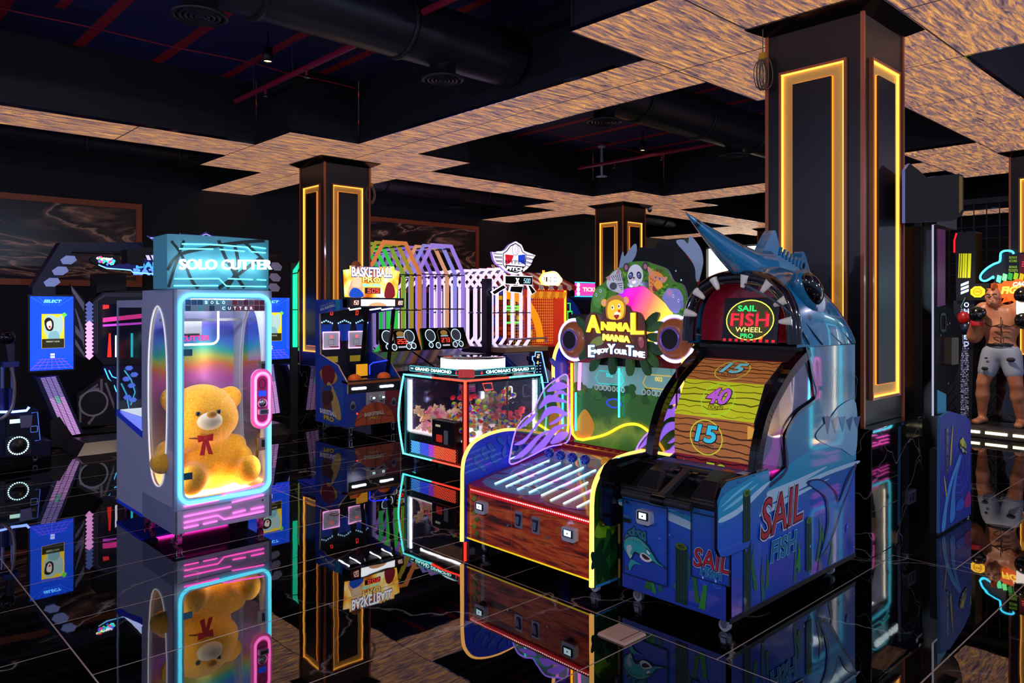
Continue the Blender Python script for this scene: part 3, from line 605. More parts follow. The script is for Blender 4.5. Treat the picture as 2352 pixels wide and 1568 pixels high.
    g.build('service_door', sf)
a, b = PF.px([(1487, 1185)])[0]; card_reader(Pl((X0 - .004, 0, 0), PF.u, PF.v), a, b, sf)
# wing shields that reach forward on both sides
shp = PR.px([(1632, 1140), (1633, 1240), (1645, 1258), (1700, 1266), (1700, 1230), (1745, 1200), (1745, 1088), (1650, 1114)]); zt_ = shp[6][1]
sh = rr(shp[0][0], .415, 3.40, .77, .05)
sh = [p for p in sh if not (p[0] > 3.36 and p[1] > .74)] + []
sh = [(3.40, .415 + .0), (3.62, .70), (3.60, .775), (3.2, .775), (3.15, .75), (3.115, .70), (3.115, .47), (3.14, .43), (3.19, .415)]
g = G(); Q = FY(YR - .002); g.prism(Q, sh, .0, .014, BLKG); Q2 = FY(YR - .016); g.poly(Q2, [(x * .992 + .027, z * .985 + .009) for x, z in sh], um, 1)
for q, c in (([(3.14, .70), (3.3, .74), (3.58, .77), (3.58, .70), (3.40, .64), (3.25, .60), (3.135, .59)], '1c9cc4'), ([(3.14, .59), (3.3, .60), (3.5, .66), (3.62, .71), (3.5, .69), (3.3, .63), (3.14, .61)], 'b8dcec'), ([(3.16, .64), (3.3, .66), (3.5, .72), (3.3, .68)], '7ad0e4'), ([(3.14, .66), (3.3, .70), (3.45, .74), (3.3, .715)], '7ad0e4')): blob(g, Q2, q, pr(c), 3)
piling(g, Q2, 3.38, .035, .45, .69)
for p in ((3.16, .72), (3.3, .755), (3.45, .765), (3.35, .5)): g.ell(Q2, p[0], p[1], .005, .005, CHR, 9)
g.build('wing_shield', sf)
g = G(); g.prism(FY(YL + .016), sh, 0, .014, BLKG); g.build('wing_shield', sf, label='black left wing shield')
# dash: black moulded console with pull lever
g = G(); yl, yr = YL - .0, YR + .02
g.hexa([(3.27, yr, .6), (3.27, yl, .6), (3.62, yl, .6), (3.62, yr, .6)], [(3.34, yr, .62), (3.34, yl, .62), (3.52, yl, .728), (3.52, yr, .728)], BLK)
g.box(3.50, 3.655, yr, yl, .6, .728, BLK)
g.box(3.25, 3.30, yr, yl, .595, .635, BLK)
g.build('console', sf, bevel=.01)
G().box(3.56, 3.655, yr + .03, yl - .03, .729, .734, pr('1e5ca8')).poly(FZ(.7345), [(3.56, 2.1), (3.6, 2.1), (3.6, 2.16), (3.56, 2.16)], pr('e07a2a')).poly(FZ(.7345), [(3.55, 2.0), (3.62, 2.0), (3.62, 2.07), (3.55, 2.07)], pr('a8dcf0')).build('console_strip', sf)
for s, nm in ((-1, ''), (1, '')):
    yc = 2.27 + s * .17
    g = G(); g.hexa([(3.27, yc - .08, .63), (3.27, yc + .08, .63), (3.5, yc + .09, .63), (3.5, yc - .09, .63)], [(3.36, yc - .05, .72), (3.36, yc + .05, .72), (3.5, yc + .07, .755), (3.5, yc - .07, .755)], mt('1a1a20', .4)); g.build('lever_housing', sf, bevel=.015)
g = G(); g.cyl((3.40, 2.12, .70), (3.40, 2.42, .70), .03, mt('202228', .35, .4)); g.cyl((3.40, 2.2, .70), (3.40, 2.23, .70), .038, BLKG).cyl((3.40, 2.31, .70), (3.40, 2.34, .70), .038, BLKG); lv = g.build('lever', sf, label='black pull lever with a cross bar')
G().hexa([(3.38, 2.25, .72), (3.38, 2.29, .72), (3.40, 2.29, .75), (3.40, 2.25, .75)], [(3.16, 2.25, .615), (3.16, 2.29, .615), (3.15, 2.29, .645), (3.15, 2.25, .645)], mt('24262e', .35)).build('arm', lv)
G().cyl((3.155, 2.08, .625), (3.155, 2.50, .625), .02, mt('1c1c22', .6)).cyl((3.155, 2.23, .625), (3.155, 2.31, .625), .026, BLKG).build('grip_bar', lv)
# wheel of flat wooden faces, case lighting put in as emission
WX, WZ, WR, w0, w1 = 4.10, .875, .433, 2.04, 2.54
whm = {'wood': 'a8683a', 'yellow': 'c8c81e', 'red': '7a1a26'}
faces = ['wood', 'yellow', 'wood', 'red', 'wood', 'yellow', 'wood', 'red', 'wood', 'yellow', 'wood', 'red']
wl = None
for i in range(12):
    a = radians(180 - 30 * i + 15); b = radians(180 - 30 * i - 15)         # i=0 faces the player, counting up over the top
    p0 = V((WX + WR * cos(a), w1, WZ - WR * sin(a) * -1)); p1 = V((WX + WR * cos(b), w1, WZ + WR * sin(b)))
    v_ = (p1 - p0).normalized(); pl = Pl(p0 + V((0, w0 - w1, 0)) * 0, (0, -1, 0), v_); L = (p1 - p0).length; W = w1 - w0
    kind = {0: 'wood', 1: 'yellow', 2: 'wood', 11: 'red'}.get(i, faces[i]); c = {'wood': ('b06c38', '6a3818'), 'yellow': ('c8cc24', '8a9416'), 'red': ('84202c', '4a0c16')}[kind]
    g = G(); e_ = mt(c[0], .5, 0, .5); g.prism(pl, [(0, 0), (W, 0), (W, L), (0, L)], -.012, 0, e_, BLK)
    random.seed(i)
    for k in range(6):
        y = L * (k + .5) / 6; pts = [(W * j / 12, y + random.uniform(-1, 1) * L * .04) for j in range(13)]
        g.line(pl, pts, random.uniform(.003, .009), pr(c[1]), 2)
    num = {0: ('15', '3ac8e8', 'd8e83a'), 1: ('40', 'c060d8', 'a8e03a'), 2: ('15', '6ab8c8', 'c8c04a'), 11: ('50', 'b8c832', '84202c')}.get(i)
    if num:
        ca = W * (.5 if i else .42); 
        g.ringp(pl, ca, L / 2, .105, .1, .006, mt(num[2], .4, 0, .5), 4)
        hh = .055
        if i == 11: ca, cb = W * .5, L * .62
        else: cb = L * .56
        g.text(pl, num[0], ca - .07, cb - hh * .75, ca + .07, cb + hh * .95, mt('201828'), 5, bold=.06, shear=.2, ref=0); g.text(pl, num[0], ca - .068, cb - hh * .7, ca + .068, cb + hh * .95, mt(num[1], .4, 0, .6), 6, bold=.035, shear=.2, ref=0)
        if i != 11: g.text(pl, 'TICKETS', ca - .05, cb - hh * 1.35, ca + .05, cb - hh * .95, mt('1c4a4a' if i != 1 else '2a2a10'), 6, bold=.01)
        else:
            for ca in (W * .1, W * .88): g.text(pl, '4', ca - .015, L * .62, ca + .012, L * .86, pr('e8e8f0'), 6, bold=.02); g.text(pl, 'TICKETS', ca - .04, L * .45, ca + .035, L * .55, pr('c8c8d0'), 6)
    wo = g.build('wheel_face', sf)
G().cyl((WX, w0 + .03, WZ), (WX, w1 - .03, WZ), .38, mt('24140e', .6), 24).build('wheel_drum', sf)
# pointer in front of the wheel

G().hexa([(3.67, 2.02, .93), (3.67, 2.06, .90), (3.67, 2.06, .97), (3.67, 2.02, .95)], [(3.65, 1.99, .93), (3.65, 2.06, .90), (3.65, 2.06, .97), (3.65, 1.99, .95)], mt('f0b048', .4, 0, .5)).build('pointer', sf)
# curved window and black arches
arcx = [tuple(p) for p in spl([(3.50, .765), (3.535, .90), (3.62, 1.06), (3.75, 1.18), (3.90, 1.285), (4.09, 1.375)], 5)]
def arch(y, w=.03, m=BLKG):
    g = G(); o = [V((x, y, z)) for x, z in arcx]; n = len(o)
    for i in range(n - 1):
        t = (o[i + 1] - o[i]).normalized(); nn_ = V((t.z, 0, -t.x)) * .05
        g.hexa([o[i] + V((0, -w / 2, 0)), o[i] + V((0, w / 2, 0)), o[i + 1] + V((0, w / 2, 0)), o[i + 1] + V((0, -w / 2, 0))], [p + nn_ for p in (o[i] + V((0, -w / 2, 0)), o[i] + V((0, w / 2, 0)), o[i + 1] + V((0, w / 2, 0)), o[i + 1] + V((0, -w / 2, 0)))], m)
    return g.build('window_arch', sf)
arch(YR + .02, .05); arch(YL - .02, .05)
g = G(); g.grid(lambda u, v: (lambda q: (q[0] - .004, YR + .04 + (YL - YR - .08) * v, q[1] + .004))(arcx[min(int(u * (len(arcx) - 1)), len(arcx) - 1)]), len(arcx) - 1, 1, GLS); g.build('curved_window', sf)
wnd = [(x, z) for x, z in arcx] + [tuple(p) for p in PR.px([(1864, 860), (1872, 915), (1830, 950), (1803, 1000), (1806, 1072), (1765, 1112)])]
G().prism(FY(YR + .012), wnd, 0, .004, glass('magenta_tinted_acrylic', (.95, .8, .98, 1), 1.0)).build('side_window', sf)
g = G(); e2 = [tuple(p) for p in spl(PR.px([(1765, 1116), (1806, 1074), (1803, 1000), (1830, 950), (1875, 912), (1866, 860), (1850, 797)]), 5)]; g.line(PR, e2, .018, mt('0c3c58', .2, 0, 0, .8), 9); g.build('window_trim', sf)
g = G(); g.box(3.75, 3.76, YL - .035, YL - .03, .8, 1.25, mt('70104a', .4))
Q = FY(YR + .05); blob(g, Q, Q.px([(1752, 1070), (1770, 1030), (1778, 990), (1800, 985), (1790, 1040), (1775, 1095)]), mt('d818c8', .4, 0, .6), 2); blob(g, Q, Q.px([(1795, 900), (1830, 870), (1845, 900), (1815, 930), (1790, 960)]), mt('8a3a5a', .4, 0, .1), 2)
g.build('inner_mural', sf)
# fish head: lofted shell from the mouth rim back and down
tops = [(3.93, 1.80), (4.02, 1.835), (4.13, 1.852), (4.25, 1.84), (4.37, 1.80), (4.47, 1.74), (4.56, 1.665), (4.63, 1.58), (4.68, 1.48), (4.70, 1.385)]
def topz(u):
    t = u * (len(tops) - 1); i = min(int(t), len(tops) - 2); f = t - i; return (tops[i][0] * (1 - f) + tops[i + 1][0] * f, tops[i][1] * (1 - f) + tops[i + 1][1] * f)
def head(u, v):
    x, z = topz(u); a = pi * v; c, s_ = cos(a), sin(a)
    w = .345 + .02 * sin(pi * u)
    y = 2.27 - w * (abs(c) ** .8) * (1 if c > 0 else -1); zz = 1.383 + (z - 1.383) * (abs(s_) ** .72)
    return (x, y, zz)
g = G(); g.grid(head, 27, 28, fishm)
g.add([head(1, v / 20) for v in range(21)], [tuple(range(21))], fishm)
hd = g.build('fish_head', sf)
# rear body under the head, clad with ribs

g = G(); rim = [(3.925, 2.27 - .335 * (abs(cos(pi * v / 28)) ** .8) * (1 if v < 14 else -1), 1.40 + .375 * (sin(pi * v / 28) ** .72)) for v in range(29)]
g.tube(rim, .042, mt('101018', .08, 0, 0, 1), 12); g.build('lip', hd)
for q in ([(1797, 650), (1812, 700), (1830, 745), (1850, 790)], [(1885, 745), (1900, 765), (1925, 790)], [(1905, 735), (1925, 760), (1950, 788)], [(1845, 735), (1862, 765), (1880, 790)]):
    P_ = []
    for c in q:
        h0_ = oy(c[0], c[1], YR); t_s = min(1, max(0, (h0_.z - 1.383) / .36)); P_.append(V((h0_.x, 2.27 - (.362) * (1 - t_s ** 2.2) ** .45, h0_.z)))
    G().tube(spl(P_, 4), .006, mt('0a3a54', .2, 0, 0, 1), 6).build('gill_crease', hd)
for i in (2, 5, 9, 13, 17, 21, 25):
    p = V(rim[i]); q = (V((3.9, 2.27, 1.5)) - p); q.x = -.02; q = q.normalized()
    g = G(); g.tube([p + V((-.035, 0, 0)) + q * t for t in (-.01, .01, .03, .05, .062)], .027, mt('e4e0d4', .3, 0, .08, .5), 10, r1=.01); g.build('tooth', hd)
inn = [(-y, z) for (x, y, z) in rim]
g = G(); g.prism(FX(4.06), [(a, b) for a, b in inn] , 0, .004, mt('8a1028', .3, 0, .12, .6)); g.build('throat_panel', hd)  # lit look of the mouth put in as faint emission
S0 = Pl(ox(1650, 788, 3.93), (0, -1, 0), (.16, 0, 1)); 
g = G(); c4 = S0.px([(1650, 788), (1790, 788), (1772, 692), (1634, 690)]); c4 = [(0, .0), (.40, 0), (.40, .27), (0, .27)]
sx = [(.02, .01), (.365, .01), (.365, .27), (.02, .27)]
g.prism(S0, sx, -.012, 0, BLKG)
S1 = S0; cx_, cz_ = .19, .14
g.ell(S1, cx_, cz_, .155, .115, em('3a3a10', .6), 3).ringp(S1, cx_, cz_, .15, .118, .006, em('d8d850', 1.8), 4)
g.text(S1, 'SAIL', .11, .19, .23, .225, em('20c060', 1.6), 5, bold=.03); g.text(S1, 'FISH', .07, .105, .31, .178, em('e02030', 1.5), 5, bold=.015)
for i in range(5): g.poly(S1, [(.075 + i * .052, .10), (.09 + i * .052, .10), (.09 + i * .052, .19), (.075 + i * .052, .19)], em('a01020', .8), 4)
g.text(S1, 'WHEEL', .105, .07, .275, .098, em('e0d070', 1.4), 5, bold=.01); g.text(S1, 'PRO', .14, .035, .22, .062, em('20c060', 1.6), 5, bold=.03)
g.poly(S1, [(.255, .03), (.275, .03), (.29, .062)], em('e07020', 1.4), 5)
for i in range(9): g.poly(S1, [(.03 + i * .038, .014), (.05 + i * .038, .014), (.05 + i * .038, .03), (.03 + i * .038, .03)], em('c01820', 1.2), 4)
g.build('led_sign', hd)
tip = oy(1575, 488, 2.27); b0 = V((4.16, 2.27, 1.80)); g = G(); Rn = 14; P = []
for i in range(Rn): t = i / (Rn - 1); P.append(b0 * (1 - t) + tip * t + V((0, 0, -.02 * sin(pi * t))))
rings = []; ax = (tip - b0).normalized(); e1 = V((0, 1, 0)); e2 = ax.cross(e1)
vs = []; 
for i, p in enumerate(P):
    t = i / (Rn - 1); r = .125 * (1 - t) ** .9 + .002 + .05 * max(0, .15 - t) * 4
    vs += [p + (e1 * cos(2 * pi * j / 16) * .8 + e2 * sin(2 * pi * j / 16)) * r for j in range(16)]
g.add(vs, [(i * 16 + j, i * 16 + (j + 1) % 16, (i + 1) * 16 + (j + 1) % 16, (i + 1) * 16 + j) for i in range(Rn - 1) for j in range(16)], fishm, True); g.build('horn', hd, label='long pointed blue horn')
Q = FY(2.30); fp = [tuple(p) for p in spl(Q.px([(1728, 612), (1738, 570), (1760, 530), (1768, 545), (1775, 572), (1795, 592), (1820, 598), (1828, 578), (1837, 600), (1842, 640), (1790, 650)]), 3, True)]
g = G(); g.prism(Q, fp, -.01, .05, fishm); 
for i in range(8): a, b = Q.px([(1772 + i * 8, 575 + i * 5)])[0]; g.tube([Q.at(a, b - .03, .052), Q.at(a + .02, b + .015, .055)], .009, fishm, 8)
g.build('dorsal_fin', hd, bevel=.012)
# right eye: a bulging black eye with white lower rim
e = oy(1862, 665, 1.93); th = -.75
Re = Matrix.Rotation(th, 3, 'Y').to_3x3() if False else Matrix.Rotation(.72, 3, 'Y')
g = G(); g.ball(e, .125, mt('07070c', .1, 0, 0, 1), (.95, .5, .55), Re, 20, 12).build('eye', hd, label='glossy black bulging eye')
g = G(); g.ball(e + V((.07, .008, -.055)), .11, mt('d8e0f0', .25, 0, .1, .6), (.95, .45, .5), Re, 20, 12).build('eye_white', hd)
g = G(); g.ball(e + V((.02, .035, -.015)), .14, mt('1c6a90', .2, 0, 0, 1), (1.15, .5, .75), Re, 20, 12).build('eye_socket', hd)
for p in ((3.33, 2.0), (3.33, 2.53), (4.5, 2.0), (4.6, 2.53)): caster(p, sf, mt('9aa0ac', .5))
# ================================================================ SOLO CUTTER (teddy machine)
U0, U1, W0, WM, W1 = 1.80, 2.485, 5.19, 5.83, 6.446
CY = em('5ceaff', 2.8); PK = em('ff5ac0', 3.0); PAINT = mt('b4bcd8', .3, 0, 0, .4)
so = thing('plush_cutter_machine', ((U0 + U1) / 2, (W0 + WM) / 2, 0), 'white teddy-bear prize cabinet with cyan neon door frame and glowing name on top', 'prize machine')
SF, SL = FY(W0), FX(U0)
holo, nt, N, LK, B = nodemat('holographic_foil'); tc = N.new('ShaderNodeTexCoord'); sp = N.new('ShaderNodeSeparateXYZ'); LK.new(tc.outputs['Object'], sp.inputs[0])
nn = N.new('ShaderNodeTexNoise'); nn.inputs['Scale'].default_value = 2.2; LK.new(tc.outputs['Object'], nn.inputs[0]); ad = N.new('ShaderNodeMath'); ad.operation = 'MULTIPLY_ADD'; LK.new(nn.outputs[0], ad.inputs[0]); ad.inputs[1].default_value = .35; LK.new(sp.outputs['Z'], ad.inputs[2])
rh = ramp(N, [(.55, '8a90c8'), (.85, '6a7ab0'), (1.05, '9a90c0')]); 
ad2 = N.new('ShaderNodeMath'); ad2.operation = 'MULTIPLY'; LK.new(ad.outputs[0], ad2.inputs[0]); ad2.inputs[1].default_value = .5
rh = ramp(N, [(.15, 'c8b890'), (.36, '8088b8'), (.52, '9a8ed0'), (.62, 'c86ac8'), (.66, 'e88a5a'), (.69, 'c8d060'), (.72, '40c8b0'), (.76, '4a8ae8'), (.82, '5a5ad8'), (.9, 'c8d0f0')]); LK.new(ad2.outputs[0], rh.inputs[0])
LK.new(rh.outputs[0], B.inputs['Base Color']); B.inputs['Metallic'].default_value = .35; B.inputs['Roughness'].default_value = .25
zb, zt = .09, 1.722
# front frame: panel with rounded window
def ringpanel(g, pl, outer, inner, d0, d1, m, side=None):
    """flat board with a hole; outer and inner have the same number of points"""
    n = len(outer)
    for d in (d1, d0):
        vs = [pl.at(a, b, d) for a, b in outer] + [pl.at(a, b, d) for a, b in inner]
        g.add(vs, [(i, (i + 1) % n, n + (i + 1) % n, n + i) for i in range(n)], m)
    for s_ in (outer, inner):
        vs = [pl.at(a, b, d0) for a, b in s_] + [pl.at(a, b, d1) for a, b in s_]
        g.add(vs, [(i, (i + 1) % n, n + (i + 1) % n, n + i) for i in range(n)], side or m)
win = rr(U0 + .065, .31, U1 - .05, 1.66, .06)
g = G(); ringpanel(g, SF, rr(U0, .245, U1, zt, .004), win, -.03, 0, PAINT); g.build('door_frame', so)
g = G(); g.box(U0, U1, W0, W0 + .03, zb, .243, PAINT); 
g.line(SF, [(U0 + .05, zb + .03), (U1 - .04, zb + .03), (U1 - .04, .24), (U0 + .05, .24)], .003, mt('70789a', .5), 2, True)
g.ell(SF, U1 - .07, .215, .008, .008, CHR, 4)
g.build('lower_panel', so)
# pink neon circuit lines on the lower panel
def px_neon(name, parent, pl, lines, r, m, d=.008):
    for q in lines:
        P = [pl.at(a, b, d) for a, b in pl.px(q)]; G().tube(P, r, m, 8).build(name, parent)
px_neon('pink_neon_line', so, SF, [[(422, 1164), (500, 1150), (512, 1130), (606, 1108), (606, 1108)], [(532, 1152), (606, 1136)], [(422, 1186), (530, 1164)], [(534, 1180), (562, 1174)], [(576, 1168), (605, 1162)], [(422, 1206), (500, 1186), (514, 1192), (605, 1176)], [(422, 1212), (455, 1205)], [(466, 1203), (498, 1196)]][:0] , .003, PK)
L_ = [[(422, 1163), (500, 1148), (514, 1133), (605, 1110)], [(532, 1153), (605, 1136)], [(422, 1186), (530, 1164)], [(534, 1178), (563, 1171)], [(576, 1169), (605, 1163)], [(422, 1200), (500, 1183), (514, 1192), (605, 1173)], [(422, 1212), (455, 1205)], [(466, 1203), (498, 1196)]]
px_neon('pink_neon_line', so, SF, L_, .0055, PK)
# cyan neon frame
fr = [SF.at(a, b, .012) for a, b in rr(U0 + .035, .285, U1 - .02, 1.685, .075, 6)]
G().tube(fr, .0115, CY, 10, closed=True).build('neon_frame', so)
G().prism(SF, win, -.02, -.014, GLS).build('door_glass', so)
for z in (.47, 1.3): G().box(U0 + .06, U0 + .115, W0 - .012, W0 - .002, z - .025, z + .02, mt('3c6c84', .3, .6)).build('hinge', so)
for z in (.62, 1.17): G().box(U1 - .11, U1 - .055, W0 - .012, W0 - .002, z - .045, z + .045, CHR).cyl((U1 - .07, W0 - .02, z - .02), (U1 - .07, W0 - .02, z + .03), .008, BLK, 10).build('lock_bracket', so)
# tile strip SOLO CUTTER under the top edge
g = G(); a0, a1 = U0 + .07, U1 - .055; b1_ = 1.655; n = 14; w = (a1 - a0) / n; random.seed(2); Q = FY(W0 - .002)
for j in range(2):
    for i in range(n):
        c = random.choice(['1c5c8c', '2a90a8', '5ac0d0', '184a78', '90a8c0']) if i < 8 else random.choice(['7a1a3a', '9a2848', 'b03458', '6a1430', '8a6078'])
        g.poly(Q, [(a0 + i * w + .002, b1_ - (j + 1) * w + .002), (a0 + (i + 1) * w - .002, b1_ - (j + 1) * w + .002), (a0 + (i + 1) * w - .002, b1_ - j * w - .002), (a0 + i * w + .002, b1_ - j * w - .002)], pr(c), 1)
for s, i0, j in (('SOLO', 3, 0), ('CUTTER', 6, 1)):
    for k, ch in enumerate(s): x = a0 + (i0 + k) * w; g.text(Q, ch, x + .010, b1_ - (j + 1) * w + .009, x + w - .010, b1_ - j * w - .009, em('e8f0ff', .9), 3, bold=.03)
g.prism(Q, [(a0, b1_ - 2 * w), (a1, b1_ - 2 * w), (a1, b1_), (a0, b1_)], -.012, -.001, mt('c8d0e8', .4))
g.build('tile_strip', so)
# side boards with pointed oval windows
oval = [tuple(p) for p in spl([(0, .625), (-.10, .53), (-.155, .30), (-.165, 0), (-.15, -.33), (-.10, -.56), (0, -.625), (.10, -.56), (.15, -.33), (.165, 0), (.155, .30), (.10, .53)], 4, True)]
def sideboard(pl, ac, flip):
    g = G(); cz = .985; ins = [(ac + a * 1.15, cz + b) for a, b in oval]; n = len(ins); out = []; hh = (zt - zb) / 2; zc = (zt + zb) / 2
    per = [math.atan2(b, a * 1.15) for a, b in oval]
    for t in per:
        c_, s_ = cos(t), sin(t); k = min(.32 / max(abs(c_), 1e-6), hh / max(abs(s_), 1e-6)); out.append([ac + c_ * k, zc + s_ * k])
    for A_ in (ac - .32, ac + .32):
        for B_ in (zb, zt): q = min(out, key=lambda p: (p[0] - A_) ** 2 + (p[1] - B_) ** 2); q[0], q[1] = A_, B_
    ringpanel(g, pl, out, ins, -.02, 0, PAINT)
    g.build('side_board', so)
    G().tube([pl.at(a, b, .001) for a, b in ins], .006, mt('ffffff', .3, 0, .4), 6, closed=True).build('window_trim', so)
    G().prism(pl, ins, -.012, -.008, GLS).build('side_window', so)
sideboard(SL, -(W0 + WM) / 2, 1); sideboard(Pl((U1, 0, 0), (0, 1, 0), (0, 0, 1)), (W0 + WM) / 2, 0)
g = G(); g.box(U0 + .02, U1 - .02, W0 + .03, WM, .262, .285, mt('f0e0c0', .4)); g.build('prize_floor', so)
G().box(U0 + .09, U1 - .09, W0 + .09, WM - .08, .2851, .290, em('ffd890', 7)).build('floor_light', so, label='glowing warm prize floor light')
G().box(U0 + .02, U1 - .02, WM - .02, WM, .29, zt, holo).build('back_panel', so, label='iridescent holographic back panel')
g = G(); g.box(U0, U1, W0 + .03, WM, zb, .262, PAINT); g.build('base_box', so)
g = G(); g.box(U0 + .0201, U1 - .0201, W0 + .03, WM, 1.66, zt, mt('e4e8f4', .4)); g.build('roof', so)
G().box(U0 + .15, U1 - .15, W0 + .12, W0 + .2, 1.645, 1.66, em('eaf2ff', 40)).build('roof_light', so)
for x in (U0 + .028, U1 - .04): G().box(x, x + .012, W0 + .036, W0 + .05, .4, 1.6, em('fff0d0', 14)).build('hidden_fill_strip', so)  # unseen strips added behind the frame to brighten the bear
# coin box with pink neon oval
c_ = SF.px([(598, 915)])[0]; ov = rr(c_[0] - .075, c_[1] - .215, c_[0] + .075, c_[1] + .215, .074, 8)
g = G(); g.prism(SF, ov, .001, .03, mt('ff7cc8', .35, 0, .25)); cb = g.build('coin_box', so, label='pink oval coin box')
iv = rr(c_[0] - .052, c_[1] - .185, c_[0] + .052, c_[1] + .185, .051, 8)
G().tube([SF.at(a, b, .036) for a, b in iv], .009, em('ff7ad0', 3.0), 8, closed=True).build('neon_oval', cb)
Q = FY(W0 - .031); g = G(); g.prism(Q, rr(c_[0] - .04, c_[1] - .165, c_[0] + .04, c_[1] + .165, .039, 8), 0, .002, mt('b82a78', .4, 0, .1))
g.rrect(Q, c_[0] - .03, c_[1] + .02, c_[0] + .03, c_[1] + .06, .002, em('2040d0', 1.2), 5); g.ringp(Q, c_[0], c_[1] + .11, .028, .035, .006, mt('801848', .4), 5)
g.build('coin_plate', cb); G().lathe([(.034, 0), (.034, .006), (.022, .012), (.001, .014)], Q.at(c_[0], c_[1] - .03, .002), CHR, 20, Q.n).build('button', cb)
G().prism(Q, rr(c_[0] - .035, c_[1] - .11, c_[0] + .035, c_[1] - .07, .008), .003, .03, mt('c0b8c8', .3)).rrect(Pl(Q.at(0, 0, .03), Q.u, Q.v), c_[0] - .025, c_[1] - .103, c_[0] + .025, c_[1] - .077, .003, BLKG, 1).build('reader', cb)
# cutter carriage hanging inside
g = G(); g.box(U0 + .12, U0 + .32, 5.55, 5.68, 1.40, 1.50, mt('e0e4f0', .35)); g.box(U0 + .05, U1 - .05, 5.6, 5.62, 1.50, 1.52, STEEL); g.cyl((U0 + .18, 5.55, 1.40), (U0 + .3, 5.55, 1.40), .012, BLK)
g.build('cutter_carriage', so); Q = FY(5.5); g = G(); g.prism(Q, rr(U0 + .13, 1.335, U0 + .42, 1.62, .05), -.004, 0, GLS); g.tube([Q.at(a, b) for a, b in rr(U0 + .13, 1.335, U0 + .42, 1.62, .05)], .008, em('f0f4ff', 1.6), 8, closed=True)
g.text(Q, 'CUTTER', U0 + .15, 1.36, U0 + .36, 1.40, pr('c02878'), 4, bold=.04); g.build('inner_hood', so)
# topper: bowed sign box with black cracks, neon lines and 3-D name
def bow(u, v): a = -.035 + (U1 - U0 - .01 + .035) * u; return (U0 + a, W0 + .03 - .055 * sin(pi * u) ** .8, zt + .004 + (2.085 - zt) * v)
teal = mt('4a9ab0', .4, 0, .12)
g = G(); g.grid(bow, 16, 1, teal); bp = [bow(i / 16, 1) for i in range(17)]
g.add(bp + [(U1 - .01, W0 + .3, 2.085), (U0 - .035, W0 + .3, 2.085)], [tuple(range(19))], mt('c8e8f0', .4, 0, .2)); g.add([bow(0, 0), bow(0, 1), (U0 - .035, W0 + .3, 2.085), (U0 - .035, W0 + .3, zt + .004)], [(0, 1, 2, 3)], teal); g.add([bow(1, 0), bow(1, 1), (U1 - .01, W0 + .3, 2.085), (U1 - .01, W0 + .3, zt + .004)], [(0, 1, 2, 3)], teal)
g.add([(U0 - .035, W0 + .3, zt + .004), (U1 - .01, W0 + .3, zt + .004), (U1 - .01, W0 + .3, 2.085), (U0 - .035, W0 + .3, 2.085)], [(0, 1, 2, 3)], PAINT)
def bwpt(px, py, d):
    p = oy(px, py, W0 - .01); u = min(1, max(0, (p.x - U0 + .035) / (U1 - U0 + .025))); q = V(bow(u, 0)); return V((q.x, q.y - d, p.z))
for q in ([(390, 620), (415, 585), (470, 570), (540, 558), (612, 552)], [(398, 552), (420, 585), (440, 640), (455, 662)], [(500, 552), (520, 600), (560, 662)], [(560, 555), (610, 600)], [(600, 590), (560, 620), (500, 662)], [(392, 660), (410, 600), (425, 552)], [(535, 555), (545, 610), (520, 662)]):
    P = [bwpt(a, b, .001) for a, b in spl(q, 4)]; n = len(P); w = .012
    dd = [((P[min(i + 1, n - 1)] - P[max(i - 1, 0)]).normalized()) for i in range(n)]
    g.add([p + V((-d.z, 0, d.x)) * w for p, d in zip(P, dd)] + [p - V((-d.z, 0, d.x)) * w for p, d in zip(P, dd)], [(i, i + 1, n + i + 1, n + i) for i in range(n - 1)], mt('1a2c34', .5))
tp = g.build('sign_box', so)
for q in ([(419, 560), (470, 561), (520, 564), (567, 568), (577, 578), (613, 580)], [(577, 566), (613, 570)], [(413, 571), (487, 572)], [(502, 573), (560, 577)], [(403, 640), (500, 640), (517, 657), (614, 658)], [(521, 640), (580, 642)], [(591, 642), (614, 643)], [(402, 656), (498, 656)]):
    G().tube([bwpt(a, b, .008) for a, b in q], .0045, em('60f0ff', 2.6), 8).build('neon_line', tp)
Q = FY(W0 - .075); p0 = Q.px([(411, 619)])[0]; p1 = Q.px([(622, 619)])[0]; pt = Q.px([(411, 595)])[0]; p1t = Q.px([(622, 601)])[0]
g = G(); g.text(Q, 'SOLO CUTTER', p0[0], p0[1], p1[0], pt[1], em('f0feff', 4.0), bold=.012, ext=.022, slope=(p1[1] - p0[1])); g.build('name_letters', tp, label='glowing white raised letters')
g = G(); 
for x in (U0 + .1, U0 + .33, U0 + .56): g.cyl((x, W0 - .075, 1.91), (x, W0 - .02, 1.91), .006, STEEL, 8)
g.build('letter_studs', tp)
for i, p in enumerate(((U0 + .05, W0 + .06), (U1 - .06, W0 + .06), (U0 + .05, WM - .06), (U1 - .06, WM - .06))): caster(p, so, mt('e83aa0', .4), r=.032)
G().box(U0 + .08, U1 - .08, WM - .05, WM - .03, .078, .088, em('ff30b0', 5)).build('under_glow', so, label='pink underglow strip')
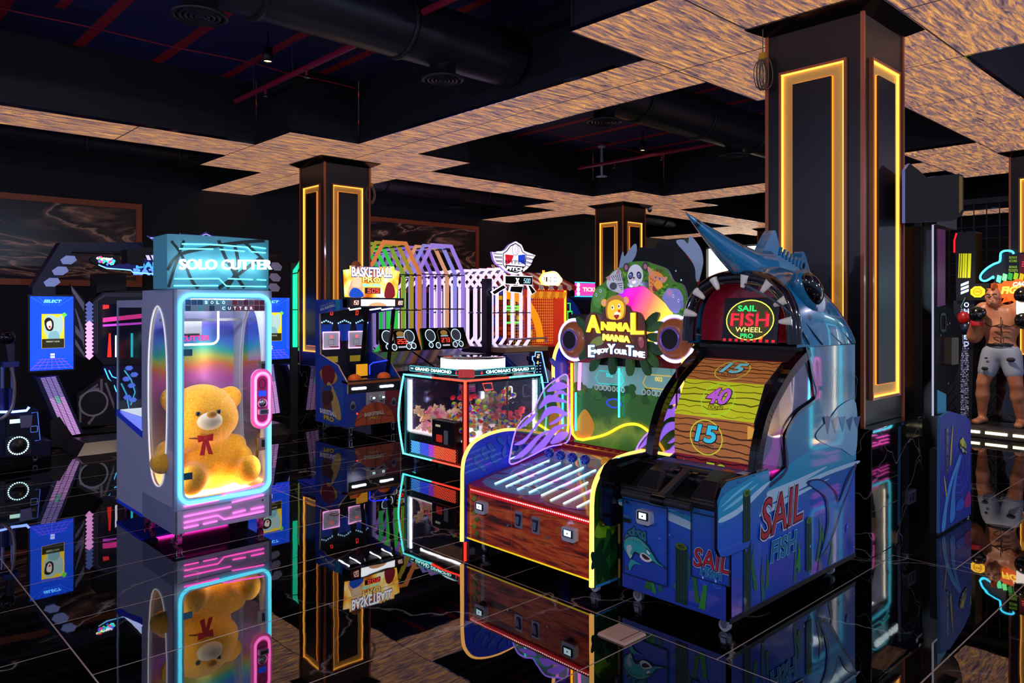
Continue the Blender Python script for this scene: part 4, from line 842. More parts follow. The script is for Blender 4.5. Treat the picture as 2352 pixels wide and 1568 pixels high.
# rear machine, back to back: half-glass white cabinet
se = thing('glass_prize_cabinet', ((U0 + U1) / 2, (WM + W1) / 2, 0), 'white half-glass cabinet with blue trim standing directly behind the teddy-bear machine', 'prize machine')
BL = mt('1430c8', .35, 0, .15); y0, y1 = WM + .006, W1
g = G(); g.hexa([(U0, y0, .10), (U1, y0, .10), (U1, y1, .10), (U0, y1, .10)], [(U0, y0, .70), (U1, y0, .70), (U1, y1, .79), (U0, y1, .79)], PAINT); g.build('base', se)
G().hexa([(U0 - .003, y0, .655), (U1, y0, .655), (U1, y1, .755), (U0 - .003, y1, .755)], [(U0 - .003, y0, .705), (U1, y0, .705), (U1, y1, .795), (U0 - .003, y1, .795)], BL).build('blue_trim', se); G().box(U0 - .002, U1, y0, y1, .075, .10, BL).build('blue_skirt', se)
G().box(U0, U1, y0, y1, 1.60, 1.655, PAINT).build('roof', se)
g = G(); g.box(U0, U0 + .012, y0, y0 + .012, .72, 1.6, PAINT).box(U0, U0 + .008, y1 - .008, y1, .80, 1.6, mt('a8c8e8', .2)).build('posts', se)
G().box(U0 + .002, U0 + .006, y0 + .012, y1 - .01, .8, 1.6, GLS).build('side_glass', se); G().box(U0 + .01, U1 - .01, y1 - .006, y1 - .002, .8, 1.6, GLS).build('front_glass', se)
G().box(U0 + .02, U1 - .02, y0 + .012, y0 + .02, .8, 1.6, holo).box(U1 - .01, U1 - .004, y0, y1, .8, 1.6, holo).build('foil_lining', se); G().box(U0 + .02, U1 - .02, y0 + .02, y1 - .02, .795, .80, em('dff0ff', 1.5)).build('prize_floor', se)
G().box(U0 + .3, U0 + .34, y0 + .2, y0 + .24, 1.2, 1.6, GLS).box(U0 + .27, U0 + .37, y0 + .18, y0 + .26, 1.17, 1.2, mt('e0e8f8', .3)).build('hanging_cutter', se)
for p in ((U0 + .06, WM + .1), (U0 + .06, W1 - .06), (U1 - .06, W1 - .06)): caster(p, se, mt('802060', .4))
# ---- teddy bear
fur, nt, N, LK, B = nodemat('yellow_plush'); tc = N.new('ShaderNodeTexCoord'); n1 = N.new('ShaderNodeTexNoise'); n1.inputs['Scale'].default_value = 90; n1.inputs['Detail'].default_value = 5; LK.new(tc.outputs['Object'], n1.inputs[0])
rg = ramp(N, [(.3, 'f09a10'), (.7, 'ffc832')]); LK.new(n1.outputs[0], rg.inputs[0]); LK.new(rg.outputs[0], B.inputs['Base Color']); B.inputs['Roughness'].default_value = .95
bp_ = N.new('ShaderNodeBump'); bp_.inputs['Strength'].default_value = .5; bp_.inputs['Distance'].default_value = .01; LK.new(n1.outputs[0], bp_.inputs['Height']); LK.new(bp_.outputs[0], B.inputs['Normal'])
B.inputs['Sheen Weight'].default_value = .5
def tp_(px, py, y): return oy(px, py, y)
body = tp_(487, 1050, 5.56); bear = thing('teddy_bear', (body.x, 5.5, .29), 'large golden yellow teddy bear with red ribbon sitting inside the glowing cabinet', 'teddy bear')
def metab(els, name, parent, mat, res=.012):
    """one continuous smooth skin from overlapping soft ellipsoids"""
    mb_ = bpy.data.metaballs.new('m'); mb_.resolution = res; mb_.render_resolution = res; mb_.threshold = .35
    o = bpy.data.objects.new('m', mb_); COL.objects.link(o)
    for c, r, sc, q in els:
        e = mb_.elements.new(); e.type = 'ELLIPSOID'; e.co = c; e.radius = 1.0; e.size_x, e.size_y, e.size_z = [r * k / .62 for k in sc]; e.stiffness = 3.0
        e.radius = 1.0
        if q is not None: e.rotation = q
    bpy.context.view_layer.update(); dg = bpy.context.evaluated_depsgraph_get(); me = o.evaluated_get(dg).to_mesh()
    g = G(); g.add([v.co.copy() for v in me.vertices], [tuple(p.vertices) for p in me.polygons], mat, True)
    o.evaluated_get(dg).to_mesh_clear(); bpy.data.objects.remove(o); bpy.data.metaballs.remove(mb_)
    return g.build(name, parent)
from mathutils import Euler
Qt = lambda x=0, y=0, z=0: Euler((x, y, z)).to_quaternion()
hc = tp_(462, 950, 5.50)
els = [(tp_(480, 1060, 5.56), .18, (1, .85, 1.05), None), (tp_(475, 1000, 5.56), .13, (1, .85, .9), None), (hc, .185, (1.1, .85, 1.0), None), (hc + V((.02, -.03, -.05)), .165, (1.15, .85, .8), None),
       (tp_(530, 912, 5.50), .07, (1, .5, 1), None), (tp_(396, 915, 5.52), .07, (1, .5, 1), None),
       (tp_(420, 1012, 5.50), .085, (1.1, .9, .8), None), (tp_(388, 1038, 5.44), .08, (1.0, .95, .9), None), (tp_(372, 1062, 5.38), .066, (1, 1, 1), None),
       (tp_(535, 1020, 5.52), .075, (1.1, .9, .9), None), (tp_(556, 1050, 5.46), .07, (.9, .9, 1.1), None), (tp_(566, 1082, 5.42), .06, (1, 1, 1), None),
       (tp_(450, 1085, 5.48), .095, (1, 1.1, .85), None), (tp_(442, 1098, 5.38), .092, (.95, 1, 1.0), None), (tp_(440, 1103, 5.30), .078, (1.0, .6, 1.15), None),
       (tp_(530, 1080, 5.50), .095, (1.1, 1.1, .8), None), (tp_(560, 1082, 5.38), .085, (.95, 1, 1.0), None), (tp_(574, 1075, 5.31), .072, (.95, .6, 1.15), None)]
bb_ = metab(els, 'body', bear, fur)
G().ball(tp_(482, 967, 5.30), .074, mt('f0e6d0', .95, 0, .05), (1.2, .75, .85), None, 24, 14).build('muzzle', bear)
G().ball(tp_(487, 951, 5.232), .03, mt('e8a848', .7), (1.2, .6, .85), None, 16, 10).build('nose', bear)
for p in ((455, 950), (503, 945)): G().ball(tp_(p[0], p[1], 5.305 if p[0] < 480 else 5.30), .018, mt('0a0a0c', .08, 0, 0, 1), (1, .7, 1), None, 14, 10).build('eye', bear)
RB = mt('c01420', .45); g = G(); k = tp_(470, 1004, 5.335)
nk = [V((k.x + .125 * cos(t), 5.50 - .165 * sin(t), k.z + .012 - .018 * sin(t))) for t in [pi * i / 14 - .2 + i * .028 for i in range(15)]]
g.tube(nk, .006, mt('6a2414', .6), 8); g.ball(k + V((0, -.012, -.005)), .017, RB, (1, .7, 1), None, 10, 8)
for s, dz in ((-1, 0), (1, 0)): g.hexa([k + V((0, -.02, .01)), k + V((0, -.02, -.02)), k + V((0, -.008, -.02)), k + V((0, -.008, .01))], [k + V((s * .055, -.02, .022)), k + V((s * .05, -.02, -.028)), k + V((s * .05, -.012, -.028)), k + V((s * .055, -.012, .022))], RB)
for s in (-1, 1): g.hexa([k + V((s * .004 - .012, -.02, -.01)), k + V((s * .004 + .012, -.02, -.01)), k + V((s * .004 + .012, -.015, -.01)), k + V((s * .004 - .012, -.015, -.01))], [k + V((s * .03 - .016, -.035, -.115)), k + V((s * .03 + .016, -.035, -.12)), k + V((s * .03 + .016, -.03, -.12)), k + V((s * .03 - .016, -.03, -.115))], RB)
g.build('ribbon_bow', bear)
# ================================================================ ANIMAL MANIA BALL GAME
AX0, AX1, AY0, AY1 = 3.17, 4.16, 2.72, 3.80
am = thing('animal_ball_game', ((AX0 + AX1) / 2, (AY0 + AY1) / 2, 0), 'jungle-animal ball rolling game with wooden front, yellow neon sides and a round animal sign', 'arcade machine')
woodr, nt, N, LK, B = nodemat('red_wood_print'); tc = N.new('ShaderNodeTexCoord'); mp = N.new('ShaderNodeMapping'); mp.inputs['Scale'].default_value = (1, 1.2, 9); LK.new(tc.outputs['Object'], mp.inputs[0])
n1 = N.new('ShaderNodeTexNoise'); n1.inputs['Scale'].default_value = 2.2; n1.inputs['Detail'].default_value = 8; n1.inputs['Distortion'].default_value = 1.2; LK.new(mp.outputs[0], n1.inputs[0])
rw = ramp(N, [(.36, '4a1008'), (.44, 'a83010'), (.52, 'd84c18'), (.60, 'f0702a'), (.70, '8a2410')]); LK.new(n1.outputs[0], rw.inputs[0]); LK.new(rw.outputs[0], B.inputs['Base Color']); B.inputs['Roughness'].default_value = .35; B.inputs['Coat Weight'].default_value = .5
YN = em('ffb85a', 2.0); BLUE = pr('1238d8'); AF = FX(AX0)
prof = [tuple(p) for p in spl([(3.145, .52), (3.16, .61), (3.22, .69), (3.31, .728), (3.42, .747), (3.55, .750), (3.70, .728), (3.85, .693), (3.95, .677), (4.03, .685), (4.085, .745), (4.075, .84), (4.04, .95), (4.005, 1.10), (4.015, 1.24), (4.075, 1.34), (4.14, 1.37)], 4)]
pts = [(3.145, .07)] + prof + [(AX1, 1.37), (AX1, .07)]
for y0, nm, lab in ((AY1, 'side_panel', 'blue side panel with leaf pattern'), (AY0 - .03, 'side_panel', 'green jungle side panel')):
    g = G(); pl = FY(y0); g.prism(pl, pts, -.03, 0, BLUE if y0 > 3 else pr('2a6a18'), mt('7a88b8', .3, 0, 0, .3))
    if y0 > 3:
        random.seed(5)
        for i in range(11):
            x, z = [(3.25, .58), (3.32, .62), (3.30, .54), (3.38, .66), (3.40, .58), (3.47, .69), (3.50, .62), (3.55, .68), (3.95, .95), (4.0, 1.05), (3.98, 1.2)][i]
            t = random.uniform(-.6, .6) - 1.2; g.ell(pl, x, z, .05, .022, pr('0c2a90'), 3, rot=t).ell(pl, x, z, .044, .017, pr('1c5ad0'), 4, rot=t)
            for k in range(4): c = -.03 + .016 * k; g.line(pl, [(x + c * cos(t), z + c * sin(t)), (x + c * cos(t) + .012 * cos(t + 1), z + c * sin(t) + .012 * sin(t + 1))], .002, pr('0c2a90'), 6)
    else:
        blob(g, pl, [(3.15, .35), (3.3, .33), (3.5, .36), (3.6, .45), (3.4, .5), (3.2, .44)], pr('8ac81e'), 2); random.seed(9)
        for i in range(14): x = random.uniform(3.17, 3.5); z = random.uniform(.1, .3); t = random.uniform(.6, 2.4); g.ell(pl, x, z, .09, .03, pr(random.choice(('0c3a1c', '124e24', '1c6428'))), 3 + i * .2, rot=t)
        g.poly(pl, [(3.15, .07), (AX1, .07), (AX1, .085), (3.15, .085)], pr('3a9ae0'), 6)
    g.build(nm, am, label=lab)
    yc = y0 + .015
    G().tube([(3.14, yc, .075)] + [(x, yc, z + .004) for x, z in [(3.142, .3)] + prof[:-2]], .0145, YN, 10).build('neon_edge', am, label='yellow neon edge tube')
# front board
g = G(); a0, a1 = -AY1, -AY0; g.prism(AF, [(a0, .09), (a1, .09), (a1, .445), (a0, .445)], -.02, 0, woodr, BLK)
g.poly(AF, [(a0, .09), (a1, .09), (a1, .10), (a0, .10)], em('e8c81e', .8), 2)
g.poly(AF, [(a0, .395), (a1, .395), (a1, .445), (a0, .445)], pr('a01414'), 2)
for c in ([(1102, 1130), (1176, 1150), (1176, 1258), (1102, 1228)], [(1252, 1182), (1354, 1208), (1354, 1318), (1252, 1282)]):
    q = AF.px(c); x0_, x1_ = q[0][0], q[1][0]; z0_ = (q[2][1] + q[3][1]) / 2; z1_ = (q[0][1] + q[1][1]) / 2; g.line(AF, rr(x0_, z0_, x1_, z1_, .015), .003, pr('c8743a'), 3, True)
for i in range(6): x, z = AF.px([(1093 + (i % 2) * 5, 1145 + i * 16)])[0]; g.ell(AF, x - .01, z, .022, .014, pr('3a7a14' if i % 2 else '5a9a1c'), 4, rot=.7)
for cpx in ((1196, 1228), (1290, 1218)):
    x, z = AF.px([cpx])[0]
    for k in range(4): g.ringp(AF, x, z, .045 - .010 * k, .022 - .005 * k, .0025, pr('e08a3a'), 5)
g.build('front_board', am)
Q = Pl((AX0 - .002, 0, 0), AF.u, AF.v)
G().prism(Q, [(a0 + .04, .402), (a1, .402), (a1, .428), (a0 + .04, .428)], 0, .01, mt('c01818', .3, 0, .6)).build('red_rail', am)
g = G(); R_ = Pl((AX0 - .0125, 0, 0), AF.u, AF.v); n = 64
for i in range(n): x = a0 + .05 + (a1 - a0 - .06) * i / n; g.poly(R_, [(x, .418), (x + .009, .418), (x + .009, .425), (x, .425)], em('ff8a8a' if i < 20 else 'ffd0d0', 3.0), 2)
g.build('led_row', am)
for cpx, sc in (((1111, 1164), 1.0), ((1314, 1225), 1.05)): x, z = AF.px([cpx])[0]; card_reader(AF, x, z, am, .095 * sc, .075 * sc)
for cpx in ((1192, 1193), (1231, 1206)):
    x, z = AF.px([cpx])[0]; g = G(); g.prism(AF, rr(x - .032, z - .05, x + .032, z + .05, .006), 0, .004, mt('b8bccc', .25, .7)); g.prism(Pl((AX0 - .004, 0, 0), AF.u, AF.v), [(x - .022, z + .035), (x + .022, z + .035), (x + .012, z - .035), (x - .012, z - .035)], 0, .008, mt('303848', .2, .5))
    g.poly(Pl((AX0 - .0125, 0, 0), AF.u, AF.v), [(x - .015, z + .02), (x + .015, z + .02), (x + .009, z - .026), (x - .009, z - .026)], mt('8aa0c8', .2, .6), 2); g.build('coin_slot_plate', am)
for cpx in ((1168, 1206), (1259, 1234)): x, z = AF.px([cpx])[0]; G().cyl(AF.at(x, z), AF.at(x, z, .008), .01, CHR, 14).build('door_lock', am)
# playfield
S_ = .16
PFP = Pl((AX0, 0, .445), (0, -1, 0), (1, 0, S_)); LEN = (AX1 - AX0 - .1) / PFP.v.x
g = G(); g.prism(PFP, [(a0, 0), (a1, 0), (a1, LEN), (a0, LEN)], -.03, 0, pr('a01c18'), BLK)
def pf(q): return PFP.px(q)
blob(g, PFP, [(a0 + .06, .08), (a0 + .5, .05), (a0 + .62, .3), (a0 + .64, .7), (a0 + .55, .8), (a0 + .1, .8), (a0 + .05, .5)], pr('7a9ab8'), 1)
blob(g, PFP, [(a0 + .62, .06), (a1 - .06, .08), (a1 - .04, .5), (a0 + .72, .5), (a0 + .62, .3)], pr('c86a1c'), 1)
random.seed(4)
for i in range(26): x = random.uniform(a0 + .05, a1 - .1); y = random.uniform(.03, .8); g.ell(PFP, x, y, random.uniform(.03, .07), .012, pr(random.choice(('b8c0d8', 'c06a8a', '8a2a8a', '5a7aa0', 'a83018'))), 3, rot=random.uniform(-.5, .5))
g.build('playfield', am)
for i in range(9):
    x = a0 + .17 + .105 * i; y0_, y1_ = (.09, .60) if i < 5 else (.06, .40)
    G().prism(PFP, [(x, y0_), (x + .008, y0_), (x + .008, y1_), (x, y1_)], .0035, .008, em('a8f0ff', 3.4)).prism(PFP, [(x, y0_ + .2), (x + .008, y0_ + .2), (x + .008, y0_ + .28), (x, y0_ + .28)], .0035, .0086, em('ff60c8', 2.5)).build('lane_light', am)
G().prism(PFP, [(a0, LEN - .02), (a1, LEN - .02), (a1, LEN), (a0, LEN)], 0, .02, pr('b03020')).build('back_rail', am)
BB = mt('0c2ab0', .08, 0, 0, 1); 
for i, (x, y) in enumerate(((1262, 1040), (1288, 1045), (1315, 1050), (1344, 1055))):
    p = hit(x, y, PFP.o + PFP.n * .045, PFP.n); b = G().ball(p, .034, BB, n=24, k=14).build('game_ball', label='glossy blue ball on the lit lanes, %s' % ('leftmost of four', 'second of four from the left', 'third of four from the left', 'rightmost of four')[i], cat='ball', group='blue balls on the animal game lanes')
    G().cyl(p - PFP.n * .045, p - PFP.n * .03, .012, mt('a8c8e8', .2, .5)).build('ball_seat', am)
for i, (x, y) in enumerate(((1391, 1061), (1422, 1056))):
    p = hit(x, y, PFP.o + PFP.n * .034, PFP.n); G().ball(p, .034, mt('f0a010', .25, 0, .15, .8), n=24, k=14).build('game_ball', label=('larger-showing orange-yellow ball beside the blue balls', 'orange-yellow ball half hidden behind the black wing shield')[i], cat='ball')
# back screen with jungle picture behind glass
scr, nt, N, LK, B = nodemat('jungle_screen'); tc = N.new('ShaderNodeTexCoord'); sp = N.new('ShaderNodeSeparateXYZ'); LK.new(tc.outputs['Object'], sp.inputs[0]); n1 = N.new('ShaderNodeTexNoise'); n1.inputs['Scale'].default_value = 7; n1.inputs['Detail'].default_value = 8; LK.new(tc.outputs['Object'], n1.inputs[0])
ad = N.new('ShaderNodeMath'); ad.operation = 'MULTIPLY_ADD'; LK.new(n1.outputs[0], ad.inputs[0]); ad.inputs[1].default_value = .35; LK.new(sp.outputs['Z'], ad.inputs[2])
rj = ramp(N, [(.0, '1c4a10'), (.78, '3a6a14'), (.92, '6a8a2a'), (1.0, '2a5a1a')]); rj.color_ramp.elements[0].position = .7
LK.new(ad.outputs[0], rj.inputs[0]); LK.new(rj.outputs[0], B.inputs['Base Color']); LK.new(rj.outputs[0], B.inputs['Emission Color']); B.inputs['Emission Strength'].default_value = .55; B.inputs['Roughness'].default_value = .4
SX = 4.15; SP = FX(SX); s0, s1, sz0, sz1 = -3.74, -2.78, .61, 1.20
g = G(); g.box(SX + .01, SX + .05, AY0, AY1, .1, 1.55, mt('14060a', .5)); g.prism(SP, [(s0 - .06, sz0 - .03), (s1 + .06, sz0 - .03), (s1 + .06, 1.33), (s0 - .06, 1.33)], -.01, 0, pr('a82018'))
random.seed(12)
for i in range(16): z = .6 + i * .045; g.poly(SP, [(s0 - .06, z), (s0 - .005, z + .02), (s0 - .06, z + .016)], pr('e86a3a'), 2)
for i in range(14): x = s0 + i * .07; g.poly(SP, [(x, sz0 - .03), (x + .05, sz0 - .015), (x + .01, sz0 - .01)], pr('e86a3a'), 2); g.ell(SP, x, 1.27, .03, .008, pr('e8502a'), 2, rot=.4)
g.build('back_box', am)
g = G(); g.prism(SP, [(s0, sz0), (s1, sz0), (s1, sz1), (s0, sz1)], .001, .006, scr, BLK); Q = Pl((SX - .006, 0, 0), SP.u, SP.v)
g.poly(Q, [(s0, 1.02), (s1, 1.0), (s1, sz1), (s0, sz1)], mt('7ab0a8', .4, 0, .35), 1)
for i in range(40): x = random.uniform(s0, s1); g.ell(Q, x, random.uniform(.96, 1.05), .035, .028, mt(random.choice(('2a5a14', '3a7a1c', '1c4a18')), .5, 0, .25), 2)
blob(g, Q, [(s0 + .03, .66), (s0 + .14, .65), (s0 + .2, .75), (s0 + .12, .86), (s0 + .05, .8)], mt('c88a1c', .4, 0, .5), 3)
for c in (-3.40, -2.98):
    g.text(Q, '002', c - .03, 1.11, c + .03, 1.14, em('e8c03a' if c > -3.2 else '3ad0d0', 1), 6, bold=.02); g.line(Q, [(c - .13, 1.09), (c - .10, 1.06), (c + .10, 1.06), (c + .13, 1.09), (c + .10, 1.15), (c - .10, 1.15)], .006, em('d8b03a' if c > -3.2 else '2ac0c0', .9), 5, True)
    for k in range(7): x = c - .12 + .04 * k; g.ell(Q, x, 1.03, .017, .019, mt('c0c8d0', .3, 0, .5), 6).ell(Q, x, 1.03, .012, .014, mt('5a7a5a', .3, 0, .3), 7)
    for s in (-.1, .1): g.line(Q, [(c + s, 1.15), (c + s, sz1)], .004, pr('c8b89a'), 5)
g.ell(Q, -3.36, .93, .07, .035, em('2848e0', .8), 3).ell(Q, -3.36, .93, .055, .025, mt('4a6a3a', .4, 0, .2), 4)
g.build('screen', am, label='lit jungle picture screen')
G().tube([(SX - .02, -a, z) for a, z in [(s0 - .01, 1.19), (s0 - .01, .75), (s0, .67), (s0 + .04, .64)] + [(s0 + .04 + t * .0, .64) for t in ()] + [tuple(p) for p in spl([(s0 + .1, .64), (s0 + .3, .70), (s0 + .48, .79), (s0 + .62, .80), (s0 + .75, .72), (s0 + .82, .64)], 5)]], .009, em('ffb01a', 3.6), 8).build('yellow_neon', am)
for x, c, nm in ((-3.30, '3af0ff', 'cyan_neon'), (-3.70, '30e0e0', 'cyan_neon')):
    G().tube([(SX - .03, -x, .84 if x > -3.5 else .7), (SX - .03, -x, 1.18 if x > -3.5 else .98)], .007, em(c, 3), 8).build(nm, am)
G().tube([(SX - .04, 3.66, 1.0), (SX - .04, 3.65, 1.2)], .012, em('ff80e0', 2.4), 8).build('pink_neon', am)
# clear zebra guard fins
zebra = mt('9a6aff', .4, 0, .75)
for yf, lab in ((AY1 - .035, 'clear left guard with violet zebra stripes'), (AY0 + .02, 'clear right guard with violet zebra stripes')):
    pl = FY(yf); fin = [tuple(p) for p in spl([(3.53, .53), (3.53, .62), (3.58, .76), (3.66, .83), (3.74, .865), (3.78, .92), (3.86, 1.02), (3.98, 1.08), (4.10, 1.10), (4.115, .9), (4.12, .63), (3.9, .60), (3.7, .555)], 5, True)]
    g = G(); g.prism(pl, fin, -.003, 0, GLS)
    for q in ([(3.56, .66), (3.68, .70), (3.80, .80), (3.90, .84), (3.78, .76), (3.66, .66)], [(3.60, .76), (3.72, .80), (3.78, .86), (3.70, .83)], [(3.55, .56), (3.68, .58), (3.82, .68), (3.94, .72), (3.80, .70), (3.66, .62)], [(3.72, .58), (3.85, .60), (3.98, .70), (4.10, .74), (3.96, .74), (3.84, .66)], [(3.80, .88), (3.92, .92), (4.10, .90), (4.0, .95), (3.88, .97)], [(3.82, .80), (3.95, .84), (4.11, .80), (4.0, .88), (3.88, .88)], [(3.88, 1.0), (4.0, 1.0), (4.11, 1.02), (4.0, 1.06)], [(3.92, .62), (4.05, .63), (4.11, .68), (4.0, .69)], [(3.90, .76), (4.0, .77), (4.11, .84), (4.0, .80)], [(3.92, .95), (4.02, .97), (4.11, .95), (4.02, 1.0)]):
        blob(g, pl, q, zebra, 2, 4)
    g.build('zebra_guard', am, label=lab)
    G().tube([pl.at(a, b) for a, b in fin], .005, em('a070ff', 1.6), 6, closed=True).build('guard_edge', am)
# speakers
for sx, sz in (((1318, 780), 0), ((1548, 778), 1)):
    p = ox(*sx, 4.02); rw_ = .125
    g = G(); g.lathe([(.001, -.02), (rw_ + .01, -.02), (rw_ + .01, .0), (rw_, .012), (.075, .05), (.068, .045)], p, mt('b0623a', .25, 0, .12, 1), 36, (-1, 0, 0))
    for k in range(18):
        t = 2 * pi * k / 18; 
    s_ = g.build('speaker', am, label='round wood-look speaker')
    G().lathe([(.078, .044), (.076, .056), (.064, .056), (.062, .044)], p, mt('9a7ad8', .25, .4), 32, (-1, 0, 0)).build('speaker_ring', s_)
    G().lathe([(.001, .05), (.064, .046)], p, mt('17181f', .7), 32, (-1, 0, 0)).build('speaker_cone', s_)
    G().tube([p + V((.005, (rw_ + .02) * cos(t), (rw_ + .02) * sin(t))) for t in [pi * (-.62 + (0 if sz else 1.0 - 1.0)) + 2 * pi * .75 * i / 24 * (1 if not sz else -1) + (pi * 1.25 if sz else .0) for i in range(25)]], .010, em('b4b4ff', 2.5), 8).build('neon_halo', s_)
# sign: jungle fan with animals around a glowing panel
HP = FX(4.05); 
def bl(g, q, c, k, e=.25, n=5): blob(g, HP, HP.px(q), mt(c, .4, 0, e, .3), k, n)
g = G(); fan = [tuple(p) for p in spl(HP.px([(1362, 740), (1357, 700), (1367, 665), (1388, 648), (1408, 622), (1434, 612), (1445, 602), (1480, 600), (1500, 606), (1530, 618), (1546, 645), (1568, 655), (1578, 690), (1575, 712), (1588, 725), (1580, 760), (1500, 790), (1400, 780)]), 5, True)]
g.prism(HP, fan, -.02, 0, mt('4a8a1c', .45, 0, .25), mt('a8b0c8', .4))
random.seed(21)
for i in range(90):
    t = random.uniform(.1, pi - .1); r = random.uniform(.26, .38); cx_, cz_ = HP.px([(1470, 740)])[0]
    g.ell(HP, cx_ + r * cos(t) * .95, cz_ + r * sin(t) * .95, random.uniform(.008, .018), random.uniform(.006, .012), mt(random.choice(('2a6a14', '7ab828', '1c5212')), .45, 0, .25), 1)
# glowing sunset panel
gl, nt, N, LK, B = nodemat('backlit_sunset'); tc = N.new('ShaderNodeTexCoord'); sp = N.new('ShaderNodeSeparateXYZ'); LK.new(tc.outputs['Object'], sp.inputs[0])
s1_ = mth('ADD', mth('MULTIPLY', sp.outputs['Y'], -1.0), mth('MULTIPLY', sp.outputs['Z'], -.6))
rg = ramp(N, [(.0, '2a1ae0'), (.25, 'a010c8'), (.45, 'ff1aa0'), (.7, 'ff6a5a'), (1.0, 'ffd03a')]); LK.new(mth('MULTIPLY', mth('ADD', s1_, 1.10), 1.75), rg.inputs[0]); LK.new(rg.outputs[0], B.inputs['Emission Color']); LK.new(rg.outputs[0], B.inputs['Base Color']); B.inputs['Emission Strength'].default_value = 1.4
blob(g, HP, HP.px([(1418, 690), (1435, 665), (1460, 660), (1480, 658), (1500, 672), (1522, 690), (1545, 715), (1545, 738), (1510, 748), (1500, 790), (1430, 780)]), gl, 3)
fanb = g
# panda
bl(g, [(1447, 660), (1470, 655), (1490, 660), (1492, 648), (1446, 648)], '3a3a48', 4); 
for c in ((1440, 614), (1484, 612)):
    x, z = HP.px([c])[0]; g.ell(HP, x, z, .026, .03, mt('3c3848', .4, 0, .2), 5).ell(HP, x, z, .014, .018, mt('c8788a', .4, 0, .2), 6)
x, z = HP.px([(1461, 633)])[0]; g.ell(HP, x, z, .065, .076, mt('d8d8ea', .4, 0, .4), 7)
for c, r_ in (((1451, 633), .4), ((1470, 632), -.4)):
    x, z = HP.px([c])[0]; g.ell(HP, x, z, .019, .026, mt('2a2838', .4, 0, .1), 8, rot=-r_).ell(HP, x, z, .010, .014, mt('7a8ae0', .4, 0, .5), 9).ell(HP, x, z, .005, .008, BLK, 10).ell(HP, x - .003, z + .005, .003, .003, em('ffffff', 1), 11)
x, z = HP.px([(1458, 638)])[0]; g.ell(HP, x, z, .009, .007, mt('8a1a3a', .4, 0, .2), 8); bl(g, [(1454, 644), (1464, 643), (1461, 650), (1456, 650)], '8a1a28', 8)
# zebra
bl(g, [(1395, 648), (1405, 630), (1424, 618), (1432, 640), (1433, 672), (1415, 670), (1400, 662)], 'c8c8d8', 5, .35)
for c in ([(1393, 638), (1402, 633), (1404, 645)], [(1417, 630), (1422, 614), (1427, 626)]): bl(g, c + [c[0]], 'c88a9a', 6)
for i in range(6): g.line(HP, HP.px([(1406 + i * 4.5, 633 - i), (1412 + i * 4, 645)]), .005, pr('2a2a3a'), 7)
for i in range(4): g.line(HP, HP.px([(1420 + i * 3, 652 + i * 4), (1432, 650 + i * 5)]), .005, pr('2a2a3a'), 7)
x, z = HP.px([(1411, 657)])[0]; g.ell(HP, x, z, .032, .026, mt('4a4a5a', .4, 0, .2), 8); x, z = HP.px([(1416, 641)])[0]; g.ell(HP, x, z, .008, .012, mt('e8e8ff', .4, 0, .5), 9).ell(HP, x, z, .004, .007, BLK, 10)
# giraffe
bl(g, [(1495, 668), (1492, 630), (1502, 622), (1520, 628), (1526, 640), (1515, 655), (1510, 668)], 'e8862a', 5, .4); bl(g, [(1490, 612), (1500, 620), (1502, 634), (1492, 628)], 'e8a08a', 6); bl(g, [(1522, 638), (1535, 636), (1530, 648), (1520, 648)], 'e8a08a', 6)
x, z = HP.px([(1515, 654)])[0]; g.ell(HP, x, z, .034, .026, mt('f09a2a', .4, 0, .45), 8, rot=-.3); bl(g, [(1503, 655), (1512, 668), (1502, 668)], '8a1a1a', 9)
for c in ((1512, 620), (1520, 622)): x, z = HP.px([c])[0]; g.ell(HP, x, z, .008, .009, mt('8a2418', .4, 0, .2), 7)
for c in ((1509, 637), (1518, 640)): x, z = HP.px([c])[0]; g.ell(HP, x, z, .008, .012, mt('8a9ae8', .4, 0, .4), 9).ell(HP, x, z, .004, .006, BLK, 10)
for i in range(9): x, z = HP.px([(1497 + (i % 3) * 5, 640 + i * 3)])[0]; g.ell(HP, x, z, .005, .004, pr('8a3a14'), 7)
# elephant
bl(g, [(1532, 668), (1545, 662), (1562, 665), (1572, 685), (1566, 704), (1560, 718), (1545, 716), (1530, 696), (1523, 682)], '8a8ad0', 5, .4); x, z = HP.px([(1540, 672)])[0]; g.ell(HP, x, z, .028, .03, mt('9a92d8', .4, 0, .4), 6).ell(HP, x, z, .017, .02, mt('c88ac8', .4, 0, .4), 7)
bl(g, [(1560, 690), (1572, 692), (1572, 706), (1565, 707), (1566, 698)], '7a7ac8', 8, .4)
for c in ((1549, 680), (1561, 690)): x, z = HP.px([c])[0]; g.ell(HP, x, z, .007, .01, mt('e8e8ff', .4, 0, .6), 9).ell(HP, x, z, .004, .006, pr('203090'), 10)
# crocodile
bl(g, [(1367, 672), (1380, 660), (1394, 664), (1394, 682), (1384, 690), (1382, 706), (1370, 705), (1365, 695)], '5a9a2a', 5, .35)
for c in ((1372, 677), (1382, 668)): x, z = HP.px([c])[0]; g.ell(HP, x, z, .009, .012, mt('d8d8ff', .4, 0, .5), 8).ell(HP, x, z, .005, .007, pr('203090'), 9)
for i in range(4): g.line(HP, HP.px([(1375 + i * 4, 690 - i * 3), (1377 + i * 4, 694 - i * 3)]), .004, pr('ffffff'), 9)
g.build('animal_fan', am)
